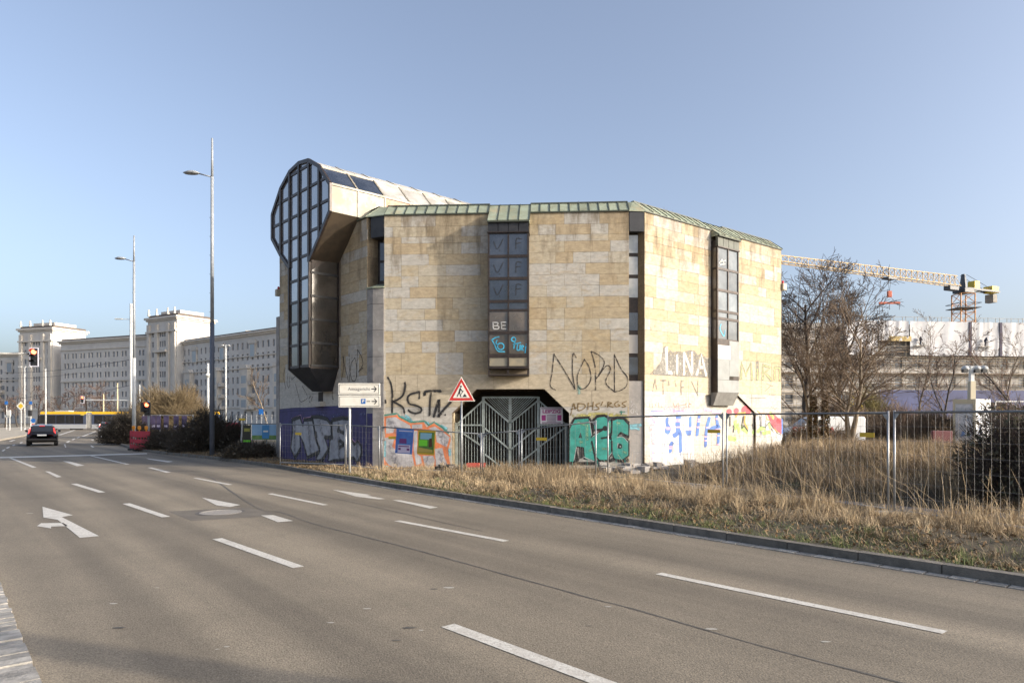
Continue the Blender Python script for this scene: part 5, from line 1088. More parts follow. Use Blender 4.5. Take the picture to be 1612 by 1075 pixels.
# rubble and boards by the gate
p = fp(722, 22.6)
tag(MB().cbox((p[0]+.6, p[1]-.4, gh(p)+.22), .62, .06, .14, .1).build('plastic_barrier', mat('red_board', (.45, .07, .05), .6)), 'red plastic barrier board lying by the gate', 'board')
mb = MB()
for k in range(26): mb.cbox((p[0]-.4+R.gauss(0, .22), p[1]-.2+R.gauss(0, .15), gh(p)+abs(R.gauss(.08, .07))), R.uniform(.1, .3), R.uniform(.06, .2), R.uniform(.04, .14), R.uniform(0, 3))
o = mb.build('rubble_heap', mat('dark_rubble', (.07, .06, .05), .9, (.13, .11, .09), 5), kind='stuff'); tag(o, 'dark rubble heap at the left foot of the gateway', 'rubble')
mb = MB()
for k in range(46): 
    x, y = 4.2+R.gauss(0, .7), 23.5+R.gauss(0, .35); mb.cbox((x, y, ground_h(x, y)+R.uniform(0, .14)), R.uniform(.15, .5), R.uniform(.1, .4), R.uniform(.06, .2), R.uniform(0, 3))
o = mb.build('rubble_heap', mcol, kind='stuff'); tag(o, 'broken concrete lying at the corner between the two sunlit walls', 'rubble')

# street lamps: tall stepped mast, short arm, flat oval head
LG = 'street lamps along the kerb'
def lamp(px, Y, ytop, yarm, xarm, lab, low=None, loc=None, top=None, arm=None, k=1.):
    x = PX(px, Y) if loc is None else loc[0]; Y = Y if loc is None else loc[1]; g = ground_h(x, Y)
    zt = PZ(ytop, Y) if top is None else top; za = PZ(yarm, Y) if top is None else zt-1.6
    ax = PX(xarm, Y)-x if arm is None else arm
    t = thing('street_lamp', lab, 'street lamp', (x, Y, g), LG)
    zm = g+(zt-g)*.42
    mb = MB(); mb.tube((x, Y, g-.1), (x, Y, zm), .115*k, .10*k, 12); mb.build('lower_mast', m_dpole if low is None else low, t, smooth=True)
    mb = MB(); mb.tube((x, Y, zm), (x, Y, za), .085*k, .07*k, 12); mb.tube((x, Y, za), (x, Y, zt), .06*k, .045*k, 10); mb.build('upper_mast', m_greypole, t, smooth=True)
    for k in range(6): MB().tube((x-.13, Y, zm+.5+k*.9), (x+.0, Y, zm+.5+k*.9), .012, n=5).build('step_peg', m_galv, t)
    MB().tube((x, Y, za), (x+ax*.45, Y, za+.16), .032, n=8).build('arm', m_greypole, t, smooth=True)
    mb = MB(); c = Vector((x+ax*.72, Y, za+.2)); w = abs(ax)*.30
    n_ = 14; vs = [c+Vector((0, 0, .11))]; 
    for rr_, zz2 in ((.55, .085), (1., 0), (.8, -.05)):
        for k in range(n_): a = 2*math.pi*k/n_; vs.append(c+Vector((w*rr_*math.cos(a), .22*rr_*math.sin(a), zz2)))
    vs.append(c+Vector((0, 0, -.07))); fs = [(0, 1+k, 1+(k+1) % n_) for k in range(n_)]
    for r_ in range(2): fs += [(1+r_*n_+k, 1+(r_+1)*n_+k, 1+(r_+1)*n_+(k+1) % n_, 1+r_*n_+(k+1) % n_) for k in range(n_)]
    fs += [(1+2*n_+k, 1+3*n_, 1+2*n_+(k+1) % n_) for k in range(n_)]; mb.add(vs, fs); mb.build('lamp_head', m_greypole, t, smooth=True)
    return t
lamp(334, 32.6, 218, 279, 289, 'tallest street lamp rising beside the glazed drum, dark lower mast', None)
lamp(211, 43.0, 371, 412, 181, 'grey street lamp beside the red barriers', m_wpole)
lamp(0, 0, 0, 0, 0, 'street lamp on the verge to the right of the view, its shadow crosses the road', None, loc=(14.2, -.47), top=13., arm=-1.3, k=2.5)
# tram masts and far lamp posts
MG = 'pale masts at the tram crossing'
def mast(px, Y, ytop, r, lab, heads=None, m=m_wpole, arm=None):
    x = PX(px, Y); g = gz(Y); zt = PZ(ytop, Y); t = thing('mast', lab, 'mast', (x, Y, g), MG)
    MB().tube((x, Y, g-.1), (x, Y, zt), r, r*.72, 10).build('pole', m, t, smooth=True); MB().lathe((x, Y, g), [(r*1.6, 0), (r*1.6, .25), (r*1.05, .3)], 10).build('base', m, t)
    for hx, hz in (heads or []):
        MB().tube((x, Y, zt-.12), (x+hx*.6, Y, zt-.05+hz), r*.3, n=6).build('arm', m, t); MB().cbox((x+hx, Y, zt-.05+hz), abs(hx)*.7, .25, .12).build('lamp_head', m_wpole, t, bevel=.03)
    return t
m206 = mast(206.5, 75, 478, .21, 'thick white tram mast right behind the grey street lamp', m=m_wpole)
x, Y = PX(206.5, 75), 75; z = PZ(503, Y); MB().tube((x, Y, z), (x-1.0, Y, z+.05), .04, n=6).build('arm', m_wpole, m206); MB().cbox((x-1.35, Y, z+.06), .8, .3, .12).build('lamp_head', m_wpole, m206, bevel=.03)
mast(39, 115, 577, .10, 'slender lamp post with three heads at far left', [(-.8, 0), (.8, 0), (.15, .02)])
mast(72, 108, 580, .12, 'white mast rising behind the left end of the tram')
mast(163, 125, 620, .13, 'cream pole behind the tram, right of the middle', m=mat('cream_pole', (.50, .42, .26), .6)); mast(185, 125, 603, .14, 'taller cream pole behind the tram near its right end', m=mat('cream_pole', (.5, .42, .26), .6))
mast(220, 95, 605, .09, 'thin white pole just right of the thick tram mast'); mast(234.8, 90, 612, .10, 'short lamp post above the red traffic light', [(.25, .02)])
mast(295, 110, 620, .10, 'left one of two short white poles behind the brown bush'); mast(303.5, 112, 616, .10, 'right one of two short white poles behind the brown bush')
mt = mast(327.5, 85, 572, .17, 'stout white mast with a collar, left of the dark lamp mast'); MB().lathe((PX(327.5, 85), 85, PZ(594, 85)), [(.2, 0), (.36, .2), (.36, .35), (.2, .5)], 10).build('collar', m_wpole, mt)
mast(355.5, 80, 543, .10, 'slim white lamp post with a double head before the long grey block', [(-.35, 0), (.35, 0)])
# overhead wires
m_ow = mat('overhead_wire', (.06, .06, .065), .6)
for i, (a, b) in enumerate((((0, 118, 586), (206, 75, 566)), ((-40, 120, 594), (120, 118, 588)), ((60, 130, 626), (206, 75, 606)), ((-40, 110, 627), (72, 108, 620)))):
    p, q = (Vector((PX(v[0], v[1]), v[1], PZ(v[2], v[1]))) for v in (a, b)); pts = []
    for k in range(9): f = k/8; v = p.lerp(q, f); v.z -= .5*4*f*(1-f); pts.append(v)
    tag(MB().path(pts, .03, 4).build('overhead_wire', m_ow), ['upper dark overhead wire running to the thick tram mast', 'overhead wire crossing the sky-side facade at far left', 'lower overhead wire above the tram', 'pale span wire to the mast behind the tram'][i], 'wire', 'overhead wires of the tram')
# traffic signals
m_sigw = mat('signal_white_rim', (.75, .72, .78), .5); m_sigb = mat('signal_black', (.018, .018, .02), .5); m_lit = mat('lit_red', (.6, .03, .02), .3, emit=(1, .10, .04), es=7); m_off = mat('unlit_lens', (.035, .035, .035), .25)
def signal(t, x, Y, zc, h, rim=True, lit=0, d=-1):
    w = h*.42
    if rim: fr_ = MB(); r_ = .055*h; yb = Y-.03-.16*h; [fr_.box(a_, b_, yb-.004, yb+.03, c_, d_) for a_, b_, c_, d_ in ((x-w/2-r_, x-w/2-.002, zc-h/2-r_, zc+h/2+r_), (x+w/2+.002, x+w/2+r_, zc-h/2-r_, zc+h/2+r_), (x-w/2-.002, x+w/2+.002, zc+h/2+.002, zc+h/2+r_), (x-w/2-.002, x+w/2+.002, zc-h/2-r_, zc-h/2-.002))]; fr_.build('white_rim', m_sigw, t)
    hd = MB().box(x-w/2, x+w/2, Y-.03-.16*h, Y-.012, zc-h/2, zc+h/2).build('signal_head', m_sigb, t, bevel=.01)
    for k in range(3):
        cz = zc+h*(.31-.31*k); mb = MB(); mb.tube((x, Y-.03-.16*h, cz), (x, Y-.035-.175*h, cz), w*.36, n=14); mb.build('lens', m_lit if k == lit else m_off, hd)
        S = []; mb = MB()
        for j in range(7): 
            a0, a1 = math.pi*(.05+.9*j/7), math.pi*(.05+.9*(j+1)/7); r_ = w*.42
            P = [Vector((x+r_*math.cos(a), Y-.03-.16*h, cz+r_*math.sin(a))) for a in (a0, a1)]; mb.add([P[0], P[1], P[1]+Vector((0, -.2*h, 0)), P[0]+Vector((0, -.2*h, 0))], [(0, 1, 2, 3)])
        mb.build('visor', m_sigb, hd)
Y = 37.; x = PX(57, Y); zc = PZ(562.5, Y); xm = PX(-70, Y); g = gz(Y)
t = thing('traffic_light', 'overhead traffic light showing red with white rim, hung from the grey arm at left', 'traffic light', (xm, Y, g))
MB().tube((xm, Y, g-.1), (xm, Y, PZ(556, Y)+.3), .12, .10, 12).build('mast', m_greypole, t, smooth=True); MB().tube((xm, Y, PZ(556, Y)), (x-.45, Y, PZ(557, Y)), .085, .06, 10).build('arm', mat('arm_pale', (.42, .41, .38), .5), t, smooth=True); MB().tube((x-.5, Y, PZ(557, Y)), (x-.05, Y, PZ(557, Y)), .05, n=8).build('bracket', m_sigb, t)
signal(t, x, Y, zc, .92)
Y = 75.; x = PX(131, Y); t = thing('traffic_light', 'small red overhead traffic light on the white arm above the tram', 'traffic light', (PX(206.5, Y), Y, gz(Y)))
MB().tube((PX(205, Y), Y, PZ(630, Y)), (x+.3, Y, PZ(629.5, Y)), .06, n=8).build('arm', m_wpole, t); signal(t, x, Y, PZ(629, Y), .72)
Y = 39.5; x = PX(234, Y); g = ground_h(x, Y); t = thing('traffic_light', 'red traffic light on a post behind the red barriers', 'traffic light', (x, Y, g))
MB().tube((x, Y, g-.1), (x, Y, PZ(630, Y)), .055, n=10).build('post', m_greypole, t, smooth=True); signal(t, x, Y-.06, PZ(643.5, Y), .74, rim=False); MB().cbox((x-.36, Y+.1, PZ(641, Y)), .3, .22, .55, .5).build('side_signal', m_sigb, t, bevel=.02)
Y = 104.
for px, y0, y1, lab, kind in ((15.5, 645, 660, 'pedestrian signal post at the far left island', 'ped'), (48.5, 648, 660, 'signal post with a dark square head behind the priority sign', 'blk')):
    x = PX(px, Y); g = gz(Y)+.12; t = thing('signal_post', lab, 'signal post', (x, Y, g), 'signal posts on the far island'); MB().tube((x, Y, g), (x, Y, PZ(y0, Y)), .07, n=8).build('post', m_wpole, t)
    MB().cbox((x, Y-.15, PZ(650, Y)), .45, .3, .9).build('signal_head', m_wpole if kind == 'ped' else m_sigb, t, bevel=.02); MB().cbox((x-.3, Y-.05, PZ(655, Y)), .8, .2, .35).build('button_box', m_wpole, t, bevel=.02)
Y = 100.; x = PX(33.3, Y); g = gz(Y)+.12; t = thing('priority_sign', 'yellow diamond priority sign with white rim on a post at the far left', 'road sign', (x, Y, g)); MB().tube((x, Y, g), (x, Y, PZ(639, Y)), .06, n=8).build('post', m_wpole, t); zc = PZ(639, Y)
for k, (r_, mm, nm) in enumerate(((.66, m_sgw, 'sign_plate'), (.40, m_yel, 'yellow_field'))): MB().prism([(x-r_, Y-.08-.01*k, zc), (x, Y-.08-.01*k, zc-r_), (x+r_, Y-.08-.01*k, zc), (x, Y-.08-.01*k, zc+r_)], (0, .01, 0)).build(nm, mm, t)
for px, lab in ((10.5, 'leftmost small blue sign hanging above the far island'), (48.8, 'small blue sign right of the priority sign')):
    x = PX(px, 112); t = thing('blue_sign', lab, 'road sign', (x, 112, gz(112)), 'small blue signs at far left'); MB().tube((x, 112, gz(112)), (x, 112, PZ(638, 112)), .05, n=6).build('post', m_wpole, t); MB().cbox((x, 111.9, PZ(634, 112)), .5, .04, .5).build('sign_plate', m_blue, t)
x = PX(53, 96); t = thing('keep_right_sign', 'blue round sign above a red and white marker board on the far island', 'road sign', (x, 96, gz(96)+.12)); g = gz(96)+.12
MB().tube((x, 96, g), (x, 96, PZ(660, 96)), .05, n=6).build('post', m_wpole, t); MB().tube((x, 95.9, PZ(662, 96)), (x, 95.88, PZ(662, 96)), .32, n=16).build('sign_plate', m_blue, t)
for k in range(4): MB().cbox((x, 95.9, PZ(666, 96)-k*.18), .42, .03, .17).build('stripe', m_sgr if k % 2 else m_sgw, t)
xb = PX(388.5+22, 70); t = thing('parking_sign', 'square blue sign on a post before the grey block, above the fence banner', 'road sign', (PX(411.5, 70), 70, gz(70))); MB().tube((PX(411.5, 70), 70, gz(70)), (PX(411.5, 70), 70, PZ(644, 70)), .05, n=6).build('post', m_wpole, t); MB().cbox((PX(411.5, 70), 69.9, PZ(648, 70)), .45, .04, .55).build('sign_plate', m_blue, t)
# red plastic barriers with beacons
m_bar = mat('red_plastic', (.42, .035, .06), .45, (.34, .03, .05), 3); m_amb = mat('amber_lamp', (.75, .28, .02), .3)
for px0, px1, Y, lab in ((205, 212.5, 40.6, 'red plastic barrier seen end on, beside the street lamp'), (212.5, 235.5, 39.4, 'red plastic barrier with amber beacons at the kerb')):
    x0, x1 = PX(px0, Y), PX(px1, Y); g = gz(Y)+.05; t = thing('road_barrier', lab, 'barrier', ((x0+x1)/2, Y, g), 'red roadworks barriers')
    mb = MB(); mb.box(x0, x1, Y-.03, Y+.03, g+.06, g+.30); mb.box(x0, x1, Y-.03, Y+.03, g+.42, g+.64); mb.box(x0, x1, Y-.03, Y+.03, g+.76, g+1.12); mb.build('panel', m_bar, t, bevel=.01)
    mb = MB(); n_ = max(2, int((x1-x0)/.16))
    for k in range(n_+1): xx = x0+(x1-x0)*k/n_; mb.box(xx-.02, xx+.02, Y-.02, Y+.02, g+.06, g+1.1)
    mb.build('slat', m_bar, t)
    for xx in (x0+.1, x1-.1): MB().box(xx-.06, xx+.06, Y-.35, Y+.35, g-.02, g+.07).build('foot', mat('black_rubber', (.03, .03, .03), .8), t)
    for xx in ((x0+.2,) if px0 < 206 else (x0+.25, x0+.65)): MB().lathe((xx, Y, g+1.12), [(.04, 0), (.04, .08), (.09, .1), (.09, .27), (.03, .3)], 10).build('beacon', m_amb, t)

# vehicles
m_tyre = mat('tyre', (.02, .02, .02), .85); m_rim = mat('wheel_rim', (.30, .31, .32), .35, metal=.7); m_cgl = mat('car_glass', (.02, .022, .025), .08, ior=1.8); m_tail = mat('tail_light', (.55, .03, .03), .25, emit=(1, .06, .04), es=.6); m_plate = mat('number_plate', (.62, .62, .60), .5)
def car(px, Y, yaw, paint, lab, est=True):
    x = PX(px, Y); g = gz(Y); t = thing('car', lab, 'car', (x, Y, g)); ca, sa = math.cos(yaw), math.sin(yaw)
    def V(a, b, c): return Vector((x+a*ca-b*sa, Y+a*sa+b*ca, g+c))          # a right, b forward, c up
    # stations along the length (0 = tail)
    st = [(.0, .36, .62, .70, .80), (.06, .30, .74, .84, .95), (.5, .24, .84, .90, 1.0), (1.6, .20, .88, .92, .99), (2.8, .20, .88, .92, .96), (3.7, .24, .84, .86, .86), (4.25, .30, .72, .72, .70), (4.38, .40, .60, .58, .58)]
    mb = MB(); rows = []
    for (b, z0, hw1, hw2, zt) in st:
        rows.append([V(-hw1*.9, b, z0), V(-hw2, b, z0+.15), V(-hw2*1.0, b, (z0+zt)/2+.05), V(-hw1, b, zt-.04), V(-hw1*.9, b, zt), V(hw1*.9, b, zt), V(hw1, b, zt-.04), V(hw2, b, (z0+zt)/2+.05), V(hw2, b, z0+.15), V(hw1*.9, b, z0)])
    n_ = 10
    for r in rows: mb.v += [tuple(v) for v in r]
    for i in range(len(rows)-1):
        for k in range(n_): mb.f.append((i*n_+k, i*n_+(k+1) % n_, (i+1)*n_+(k+1) % n_, (i+1)*n_+k))
    mb.f += [tuple(range(n_)), tuple(range((len(rows)-1)*n_, len(rows)*n_))]
    mb.build('body', paint, t, smooth=True)
    # cabin
    cab = [(.14, .97, .78, .62), (.42, 1.40, .80, .58), (1.2, 1.47, .82, .60), (2.2, 1.44, .82, .60), (3.05, .95, .80, .66)]
    mb = MB(); rows = [[V(-w1, b, .93), V(-w2, b, zt-.04), V(-w2*.9, b, zt), V(w2*.9, b, zt), V(w2, b, zt-.04), V(w1, b, .93)] for (b, zt, w1, w2) in cab]
    for r in rows: mb.v += [tuple(v) for v in r]
    for i in range(len(rows)-1):
        for k in range(6): mb.f.append((i*6+k, i*6+(k+1) % 6, (i+1)*6+(k+1) % 6, (i+1)*6+k))
    mb.f += [tuple(range(6)), tuple(range(24, 30))]; mb.build('cabin', paint, t)
    MB().prism([V(-.64, .155, 1.0), V(.64, .155, 1.0), V(.52, .385, 1.36), V(-.52, .385, 1.36)], V(0, -.012, .008)-V(0, 0, 0)).build('rear_window', m_cgl, t)
    for s in (-1, 1):
        MB().prism([V(s*.795, .55, .97), V(s*.81, 2.75, .97), V(s*.63, 2.1, 1.36), V(s*.625, .62, 1.36)], (V(s*.012, 0, .004)-V(0, 0, 0))).build('side_window', m_cgl, t)
        MB().prism([V(s*.70, .10, .86), V(s*.80, .10, .86), V(s*.72, .20, 1.24), V(s*.63, .24, 1.27)], V(0, -.05, 0)-V(0, 0, 0)).build('tail_light', m_tail, t)
        MB().tube(V(s*.9, 2.75, .98), V(s*1.05, 2.75, 1.02), .09, .07, 8).build('wing_mirror', paint, t)
        MB().prism([V(s*.35, .03, .46), V(s*.7, .03, .46), V(s*.7, .03, .52), V(s*.35, .03, .52)], V(0, -.05, 0)-V(0, 0, 0)).build('rear_reflector', m_tail, t)
        for b in (.82, 3.5):
            w = MB().tube(V(s*.68, b, .32), V(s*.90, b, .32), .32, n=18).build('wheel', m_tyre, t); MB().tube(V(s*.86, b, .32), V(s*.906, b, .32), .2, n=14).build('rim', m_rim, w)
    MB().prism([V(-.26, .015, .70), V(.26, .015, .70), V(.26, .02, .81), V(-.26, .02, .81)], V(0, -.03, 0)-V(0, 0, 0)).build('number_plate', m_plate, t)
    MB().prism([V(-.80, .02, .36), V(.80, .02, .36), V(.84, .02, .52), V(-.84, .02, .52)], V(0, -.06, 0)-V(0, 0, 0)).build('bumper', paint, t, bevel=.02)
    MB().prism([V(-.16, .33, 1.385), V(.16, .33, 1.385), V(.16, .36, 1.41), V(-.16, .36, 1.41)], V(0, -.03, 0)-V(0, 0, 0)).build('brake_light', m_tail, t)
car(66, 47., math.radians(33), mat('black_car_paint', (.012, .012, .014), .18, spec=.6), 'black hatchback driving away on the left lane, seen from behind')
car(167.5, 84., math.radians(29), mat('grey_car_paint', (.22, .23, .25), .25, metal=.5), 'small grey car driving away towards the tram')
# tram
Y = 118.; g = gz(Y); m_tb = mat('tram_blue_grey', (.06, .075, .12), .35); m_tgrey = mat('tram_pale_skirt', (.36, .37, .38), .4); m_to = mat('tram_yellow_roof', (.80, .46, .02), .4); m_bel = mat('tram_bellows', (.40, .39, .36), .8); m_tg = mat('tram_window', (.018, .018, .02), .1, ior=1.7)
x0, x1 = PX(63, Y), PX(349, Y); zr = PZ(648, Y)
t = thing('tram', 'long articulated tram with yellow roof and dark windows crossing the junction', 'tram', ((x0+x1)/2, Y, g))
br = [x0, PX(142, Y), PX(151, Y), PX(228, Y), PX(237, Y), x1]
def tbody(a, b, nosl=0, nosr=0):
    for z0, z1, mm, nm, o in ((g+.22, g+.95, m_tgrey, 'skirt', 0), (g+.95, zr-.42, m_tb, 'side', .015), (zr-.42, zr, m_to, 'roof', .03)):
        s0, s1 = (nosl*(z0-g)/3, nosl*(z1-g)/3), (nosr*(z0-g)/3, nosr*(z1-g)/3)
        MB().prism([(a+s0[0], Y-1.2+o, z0), (b-s1[0], Y-1.2+o, z0), (b-s1[1], Y-1.2+o, z1), (a+s0[1], Y-1.2+o, z1)], (0, 2.4-2*o, 0)).build(nm, mm, t)
    n_ = max(2, round((b-a)/1.7)); w = (b-a-.8)/n_
    for k in range(n_): MB().box(a+.4+k*w+.06, a+.4+(k+1)*w-.06, Y-1.21, Y-1.16, g+1.1, zr-.62).build('window', m_tg, t)
tbody(br[0], br[1], nosl=.9); tbody(br[2], br[3]); tbody(br[4], br[5], nosr=.9)
for a, b in ((br[1], br[2]), (br[3], br[4])):
    mb = MB(); n_ = 8
    for k in range(n_): xx = a+(b-a)*k/n_; mb.box(xx+.01, xx+(b-a)/n_-.03, Y-1.12+.03*(k % 2), Y+1.12, g+.3, zr-.1)
    mb.build('bellows', m_bel, t)
for xx in (br[0]+2.2, br[1]-2, br[2]+2, br[3]-2, br[4]+2, br[5]-2.2): MB().cbox((xx, Y-.6, g+.18), 1.9, .6, .36).build('bogie', m_tyre, t)
MB().box(x0+3, x0+5.4, Y-.7, Y+.7, zr, zr+.25).build('roof_unit', m_tgrey, t); MB().box(br[1]-.9, br[1]-.3, Y-1.215, Y-1.18, zr-.62, zr-.45).build('destination_display', mat('display_yellow', (.6, .5, .1), .4), t)
# white van with red lettering behind the trees
Y = 46.; g = ground_h(PX(1260, Y), Y); xv = PX(1230, Y); m_van = mat('white_van_paint', (.72, .73, .74), .3); t = thing('van', 'white van with big red letters parked behind the reeds right of the building', 'van', (xv+2.5, Y, g))
LV = 5.2; hv = PZ(655.5, Y)-g
prof = [(0, .35), (.05, .95), (.25, 1.08), (.95, 1.25), (1.75, hv-.1), (2.2, hv), (LV-.1, hv), (LV, hv-.15), (LV, .35)]
MB().prism([(xv+a, Y-.95, g+b) for a, b in prof], (0, 1.9, 0)).build('body', m_van, t, bevel=.06)
MB().prism([(xv+a, Y-.962, g+b) for a, b in ((1.12, 1.30), (1.82, hv-.22), (2.45, hv-.22), (2.5, 1.30))], (0, .01, 0)).build('side_window', m_cgl, t)
MB().prism([(xv+a, Y-.7, g+b) for a, b in ((.98, 1.32), (1.70, hv-.14), (1.66, hv-.12), (.94, 1.30))], (0, 1.4, 0)).build('windscreen', m_cgl, t)
text('SCHABA', .74, mat('van_red_letters', (.42, .03, .045), .5), (xv+.35, Y-.966, g+.98), (1.02, 0, 0), (0, 0, 1), t, bold=.012)
for b in (.95, LV-1.05):
    w = MB().tube((xv+b, Y-.96, g+.34), (xv+b, Y-.72, g+.34), .34, n=16).build('wheel', m_tyre, t); MB().tube((xv+b, Y-.965, g+.34), (xv+b, Y-.93, g+.34), .2, n=12).build('rim', m_rim, w)
# ------------------------------------------------------------------ the long stone apartment blocks at left
m_ring = mat('hazed_block_plaster', (.60, .575, .54), .9, (.53, .51, .48), .25, c3=(.49, .465, .435), s3=.08); m_ringt = mat('block_stone_trim', (.60, .56, .50), .9, (.53, .49, .435), .4); m_win = mat('block_window', (.15, .165, .19), .15, (.26, .275, .30), .8, ior=1.6)  # far walls coloured paler in place of distance haze
m_roofd = mat('block_roof', (.12, .10, .09), .9)
def facade(Wl, u0, u1, z0, z1, wins, rec=.25, off=0.):
    """wall sheet with real recessed openings; wins = list of (ua,ub,za,zb) on a grid"""
    us = sorted({round(v, 4) for w in wins for v in w[:2]} | {u0, u1}); zs = sorted({round(v, 4) for w in wins for v in w[2:]} | {z0, z1})
    hs = {(round(w[0], 4), round(w[2], 4)) for w in wins}; mb = MB(); gl = MB()
    # merge: one strip per z band
    wz = {}
    for w in wins: wz.setdefault((round(w[2], 4), round(w[3], 4)), []).append(w)
    bands = sorted(wz); cur = z0
    def q(a, b, c, d): mb.add([Wl.P(a, c, off), Wl.P(b, c, off), Wl.P(b, d, off), Wl.P(a, d, off)], [(0, 1, 2, 3)])
    for (za, zb) in bands:
        if za > cur+1e-4: q(u0, u1, cur, za)
        x = u0
        for w in sorted(wz[(za, zb)]):
            if w[0] > x: q(x, w[0], za, zb)
            a, b = w[0], w[1]; P = [(a, za), (b, za), (b, zb), (a, zb)]
            for i in range(4): p, r = P[i], P[(i+1) % 4]; mb.add([Wl.P(*p, off), Wl.P(*r, off), Wl.P(*r, off-rec), Wl.P(*p, off-rec)], [(0, 1, 2, 3)])
            gl.add([Wl.P(a, za, off-rec), Wl.P(b, za, off-rec), Wl.P(b, zb, off-rec), Wl.P(a, zb, off-rec)], [(0, 1, 2, 3)])
            x = b
        if x < u1: q(x, u1, za, zb)
        cur = zb
    if cur < z1: q(u0, u1, cur, z1)
    return mb, gl
def grid(u0, u1, z0, rows, fh, n, ww, wh, pair=False, skip=()):
    out = []; st = (u1-u0)/n
    for r in range(rows):
        for k in range(n):
            if k in skip: continue
            c = u0+(k+.5)*st
            if pair:
                for s in (-1, 1): out.append((c+s*st*.2-ww/2, c+s*st*.2+ww/2, z0+r*fh, z0+r*fh+wh))
            else: out.append((c-ww/2, c+ww/2, z0+r*fh, z0+r*fh+wh))
    return out
GB = -.5
def block(name, lab, Wl, z1, wins, depth, bands=(), extra=None, cor=.9, rise=1.1):
    t = thing(name, lab, 'apartment block', (Wl.P(Wl.len/2, 0).x, Wl.P(Wl.len/2, 0).y, GB), 'stone apartment blocks across the junction')
    mb, gl = facade(Wl, 0, Wl.len, GB, z1, wins)
    # sides and back
    N3 = Wl.N; T3 = Wl.T
    a, b = Wl.P(0, GB), Wl.P(Wl.len, GB); c, d = b-N3*depth, a-N3*depth; up = Vector((0, 0, z1-GB))
    mb.add([b, c, c+up, b+up], [(0, 1, 2, 3)]); mb.add([c, d, d+up, c+up], [(0, 1, 2, 3)]); mb.add([d, a, a+up, d+up], [(0, 1, 2, 3)])
    mb.build('wall', m_ring, t); gl.build('window_panes', m_win, t, kind='stuff')
    cz = MB(); Wl.box(cz, -cor, Wl.len+cor, z1, z1+rise*.45, -depth-cor, cor); Wl.box(cz, -cor*.5, Wl.len+cor*.5, z1-.5, z1, -depth-cor*.5, cor*.5); cz.build('cornice', m_ringt, t)
    rf = MB(); Wl.box(rf, 0, Wl.len, z1+rise*.45, z1+rise, -depth, -.3); rf.build('roof', m_roofd if rise < 1.5 else m_ringt, t)
    for zb in bands: bd = MB(); Wl.box(bd, 0, Wl.len, zb, zb+.35, 0.005, .3); bd.build('string_course', m_ringt, t)
    if extra: extra(t, Wl)
    return t
def wing_extra(bays, oriels, zt):
    def f(t, Wl):
        for u in bays:
            mb = MB(); Wl.box(mb, u-1.4, u+1.4, zt-6.2, zt-2.6, -.02, .3); mb.prism([Wl.P(u-1.9, zt-2.6, .0), Wl.P(u+1.9, zt-2.6, .0), Wl.P(u+1.2, zt-1.5, .0), Wl.P(u-1.2, zt-1.5, .0)], Wl.N*.5); mb.build('gabled_window', m_ringt, t)
            MB().obox(Wl.P(u-1.0, zt-6., .31), Wl.T*2.0, Wl.N*.02, (0, 0, 3.2)).build('tall_pane', mat('pale_tall_glass', (.30, .34, .38), .2), t)
        for u in oriels:
            mb = MB(); Wl.box(mb, u-1.8, u+1.8, GB+4.2, zt-9.2, 0.0, 1.3); mb.prism([Wl.P(u-2.2, zt-9.2, 0), Wl.P(u+2.2, zt-9.2, 0), Wl.P(u+1.2, zt-8.2, 0), Wl.P(u-1.2, zt-8.2, 0)], Wl.N*1.5); mb.build('oriel', m_ringt, t)
            z = GB+4.8
            while z < zt-11: 
                MB().obox(Wl.P(u-1.2, z, 1.31), Wl.T*2.4, Wl.N*.02, (0, 0, 2.)).build('oriel_pane', mat('pale_tall_glass', (.3, .34, .38), .2), t); mb = MB(); Wl.box(mb, u+2.2, u+3.6, z-.5, z+.5, 0, 1.2); mb.build('balcony', m_ringt, t)
                MB().obox(Wl.P(u+2.4, z-.2, .01), Wl.T*1.2, Wl.N*.02, (0, 0, 2.3)).build('balcony_door', mat('block_window', (.1, .1, .1), .2), t); z += 3.2
    return f
zr = 24.2
Wr = W((-100.1, 206.), (-52., 168.)); n_ = 17
wins = grid(1.5, Wr.len-.5, 1.0, 1, 3.2, 18, 1.2, 2.2)+grid(1.5, Wr.len-.5, GB+5.2, 6, 3.05, 24, .95, 1.75)
block('apartment_block', 'long grey apartment wing with gabled bays, nearest the building at its left', Wr, 23.8, wins, 14, (GB+4.6, 14.6, 17.8), wing_extra((9, 24.5, 40, 55), (6.5, 22, 37.5, 53), 23.8), rise=1.0)
Wc = W((-150.6, 228.), (-113.4, 212.3))
block('apartment_block', 'pale apartment block with rows of windows between the two towers', Wc, 26.4, grid(1, Wc.len-.6, 1.2, 1, 3.3, 12, 1.2, 2.4)+grid(.8, Wc.len-.6, GB+5.4, 6, 3.2, 10, .95, 1.7, pair=True), 14, (GB+4.8, 13.2, 23.6), rise=1.1)
Wl_ = W((-262., 262.), (-172., 241.))
block('apartment_block', 'low grey apartment wing at the far left edge', Wl_, 23.6, grid(1, Wl_.len-1, 1.2, 1, 3.3, 26, 1.2, 2.4)+grid(1, Wl_.len-1, GB+5.2, 6, 3.05, 34, .95, 1.75), 14, (GB+4.6, 14.6), wing_extra((60, 74, 86), (66, 80), 23.6), rise=1.)
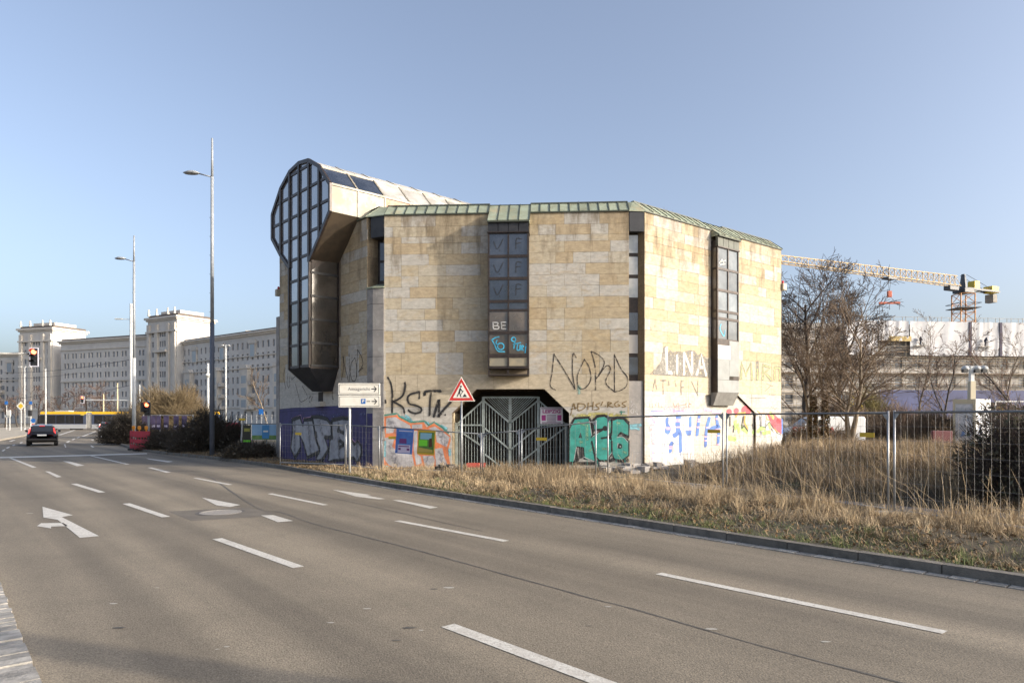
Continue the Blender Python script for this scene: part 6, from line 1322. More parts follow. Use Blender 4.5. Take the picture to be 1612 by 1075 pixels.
def tower_extra(t, Wl):
    L_ = Wl.len; zt = 31.3
    for u in (0.2, L_*.30, L_*.68, L_-1.5): mb = MB(); Wl.box(mb, u, u+1.2, GB, zt-1.5, 0.005, .55); mb.build('pilaster', m_ringt, t)
    for u in (.8, L_*.34, L_*.72, L_-.8): mb = MB(); mb.tube(Wl.P(u, zt+1.2, .2), Wl.P(u, zt+3.2, .2), .38, .2, 6); mb.build('pinnacle', m_ringt, t)
    mb = MB(); Wl.box(mb, L_*.25, L_*.9, zt+1.2, zt+2.6, -10, -2); mb.build('roof_house', m_ringt, t)
    mb = MB(); Wl.box(mb, L_*.30, L_*.72, 21.2, 21.8, .0, 1.2); mb.build('balcony', m_ringt, t); mb = MB(); Wl.box(mb, -.3, L_+.3, 27.2, 27.7, -.4, .7); mb.build('frieze', m_ringt, t)
for i, (a, b, lab) in enumerate((((-169.4, 235.), (-155., 230.4), 'left tower of the pale apartment complex, topped with pinnacles'), ((-112., 210.), (-99.5, 202.8), 'right and larger tower of the pale apartment complex, its side wall in sun'))):
    Wt = W(a, b); L_ = Wt.len; wins = []
    for r in range(8): z = 4.6+r*3.05; wins += [(L_*.14, L_*.14+1., z, z+1.7), (L_*.40, L_*.40+.9, z, z+1.7), (L_*.48, L_*.48+.9, z, z+1.7), (L_*.56, L_*.56+.9, z, z+1.7), (L_*.84, L_*.84+1., z, z+1.7)]
    block('apartment_tower', lab, Wt, 31.3, wins, 12.5, (GB+4.4,), tower_extra, cor=.8, rise=1.4)
for px, y0, y1, Y, lab in ((340, 530, 541, 214, 'small roof house behind the dark lamp mast'), (396, 520, 527, 200, 'small flat roof house on the right apartment wing')):
    tag(MB().box(PX(px-10, Y), PX(px+10, Y), Y, Y+8, PZ(y1+12, Y), PZ(y0, Y)).build('roof_house', m_ringt, bevel=.1), lab, 'roof house')

# ------------------------------------------------------------------ left middle ground: fence with posters, banner
m_ppur = mat('purple_poster', (.045, .035, .085), .6, (.09, .07, .13), 1.5)
Y = 52.; g = gz(Y)+.1
t = thing('site_fence', 'site fence hung with dark purple posters behind the traffic light', 'fence', (PX(262, Y), Y, g))
for px in (226, 252, 278, 304): MB().tube((PX(px, Y), Y, g-.1), (PX(px, Y), Y, g+2.1), .05, n=8).build('post', m_galv, t)
MB().tube((PX(226, Y), Y, g+2.05), (PX(304, Y), Y, g+2.05), .03, n=6).build('rail', m_galv, t)
for k, px in enumerate((224, 231.5, 239, 247, 258.5, 274, 287)):
    o = tag(MB().box(PX(px, Y), PX(px+(7 if k < 4 else 8), Y), Y-.09, Y-.07, g+.95, g+2.0).build('event_poster', m_ppur), ['leftmost','second','third','fourth','fifth','sixth','rightmost'][k]+' of the dark purple posters on the fence behind the traffic light', 'poster', 'purple posters on the far fence')
    MB().box(PX(px+1, Y), PX(px+6, Y), Y-.1, Y-.095, g+1.15, g+1.3).build('text_block', pw, o)
Y = 31.5; x = PX(380, Y); g = ground_h(x, Y)
t = thing('leaning_pole', 'leaning grey fence post beside the black and yellow poster', 'post', (x, Y, g)); MB().tube((x-.05, Y, g-.1), (x+.08, Y, PZ(652, Y)), .05, n=8).build('pole', m_galv, t); MB().cbox((x+.06, Y-.06, PZ(660, Y)), .3, .02, .1).build('name_plate', m_yel, t)
o = tag(MB().box(PX(383, Y), PX(395.5, Y), Y-.05, Y-.03, PZ(696, Y), PZ(669, Y)).build('event_poster', mat('black_poster', (.03, .03, .02), .6)), 'black poster with yellow foot beside the leaning fence post', 'poster')
MB().box(PX(383.5, Y), PX(395, Y), Y-.056, Y-.05, PZ(695.5, Y), PZ(692.5, Y)).build('yellow_foot', pl_, o); MB().box(PX(385, Y), PX(394, Y), Y-.056, Y-.05, PZ(679, Y), PZ(674, Y)).build('lettering', mat('poster_olive', (.28, .27, .05), .6), o)
o = tag(MB().box(PX(396.5, Y), PX(441, Y), Y-.02, Y, PZ(692, Y), PZ(668, Y)).build('fence_banner', mat('banner_sky', (.20, .36, .55), .6, (.3, .48, .65), 1.2)), 'blue and green picture banner on the fence left of the building', 'banner')
MB().box(PX(397, Y), PX(440.5, Y), Y-.03, Y-.02, PZ(691.5, Y), PZ(685, Y)).build('meadow_strip', mat('banner_green', (.11, .24, .06), .6, (.2, .3, .1), 3), o); MB().box(PX(413, Y), PX(424, Y), Y-.036, Y-.03, PZ(690, Y), PZ(669, Y)).build('blue_panel', mat('banner_blue', (.06, .24, .48), .6), o); MB().box(PX(415, Y), PX(422.5, Y), Y-.04, Y-.036, PZ(680, Y), PZ(677.5, Y)).build('lettering', m_sgw, o)
t = thing('banner_fence', 'thin dark fence rail carrying the picture banner', 'fence', (PX(410, Y), Y+.05, g)); MB().tube((PX(381, Y), Y+.03, PZ(667.5, Y)), (PX(442, Y), Y+.03, PZ(667, Y)), .025, n=6).build('rail', m_rail, t)
for px in (397, 419, 440): MB().tube((PX(px, Y), Y+.06, g-.1), (PX(px, Y), Y+.06, PZ(667, Y)), .02, n=6).build('post', m_rail, t)
Y = 60.; t = thing('scaffold_fence', 'pale barrier frames standing behind the picture banner', 'fence', (PX(400, Y), Y, gz(Y)))
for k in range(9): px = 372+k*8; MB().tube((PX(px, Y), Y, gz(Y)), (PX(px, Y), Y, PZ(653-(k % 3), Y)), .03, n=6).build('post', m_galv, t)
MB().tube((PX(372, Y), Y, PZ(656, Y)), (PX(438, Y), Y, PZ(654, Y)), .03, n=6).build('rail', m_galv, t); MB().box(PX(385, Y), PX(439, Y), Y+.2, Y+.4, gz(Y), PZ(667, Y)).build('white_base', m_sgw, t)
tag(MB().box(PX(354, 50), PX(376, 50), 50, 50.3, gz(50)+.3, PZ(665, 50)).build('red_barrier', m_bar, bevel=.05), 'bright red plastic barrier behind the dark bush', 'barrier')

# ------------------------------------------------------------------ right: building site
Wb = W((45., 126.), (170., 140.)); m_bc = mat('site_concrete', (.52, .50, .48), .9, (.42, .41, .39), .3); m_tarp = mat('white_tarpaulin', (.50, .50, .51), .6, (.42, .42, .44), .35, bump=.6, bscale=1.2); m_scaf = mat('scaffold_tube', (.42, .36, .27), .6)
zt = PZ(508, 130.)
t = thing('building_under_renovation', 'long building under renovation behind scaffolding at right', 'building', (Wb.P(40, 0).x, Wb.P(40, 0).y, 0))
L_ = Wb.len; fh = 3.3; wins = grid(1, L_-1, 1.0, 4, fh, 34, 1.5, 1.8)
mb, gl = facade(Wb, 0, L_, -.3, zt-6., wins); mb.build('wall', m_bc, t); gl.build('window_panes', mat('site_window', (.16, .18, .21), .2, (.35, .37, .4), .5), t, kind='stuff')
mb = MB(); Wb.box(mb, 0, L_, zt-6., zt-.4, -16, 0); Wb.box(mb, 0, L_, -.3, zt-6.05, -16, -15.8); mb.build('upper_storey', m_bc, t)
for k in range(4): mb = MB(); Wb.box(mb, 0, L_, 3.4+k*fh-.35, 3.4+k*fh, .01, .25); mb.build('floor_band', m_ringt, t)
sc_t = thing('scaffolding', 'tube scaffolding with plank decks in front of the building under renovation', 'scaffolding', (Wb.P(40, 0, 1.3).x, Wb.P(40, 0, 1.3).y, 0))
S = []
for k in range(0, 53): u = k*2.4; [S.append((*Wb.P(u, -.2, o), *Wb.P(u, zt+.9, o), .05, .05)) for o in (.35, 1.3)]
for k in range(1, 10): z = k*2.0; [S.append((*Wb.P(0, z+h, 1.3), *Wb.P(L_, z+h, 1.3), .04, .04)) for h in (0.5, 1.0)]
S.append((*Wb.P(0, zt+.8, 1.3), *Wb.P(L_, zt+.8, 1.3), .03, .03))
segs_mesh('tubes', S, m_scaf, sc_t, n=4, kind='stuff')
for k in range(1, 10): mb = MB(); Wb.box(mb, 0, L_, k*2.0-.05, k*2.0+.03, .36, 1.28); mb.build('plank_deck', mat('plank_wood', (.30, .22, .13), .8, (.22, .16, .1), 2), sc_t)
# tarpaulins, each hung sheet on its own
u = Wb.u(1392, 1.4); ups = [Wb.u(p, 1.4) for p in (1330, 1382, 1431, 1528, 1576, 1640, 1720)]
for i, (a, b) in enumerate(zip(ups[:-1], ups[1:])):
    zl = zt-6.3 if i not in (1,) else zt-3.6; n_ = 26; mb = MB(); rows = 7
    for r in range(rows):
        for k in range(n_+1): f = k/n_; mb.v.append(tuple(Wb.P(a+.15+(b-a-.3)*f, zt+(zl-zt)*r/(rows-1)-(.12*math.sin(f*math.pi) if r == rows-1 else 0), 1.45+.05*math.sin(f*19+i)+.03*math.sin(f*37+r*.7+i)+.04*math.sin(r*1.3+f*7+i))))
    mb.f = [(r*(n_+1)+k, r*(n_+1)+k+1, (r+1)*(n_+1)+k+1, (r+1)*(n_+1)+k) for r in range(rows-1) for k in range(n_)]
    o = mb.build('tarpaulin', m_tarp, smooth=True); tag(o, ['white tarpaulin behind the bare trees, leftmost on the scaffold', 'short white tarpaulin above an open wooden deck', 'wide white tarpaulin left of the crane mast', 'white tarpaulin to the right of the first dark strap', 'white tarpaulin right of the second dark strap', 'white tarpaulin at the right edge of the picture'][i], 'tarpaulin', 'white tarpaulins on the scaffold')
for px, lab in ((1528, 'dark vertical strap between the tarpaulins below the crane'), (1576, 'dark vertical strap between the two rightmost tarpaulins')):
    u = Wb.u(px, 1.6); mb = MB(); Wb.box(mb, u-.25, u+.25, zt-6.4, zt, 1.5, 1.62); mb.build('tarpaulin_strap', mat('dark_strap', (.06, .05, .08), .8), sc_t)
MB().obox(Wb.P(Wb.u(1392), PZ(540, 131), 1.4), Wb.T*4.4, Wb.N*.1, (0, 0, .9)).build('timber_board', mat('fresh_timber', (.50, .38, .16), .8, (.42, .32, .14), 2), sc_t)
tag(MB().obox(Wb.P(Wb.u(1340), -.1, 8.), Wb.T*30, Wb.N*.25, (0, 0, PZ(614, 124))).build('site_hoarding', mat('blue_hoarding', (.014, .024, .10), .6, (.03, .045, .15), .3)), 'dark blue site hoarding behind the bare trees', 'hoarding')
for px, w, h, lab in ((1502, 5.6, .9, 'dark roof plant box at the foot of the crane mast'), (1529, 2.6, .8, 'pale roof block right of the crane mast foot')):
    tag(MB().cbox((PX(px, 138), 138, zt+h/2-.1), w, 3, h+.4).build('rooftop_unit', m_bc if w < 3 else m_dpole, bevel=.05), lab, 'rooftop unit')
# workers on the scaffold: continuous skinned figures
def person(name, lab, base, hgt, pose, m):
    me = bpy.data.meshes.new(name); s = hgt/1.75
    J = {'p': (0, 0, .95), 'c': (.02, 0, 1.25), 'n': (.05+pose, 0, 1.48), 'h': (.08+pose, 0, 1.68), 'sl': (.02+pose*.8, .2, 1.42), 'el': (.12+pose, .25, 1.15), 'hl': (.28+pose, .18, 1.05), 'sr': (.02+pose*.8, -.2, 1.42), 'er': (.1+pose, -.26, 1.16), 'hr': (.26+pose, -.2, 1.02),
         'kl': (.05, .11, .5), 'al': (-.02, .12, .08), 'fl': (.14, .12, .04), 'kr': (.0, -.11, .5), 'ar': (-.08, -.12, .08), 'fr': (.08, -.12, .04)}
    k = list(J); E_ = [('p', 'c'), ('c', 'n'), ('n', 'h'), ('c', 'sl'), ('sl', 'el'), ('el', 'hl'), ('c', 'sr'), ('sr', 'er'), ('er', 'hr'), ('p', 'kl'), ('kl', 'al'), ('al', 'fl'), ('p', 'kr'), ('kr', 'ar'), ('ar', 'fr')]
    me.from_pydata([tuple(Vector(J[a])*s) for a in k], [(k.index(a), k.index(b)) for a, b in E_], [])
    o = link(name, me, m); o.location = base
    md = o.modifiers.new('skin', 'SKIN'); rad = dict(p=.15, c=.17, n=.07, h=.11, sl=.08, sr=.08, el=.055, er=.055, hl=.045, hr=.045, kl=.075, kr=.075, al=.05, ar=.05, fl=.045, fr=.045)
    for i, a in enumerate(k): me.skin_vertices[0].data[i].radius = (rad[a]*s, rad[a]*s) if me.skin_vertices else (.1, .1)
    return tag(o, lab, 'person')
m_wk = mat('navy_work_clothes', (.02, .025, .05), .8)
for px, lab, ps_ in ((1449, 'worker in dark clothes standing on the scaffold left of the bare treetops', .0), (1551, 'worker in navy clothes bending forward on the scaffold right of the crane', .12)):
    u = Wb.u(px, 1.9); b = Wb.P(u, PZ(546, 130), 1.9)
    try: person('person', lab, b, 1.75, ps_, m_wk)
    except Exception as e: print('person', e)
    mb = MB(); Wb.box(mb, u-1.2, u+1.2, b.z-.06, b.z, 1.55, 2.3); mb.build('bracket_plank', m_scaf, sc_t)
# tower crane
m_cry = mat('crane_orange', (.50, .22, .06), .5); m_cjb = mat('crane_pale_yellow', (.60, .42, .20), .5); m_cgr = mat('crane_dark', (.05, .06, .075), .5); m_cye = mat('crane_yellow', (.65, .48, .05), .5)
Yc = 150.; xc = PX(1516.5, Yc); zc = PZ(452, Yc)
cr = thing('tower_crane', 'tower crane with orange lattice mast and long jib above the building site', 'crane', (xc, Yc, 0))
S = []; w = 1.55; z = 0.; zm = PZ(463, Yc)
cs = [Vector((xc+sx*w, Yc+sy*w, 0)) for sx, sy in ((-1, -1), (1, -1), (1, 1), (-1, 1))]
for c in cs: S.append((*c, c.x, c.y, zm, .14, .14))
n_ = 14
for i in range(n_):
    z0, z1 = zm*i/n_, zm*(i+1)/n_
    for k in range(4): a, b = cs[k], cs[(k+1) % 4]; S.append((a.x, a.y, z0, b.x, b.y, z1, .07, .07)); S.append((b.x, b.y, z1, a.x, a.y, z1, .06, .06))
segs_mesh('lattice_mast', S, m_cry, cr, n=5)
tip = Vector((PX(1180, 126.), 126., PZ(418, 126.))); jd = tip-Vector((xc, Yc, zc)); jd.z = 0; JL = jd.length; jd.normalize(); jn = Vector((-jd.y, jd.x, 0))
S = []; n_ = 34
def jp(f, k):
    hgt_ = 2.3*(1-f)+1.2*f; c = Vector((xc, Yc, zc))+jd*(2+f*(JL-2))+Vector((0, 0, .8*f))
    return c+Vector((0, 0, hgt_)) if k == 0 else c+jn*(.8 if k == 1 else -.8)
for i in range(n_):
    f0, f1 = i/n_, (i+1)/n_
    for k in range(3): S.append((*jp(f0, k), *jp(f1, k), .10, .10))
    for k in (1, 2): S.append((*jp(f0, k), *jp((f0+f1)/2, 0), .055, .055)); S.append((*jp((f0+f1)/2, 0), *jp(f1, k), .055, .055))
    S.append((*jp(f0, 1), *jp(f1, 2), .045, .045))
segs_mesh('jib', S, m_cjb, cr, n=4)
cb = Vector((xc, Yc, zc-.4)); cj = Vector((-jd.x, -jd.y, 0)); CL = 11.
mb = MB()
for s in (-1, 1): mb.obox(cb+jn*s*.9-Vector((0, 0, .2)), cj*CL, jn*.2, (0, 0, .4))
for k in range(5): mb.obox(cb+cj*(2+k*2)-jn*.9, cj*.15, jn*1.8, (0, 0, .2))
mb.build('counter_jib', m_cgr, cr)
mb = MB(); mb.cbox(cb+Vector((0, 0, -.5)), 3.2, 2.8, 1.0, math.atan2(jd.y, jd.x)); mb.cbox(cb+jd*4+Vector((0, 0, -.2)), 3, 1.5, .9, math.atan2(jd.y, jd.x)); mb.build('slewing_unit', m_cgr, cr, bevel=.1)
MB().obox(cb+cj*2.6-jn*.8, cj*1.8, jn*1.6, (0, 0, 1.9)).build('cabinet', m_cye, cr, bevel=.08)
MB().tube(cb, cb+Vector((0, 0, 3.2)), .8, .4, 6).build('apex', m_cgr, cr)
mb = MB(); mb.obox(cb+cj*(CL-2.5)-jn*1.1+Vector((0, 0, -.3)), cj*2.4, jn*2.0, (0, 0, 1.5)); mb.build('winch_housing', m_cye, cr, bevel=.08)
MB().obox(cb+cj*(CL-2.)-jn*1.0+Vector((0, 0, -2.4)), cj*1.4, jn*1.8, (0, 0, 1.8)).build('counterweight', m_conc, cr)
mb = MB(); [mb.tube(cb+Vector((0, 0, 3.))+jn*s, cb+cj*(CL-1)+jn*s, .06, n=4) for s in (-.7, .7)]; mb.build('stay_rod', m_cgr, cr)
mb = MB(); [mb.tube(Vector((xc, Yc, zm-2.2))+Vector((sx*2.4, sy*2.4, 0)), Vector((xc, Yc, zm-2.2))+Vector((ex*2.4, ey*2.4, 0)), .06, n=4) for sx, sy, ex, ey in ((-1, -1, 1, -1), (1, -1, 1, 1), (1, 1, -1, 1), (-1, 1, -1, -1))]; mb.cbox((xc, Yc, zm-3.2), 4.8, 4.8, .12); mb.build('service_platform', m_cgr, cr)
ft = None
best = min(range(200), key=lambda i: abs(CX+F*jp(i/200, 1).x/jp(i/200, 1).y-1406)); hp_ = jp(best/200, 1)*.5+jp(best/200, 2)*.5
MB().cbox(hp_-Vector((0, 0, .3)), 2.6, 1.6, .4, math.atan2(jd.y, jd.x)).build('trolley', m_cgr, cr)
zs_ = PZ(477, hp_.y); S = [(*(hp_+jd*s), *Vector((hp_.x, hp_.y, PZ(460, hp_.y))), .04, .04) for s in (-.5, .5)]; segs_mesh('hoist_rope', S, m_cgr, cr)
MB().cbox((hp_.x, hp_.y, PZ(463, hp_.y)), .9, .5, 1.3).build('hook_block', mat('hook_red', (.45, .10, .05), .5), cr, bevel=.1)
sb = thing('lifting_beam', 'red lifting beam hanging from the crane hook', 'lifting beam', (hp_.x, hp_.y, zs_)); hw = 16.5*hp_.y/F
MB().box(hp_.x-hw, hp_.x+hw, hp_.y-.15, hp_.y+.15, zs_-.2, zs_+.2).build('beam', mat('hook_red', (.45, .1, .05), .5), sb); segs_mesh('chain', [(hp_.x+s*hw*.95, hp_.y, zs_, hp_.x+s*hw*.95, hp_.y, zs_-1.4, .05, .05) for s in (-1, 0, 1)]+[(hp_.x, hp_.y, PZ(465, hp_.y), hp_.x+s*hw*.6, hp_.y, zs_, .04, .04) for s in (-1, 1)], m_cgr, sb)
# white information box and floodlight mast
Y = 44.; x = PX(1535, Y); g = ground_h(x, Y); m_box = mat('white_info_box', (.72, .72, .70), .5); m_boxc = mat('cream_frame', (.52, .46, .33), .6); m_pic = mat('faded_print', (.40, .42, .45), .6, (.62, .62, .64), 2.2, c3=(.12, .22, .45), s3=1.6, lo3=.58, hi3=.66)
t = thing('information_box', 'white two-sided information box with faded blue prints behind the ivy bush', 'information box', (x, Y, g)); zt2 = PZ(628, Y)
p0, p1, p2 = Vector((PX(1500, Y+.6), Y+.6, 0)), Vector((x, Y, 0)), Vector((PX(1558, Y+1.1), Y+1.1, 0)); p3 = p0+p2-p1
MB().prism([v+Vector((0, 0, g)) for v in (p0, p1, p2, p3)], (0, 0, zt2-g)).build('body', m_box, t, bevel=.02)
for a, b, mm in ((p0, p1, m_boxc), (p1, p2, m_box)):
    W_ = W((a.x, a.y), (b.x, b.y)); L_ = W_.len
    for u0, u1, z0, z1 in ((0, .12, g, zt2), (L_-.12, L_, g, zt2), (.12, L_-.12, zt2-.28, zt2)): mb = MB(); W_.box(mb, u0, u1, z0, z1, .005, .05); mb.build('frame', mm, t)
    mb = MB(); W_.box(mb, .16, L_-.16, g+.5, zt2-.34, .004, .02); mb.build('print', m_pic, t)
Y = 46.5; x = PX(1529.5, Y); g = ground_h(x, Y); t = thing('floodlight_mast', 'cream mast with three floodlights rising behind the information box', 'floodlight mast', (x, Y, g)); zt2 = PZ(577, Y)
MB().box(x-.17, x+.17, Y-.17, Y+.17, g, PZ(600, Y)).build('lower_mast', m_boxc, t); MB().box(x-.12, x+.12, Y-.12, Y+.12, PZ(600, Y), zt2).build('upper_mast', m_box, t); MB().tube((x-.6, Y, zt2), (x+.9, Y, zt2), .05, n=6).build('crossbar', m_galv, t)
for k, dx in enumerate((-.5, .3, .8)):
    f = MB().lathe((x+dx, Y-.1, zt2-.12), [(.24, -.1), (.22, .06), (.09, .17)], 12).build('floodlight', m_wpole, t, smooth=True); MB().cbox((x+dx-.1, Y-.2, zt2-.32), .3, .25, .2).build('lamp_unit', m_sigb, f)
tag(MB().box(PX(1468, 42), PX(1500, 42), 42, 42.25, .1, PZ(678, 42)).build('red_barrier', mat('dark_red_plastic', (.10, .012, .018), .5), bevel=.05), 'dark red plastic barrier left of the information box', 'barrier')
Y = 58; x = PX(1572, Y); g = ground_h(x, Y); t = thing('excavator', 'small yellow construction machine half hidden behind the ivy bush', 'machine', (x, Y, g)); mb = MB(); mb.prism([(x-.5, Y, PZ(648, Y)), (x+.5, Y, PZ(648, Y)), (x+.45, Y, PZ(640.5, Y)), (x+.05, Y, PZ(640, Y)), (x-.45, Y, PZ(643, Y))], (0, 1.2, 0)); mb.build('body', m_cye, t, bevel=.05)
MB().box(x-.7, x+.7, Y-.1, Y+1.3, g+.1, g+.6).build('track', m_tyre, t); MB().box(x-.4, x+.4, Y+.1, Y+1.1, g+.6, PZ(648, Y)).build('chassis', m_cgr, t); MB().box(x-.35, x+.3, Y+.2, Y+1., PZ(640, Y), PZ(633, Y)).build('cab', m_cgl, t)
mb = MB(); Y = 47; t = thing('white_frame_gate', 'white tubular frame standing right of the information box', 'frame', (PX(1590, Y), Y, ground_h(PX(1590, Y), Y))); [MB().tube((PX(p, Y), Y, ground_h(PX(p, Y), Y)), (PX(p, Y), Y, PZ(632, Y)), .04, n=6).build('post', m_box, t) for p in (1567, 1600, 1640)]; MB().tube((PX(1567, Y), Y, PZ(632, Y)), (PX(1640, Y), Y, PZ(632, Y)), .04, n=6).build('rail', m_box, t)
# ------------------------------------------------------------------ vegetation
m_bark_d = mat('dark_bark', (.055, .045, .038), .9, (.085, .07, .055), 3); m_bark_l = mat('pale_bark', (.21, .165, .115), .9, (.14, .115, .085), 3); m_twig_d = mat('dark_twigs', (.075, .055, .045), .9); m_twig_l = mat('brown_twigs', (.17, .125, .085), .9, (.12, .085, .06), 2); m_twig_r = mat('reddish_twigs', (.15, .10, .075), .9); m_ivy = mat('ivy_leaf', (.075, .078, .036), .55, (.15, .11, .06), 2.5)
def tree(name, lab, px, Y, ytop, r, seed, mt, mc, group, **k):
    x = PX(px, Y); g = ground_h(x, Y); h = PZ(ytop, Y)-g
    t = thing(name, lab, 'tree', (x, Y, g), group); T, C = grow((x, Y, g-.1), h*k.pop('hf', .8), r, seed, **k)
    segs_mesh('trunk', T, mt, t, n=7); segs_mesh('crown', C, mc, t, n=3); return t, T
TG = 'bare trees right of the building'
tree('bare_tree', 'largest dark bare tree rising right behind the sunlit wall', 1268, 72., 408, .38, 3, m_bark_d, m_twig_d, TG, levels=5, spread=.72, first=.22, kids=(12, 7, 6, 5), ratio=.56, minr=.022, hf=.75)
tree('bare_tree', 'dark bare tree leaning right behind the pale stems', 1312, 66., 450, .26, 8, m_bark_d, m_twig_d, TG, levels=5, spread=.7, first=.25, kids=(11, 7, 5, 5), ratio=.55, minr=.022, lean=(.1, 0), hf=.8)
tree('bare_tree', 'pale twin-stemmed bare tree with ivy foot, nearest the sunlit wall', 1281, 40., 505, .13, 21, m_bark_l, m_twig_l, TG, levels=5, spread=.6, first=.3, kids=(7, 5, 4, 3), ratio=.55, minr=.011, stems=2, hf=.85)
tree('bare_tree', 'pale slender bare tree between the ivy-footed stems and the mossy trunk', 1298, 41., 480, .12, 22, m_bark_l, m_twig_l, TG, levels=5, spread=.6, first=.3, kids=(7, 5, 4, 3), ratio=.55, minr=.011, hf=.85)
tr, TT = tree('bare_tree', 'pale spreading bare tree with mossy trunk before the site hoarding', 1334, 39., 490, .17, 23, m_bark_l, m_twig_l, TG, levels=5, spread=.75, first=.3, kids=(9, 6, 4, 3), ratio=.58, minr=.011, stems=3, hf=.82)
for i, (px, Y, yt, sd_, lab) in enumerate(((1443, 60, 512, 31, 'thin upright bare tree before the wide tarpaulin'), (1496, 57, 520, 32, 'bushy bare tree left of the floodlight mast'), (1580, 55, 530, 34, 'bare tree right of the floodlight mast'), (1622, 48, 505, 35, 'bare tree at the right edge of the picture'), (1395, 75, 545, 36, 'bare tree between the pale stems and the tarpaulins'), (1665, 60, 500, 38, 'bare tree just outside the right edge'))):
    tree('bare_tree', lab, px, float(Y), yt, .11, sd_, m_bark_d if i % 2 else m_bark_l, m_twig_r if i % 2 else m_twig_l, TG, levels=5, spread=.55, first=.25, kids=(8, 5, 4, 3), ratio=.5, minr=.011, hf=.85, stems=1+(i % 3 == 1))
LT = 'bare trees before the apartment blocks'
tree('bare_tree', 'young light brown bare tree standing left of the building', 424, 88., 583, .14, 41, m_bark_l, m_twig_l, LT, levels=5, spread=.5, first=.3, kids=(9, 5, 4, 3), ratio=.42, minr=.018, hf=.9)
for i, (px, Y, yt, lab) in enumerate(((28, 150, 612, 'reddish bare tree at the far left behind the priority sign'), (58, 155, 606, 'reddish bare tree left of the tram mast'), (88, 150, 612, 'reddish bare tree above the left end of the tram'), (112, 152, 604, 'reddish bare tree before the middle block'), (134, 150, 600, 'reddish bare tree under the red signal arm'), (158, 150, 598, 'reddish bare tree behind the cream pole'), (180, 152, 606, 'reddish bare tree left of the thick tram mast'), (8, 152, 616, 'reddish bare tree at the left picture edge'))):
    tree('bare_tree', lab, px, float(Y), yt, .2, 50+i, m_bark_d, m_twig_r, LT, levels=4, spread=.7, first=.3, kids=(9, 6, 5), ratio=.5, minr=.028, hf=.8)
# twig bushes
def bush(lab, px, Y, rx, ry, h, n, m, seed, base=None, size=.5, r=.008, group='bare bushes along the kerb', name='bush', leafm=None, nl=0):
    rs = np.random.default_rng(seed); x = PX(px, Y); g = ground_h(x, Y) if base is None else base; t = thing(name, lab, 'bush', (x, Y, g), group)
    u = rs.normal(size=(n, 3)); u /= np.linalg.norm(u, axis=1)[:, None]; u[:, 2] = np.abs(u[:, 2]); rad = rs.uniform(.25, 1, n)**.6
    lump = 1+.18*np.sin(u[:, 0]*7+seed)+.15*np.sin(u[:, 1]*9+u[:, 2]*6)
    c = np.stack([x+u[:, 0]*rx*rad*lump, Y+u[:, 1]*ry*rad*lump, g+u[:, 2]*h*rad*lump], 1)
    d = u*np.array([rx, ry, h])/max(rx, h)+rs.normal(0, .5, (n, 3)); d[:, 2] += .35; d /= np.linalg.norm(d, axis=1)[:, None]
    L_ = size*rs.uniform(.5, 1.4, n)[:, None]; q = c+d*L_; mid = (c+q)/2+rs.normal(0, .06, (n, 3))*L_
    p0 = c-d*L_*.6; p0[:, 2] = np.maximum(p0[:, 2], g-.05)
    S = np.concatenate([np.concatenate([p0, mid, np.full((n, 1), r*1.2), np.full((n, 1), r)], 1), np.concatenate([mid, q, np.full((n, 1), r), np.full((n, 1), r*.5)], 1)], 0)
    segs_mesh('twigs', S, m, t, n=3)
    k = 14; st = []
    for j in range(k): a = 2*math.pi*j/k; st.append((x+.1*rx*math.cos(a), Y+.1*ry*math.sin(a), g-.1, x+.6*rx*math.cos(a), Y+.6*ry*math.sin(a), g+h*.6, r*3, r*1.5))
    segs_mesh('stems', st, m, t, n=5)
    if nl: 
        lp = c[rs.integers(0, n, nl)]+rs.normal(0, size*.25, (nl, 3)); lp[:, 2] = np.maximum(lp[:, 2], g+.03); leaves('foliage', lp, .05 if Y < 25 else .09, leafm, t)
    return t
m_bd = mat('dark_bush_twigs', (.045, .037, .028), .9, (.07, .055, .04), 2); m_bb = mat('tan_bush_twigs', (.22, .165, .09), .9, (.15, .11, .06), 1.5); m_ld = mat('dark_leaf', (.050, .045, .028), .6, (.085, .065, .04), 1.5)
bush('dark bush at the kerb left of the red barriers', 200, 50., 1.5, 1.6, 1.9, 3800, m_bd, 1, size=.55, r=.011, leafm=m_ld, nl=2200)
bush('large dark bush at the foot of the tallest street lamp', 330, 36.5, 1.8, 1.3, 1.9, 5000, m_bd, 2, size=.55, r=.009, leafm=m_ld, nl=3500)
bush('dark bush between the red barriers and the tallest street lamp', 268, 40., 1.6, 1.2, .9, 4000, m_bd, 3, size=.45, r=.010, leafm=m_ld, nl=2000)
bush('low dark ground bush before the picture banner', 392, 30.6, 1.2, .7, .55, 2500, m_bd, 4, size=.3, r=.008, leafm=m_ld, nl=2000)
bush('broad round tan bush before the long apartment wing', 268, 66., 3.4, 2.6, 4.2, 12000, m_bb, 5, size=.8, r=.016); bush('lower tan bush at the right of the round one', 308, 64., 2.2, 1.8, 2.4, 6000, m_bb, 6, size=.6, r=.014); bush('tan bush behind the thick tram mast', 215, 68., 1.9, 1.8, 2.7, 5000, m_bb, 7, size=.6, r=.014)
bush('yellow flowering bush between the bare trees', 1347, 55., .9, .9, 3.4, 900, m_twig_l, 8, size=.6, r=.012, group='bushes on the plot', leafm=mat('forsythia_yellow', (.60, .44, .02), .6), nl=900)
bush('olive young bush right of the yellow flowering one', 1372, 58., 1.8, 1.4, 3.6, 3000, mat('olive_twigs', (.17, .14, .05), .9), 9, size=.8, r=.013, group='bushes on the plot')
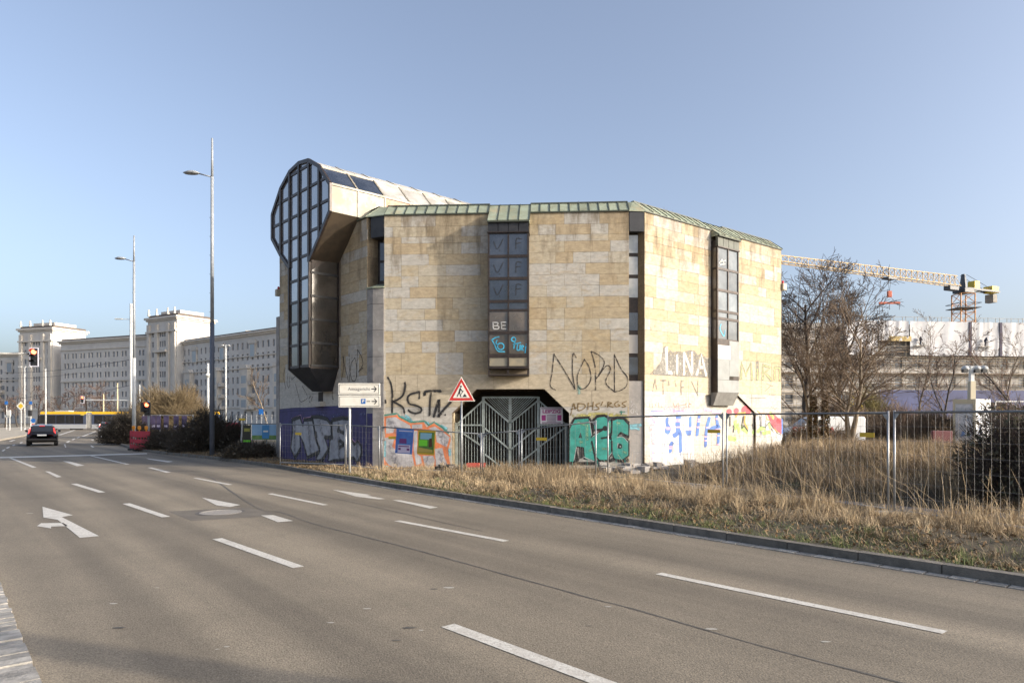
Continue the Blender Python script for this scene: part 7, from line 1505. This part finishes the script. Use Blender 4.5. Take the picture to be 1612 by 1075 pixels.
for i, (px, Y, rx, h, lab) in enumerate(((1310, 56, 3.2, 2.6, 'brown thicket under the pale bare trees'), (1420, 50, 3.4, 2.1, 'brown thicket below the wide tarpaulin'), (1475, 46, 2.2, 1.7, 'brown thicket left of the information box'), (1610, 52, 3.4, 2.4, 'brown thicket at the right edge behind the ivy bush'), (1385, 50, 2.6, 1.9, 'low brown thicket behind the middle fence posts'))):
    bush(lab, px, float(Y), rx, 1.6, h, 6000, m_twig_r if i % 2 else m_twig_l, 20+i, size=.8, r=.010, group='thickets on the plot')
bush('low brown scrub before the white van', 1285, 42., 2.6, 1.0, 1.0, 3500, m_twig_l, 29, size=.6, r=.009, group='thickets on the plot')
bush('dark leafy ivy bush behind the nearest fence panel', 1632, 14.4, 1.4, 1.2, 1.75, 5000, m_twig_d, 30, size=.32, r=.006, group='ivy bushes', leafm=m_ivy, nl=8500); bush('dark ivy bush beyond the right edge of the picture', 1740, 13.2, 1.8, 1.3, 2.0, 3000, m_twig_d, 31, size=.32, r=.006, group='ivy bushes', leafm=m_ivy, nl=6000)
# ivy around two trunks
for px, Y, lab, sdv in ((1281, 40., 'rusty ivy climbing the twin-stemmed pale tree', 3), (1299, 41., 'rusty ivy round the slender pale tree', 4)):
    x = PX(px, Y); g = ground_h(x, Y); n_ = 900; a = NR.uniform(0, 6.28, n_); zz = NR.uniform(0, 3.1, n_); rr = NR.uniform(.14, .34, n_)*(1.2-.25*zz)
    o = leaves('ivy', np.stack([x+np.cos(a)*rr, Y+np.sin(a)*rr, g+zz], 1), .09, mat('rusty_ivy', (.13, .075, .03), .8, (.06, .05, .02), 3)); tag(o, lab, 'ivy', 'ivy on the pale trees')
# roof weeds
rw = [(905, 24.6, .25), (1050, 26.5, .55), (1060, 26.9, .5)]
for k, (px, Y, h) in enumerate(rw):
    x = PX(px, Y+.8); S = []
    for j in range(10): dx, dy = R.gauss(0, .16), R.gauss(0, .1); S.append((x, Y+.8, ZT+RR_, x+dx, Y+.8+dy, ZT+RR_+h*R.uniform(.6, 1.3), .007, .004))
    tag(segs_mesh('roof_weed', S, m_twig_r, n=3), ['tiny dry weed on the roof edge above the bay window', 'dry weed on the roof edge above the sunlit wall, left of the pair', 'dry weed on the roof edge above the sunlit wall, right of the pair'][k], 'weed', 'weeds on the roof')

# dry grass, reeds and low green on the verge and the plot
m_straw = mat('straw', (.50, .385, .235), .85, (.36, .265, .155), 4); m_straw2 = mat('brown_straw', (.31, .23, .135), .9, (.21, .155, .09), 3); m_grn = mat('verge_green', (.15, .18, .05), .8, (.10, .125, .04), 5); m_moss = mat('moss', (.16, .15, .03), .9)
def scatter(n, a0, a1, d0, d1, dens=None):
    out = []
    a = NR.uniform(a0, a1, n*3); d = NR.uniform(d0, d1, n*3)
    nz = .5+.25*np.sin(a*1.9+1.3*np.sin(d*2.1))+.25*np.sin(d*3.3+1.7*np.sin(a*1.3))
    keep = NR.uniform(0, 1, n*3) < np.clip(np.maximum(nz*1.2, .4) if dens is None else dens(a, d)*np.clip(nz*1.5, .2, 1.2), 0, 1)
    a, d = a[keep][:n], d[keep][:n]
    K = np.interp(a, KA, KN); X = TA.x*a+TN.x*(K+d); Y = TA.y*a+TN.y*(K+d)
    Z = np.array([vh(p, q) for p, q in zip(a, d)])+np.array([gz(y) for y in Y]); return np.stack([X, Y, Z-.02], 1), a, d
def fnear(a, d): return np.exp(-((d-3.4)/1.9)**2)
inbld = lambda P: np.array([not (W2.n.dot(Vector((p[0], p[1]))-W2.o) < .15 and W1.n.dot(Vector((p[0], p[1]))-W1.o) < .15 and W3.n.dot(Vector((p[0], p[1]))-W3.o) < .15) for p in P])
def field(name, lab_kind, n, box, h, w, lean, m, dens=None, wind=(0, 0)):
    P, a, d = scatter(n, *box, dens=dens); P = P[inbld(P)]; return blades(name, P, h, w, lean, m, wind=wind)
field('dry_grass', '', 20000, (-8, 14, .35, 5.2), .20, .0042, 1.5, m_straw, fnear, (-.25, -.1)); field('dry_grass', '', 15000, (-8, 14, .3, 5.0), .15, .005, 1.6, m_straw2, None, (-.2, 0))
field('tall_dry_grass', '', 4200, (-8, 15, 2.8, 5.6), .62, .0032, .8, m_straw, lambda a, d: np.clip(np.sin(a*2.3+.7*np.sin(d*3))*1.6, 0, 1), (-.12, 0)); field('dry_grass', '', 13000, (13, 22, .3, 4.6), .20, .006, 1.1, m_straw, None); field('dry_grass', '', 9000, (13, 30, .25, 4.), .13, .007, 1.1, m_straw2, None)
field('tall_dry_grass', '', 3500, (12.5, 17.5, 2.2, 6.0), .55, .005, .6, m_straw2, None)
field('green_verge', '', 17000, (-8, 22, .12, 1.2), .09, .004, 1.0, m_grn, None); field('green_verge', '', 5000, (-6, 12, 1., 3.8), .10, .004, 1.0, m_grn, lambda a, d: .3+0*a)
field('dry_grass', '', 9000, (22, 46, .2, 3.5), .14, .010, 1.0, m_straw2, None)
# reed field behind the fence
m_reed = mat('reed_brown', (.30, .22, .145), .9, (.22, .155, .10), 2)
RF = lambda a, d: np.clip((d-6.6)/1.6, 0, 1)*np.clip((13.2-a)/2., 0, 1)
field('dry_reeds', '', 40000, (-14, 13.5, 6.8, 20), .62, .0055, 1.25, m_reed, RF, (-.1, 0)); field('dry_reeds', '', 20000, (-14, 13.5, 7.0, 18), .60, .005, 1.35, m_straw2, RF); field('dry_reeds', '', 14000, (-14, 13, 7.6, 15), .72, .004, 1.2, m_straw, RF, (-.1, 0))
field('dry_reeds', '', 26000, (-30, 8, 18, 42), .75, .012, .8, m_twig_l, None)
field('moss_strip', '', 6000, (-6, 11, 6.0, 6.5), .06, .006, .8, m_moss, None); field('ditch_growth', '', 9000, (-10, 12, 6.3, 8.0), .30, .005, 1.0, m_bd, None)
# tufts: blades fanning out of one root, leaning together
def tufts(name, n, box, per, h, w, m, dens=None, flat=.0):
    P, a, d = scatter(n, *box, dens=dens); P = P[inbld(P)]; k = len(P); B = np.repeat(P, per, 0); q = len(B)
    B[:, :2] += NR.normal(0, .05, (q, 2)); hh = np.repeat(NR.uniform(.5, 1.3, k), per)*h*NR.uniform(.55, 1.15, q)
    ca = np.repeat(NR.uniform(0, 6.28, k), per); cl = np.repeat(NR.uniform(.1, .9, k), per); a_ = NR.uniform(0, 6.28, q); l_ = NR.uniform(.1, .9, q)
    dr = np.stack([(np.cos(ca)*cl+np.cos(a_)*l_)*hh, (np.sin(ca)*cl+np.sin(a_)*l_)*hh, 0*hh], 1); rr = np.hypot(dr[:, 0], dr[:, 1])
    up = np.stack([0*hh, 0*hh, np.sqrt(np.maximum(hh*hh*(1-flat)-.45*rr*rr, .0016))], 1); s_ = NR.uniform(0, 6.28, q); ww = w*NR.uniform(.6, 1.3, q); sx = np.stack([np.cos(s_)*ww, np.sin(s_)*ww, 0*ww], 1)
    mid = B+up*.7+dr*.35; tip = B+up*.92+dr
    V = np.stack([B-sx, B+sx, mid-sx*.7, mid+sx*.7, tip], 1).reshape(-1, 3); f = np.array([[0, 1, 3], [0, 3, 2], [2, 3, 4]])
    return arr_mesh(name, V, (f[None]+(np.arange(q)*5)[:, None, None]).reshape(-1, 3), m, None, 'stuff')
tufts('grass_tufts', 700, (-8, 14, 1.2, 5.4), 34, .36, .0036, m_straw, fnear); tufts('grass_tufts', 420, (-8, 14, .6, 5.0), 30, .24, .004, m_straw2); tufts('green_tufts', 260, (-8, 20, .15, 1.6), 22, .15, .0035, m_grn)
tufts('grass_tufts', 300, (12, 22, .8, 4.6), 24, .30, .005, m_straw); tufts('reed_tufts', 800, (-12, 13, 7.2, 16), 30, .66, .0042, m_straw, RF); tufts('reed_tufts', 700, (-12, 13, 6.9, 16), 28, .58, .005, m_straw2, RF)
# flattened straw and dead leaves on the verge
P, a, d = scatter(9000, -8, 14, .3, 4.5); P[:, 2] += .04; leaves('leaf_litter', P, .035, mat('dead_leaf', (.22, .135, .06), .9, (.13, .08, .04), 5), kind='stuff')
P, a, d = scatter(5000, 13, 40, .2, 3.5); P[:, 2] += .03; leaves('leaf_litter', P, .045, mat('dead_leaf', (.22, .135, .06), .9), kind='stuff')
# tall single stalks leaning through the fence
S = []
P, a, d = scatter(240, -5, 12, 3.4, 6.2)
for p in P:
    h = R.uniform(.5, 1.05); l = R.gauss(-.12, .3); m2 = R.gauss(0, .15); q = Vector(p)+Vector((l*.4, m2*.4, h*.6)); r = Vector(p)+Vector((l*1.1, m2, h)); S.append((*p, *q, .0045, .0035)); S.append((*q, *r, .0035, .002))
segs_mesh('dry_stalks', S, m_straw, n=3, kind='stuff')
# the concrete strip between fence and reeds
mb = MB()
for a0 in np.arange(-8, 11, 1.5): p = [AN(a0+x, koff(a0)+5.4+y, vh(a0, 5.9)+.06) for x, y in ((.01, 0), (1.49, 0), (1.49, .75), (.01, .75))]; mb.prism(p, (0, 0, -.12))
mb.build('concrete_strip', mat('grey_slab', (.17, .175, .185), .8, (.12, .12, .12), 2), verge)
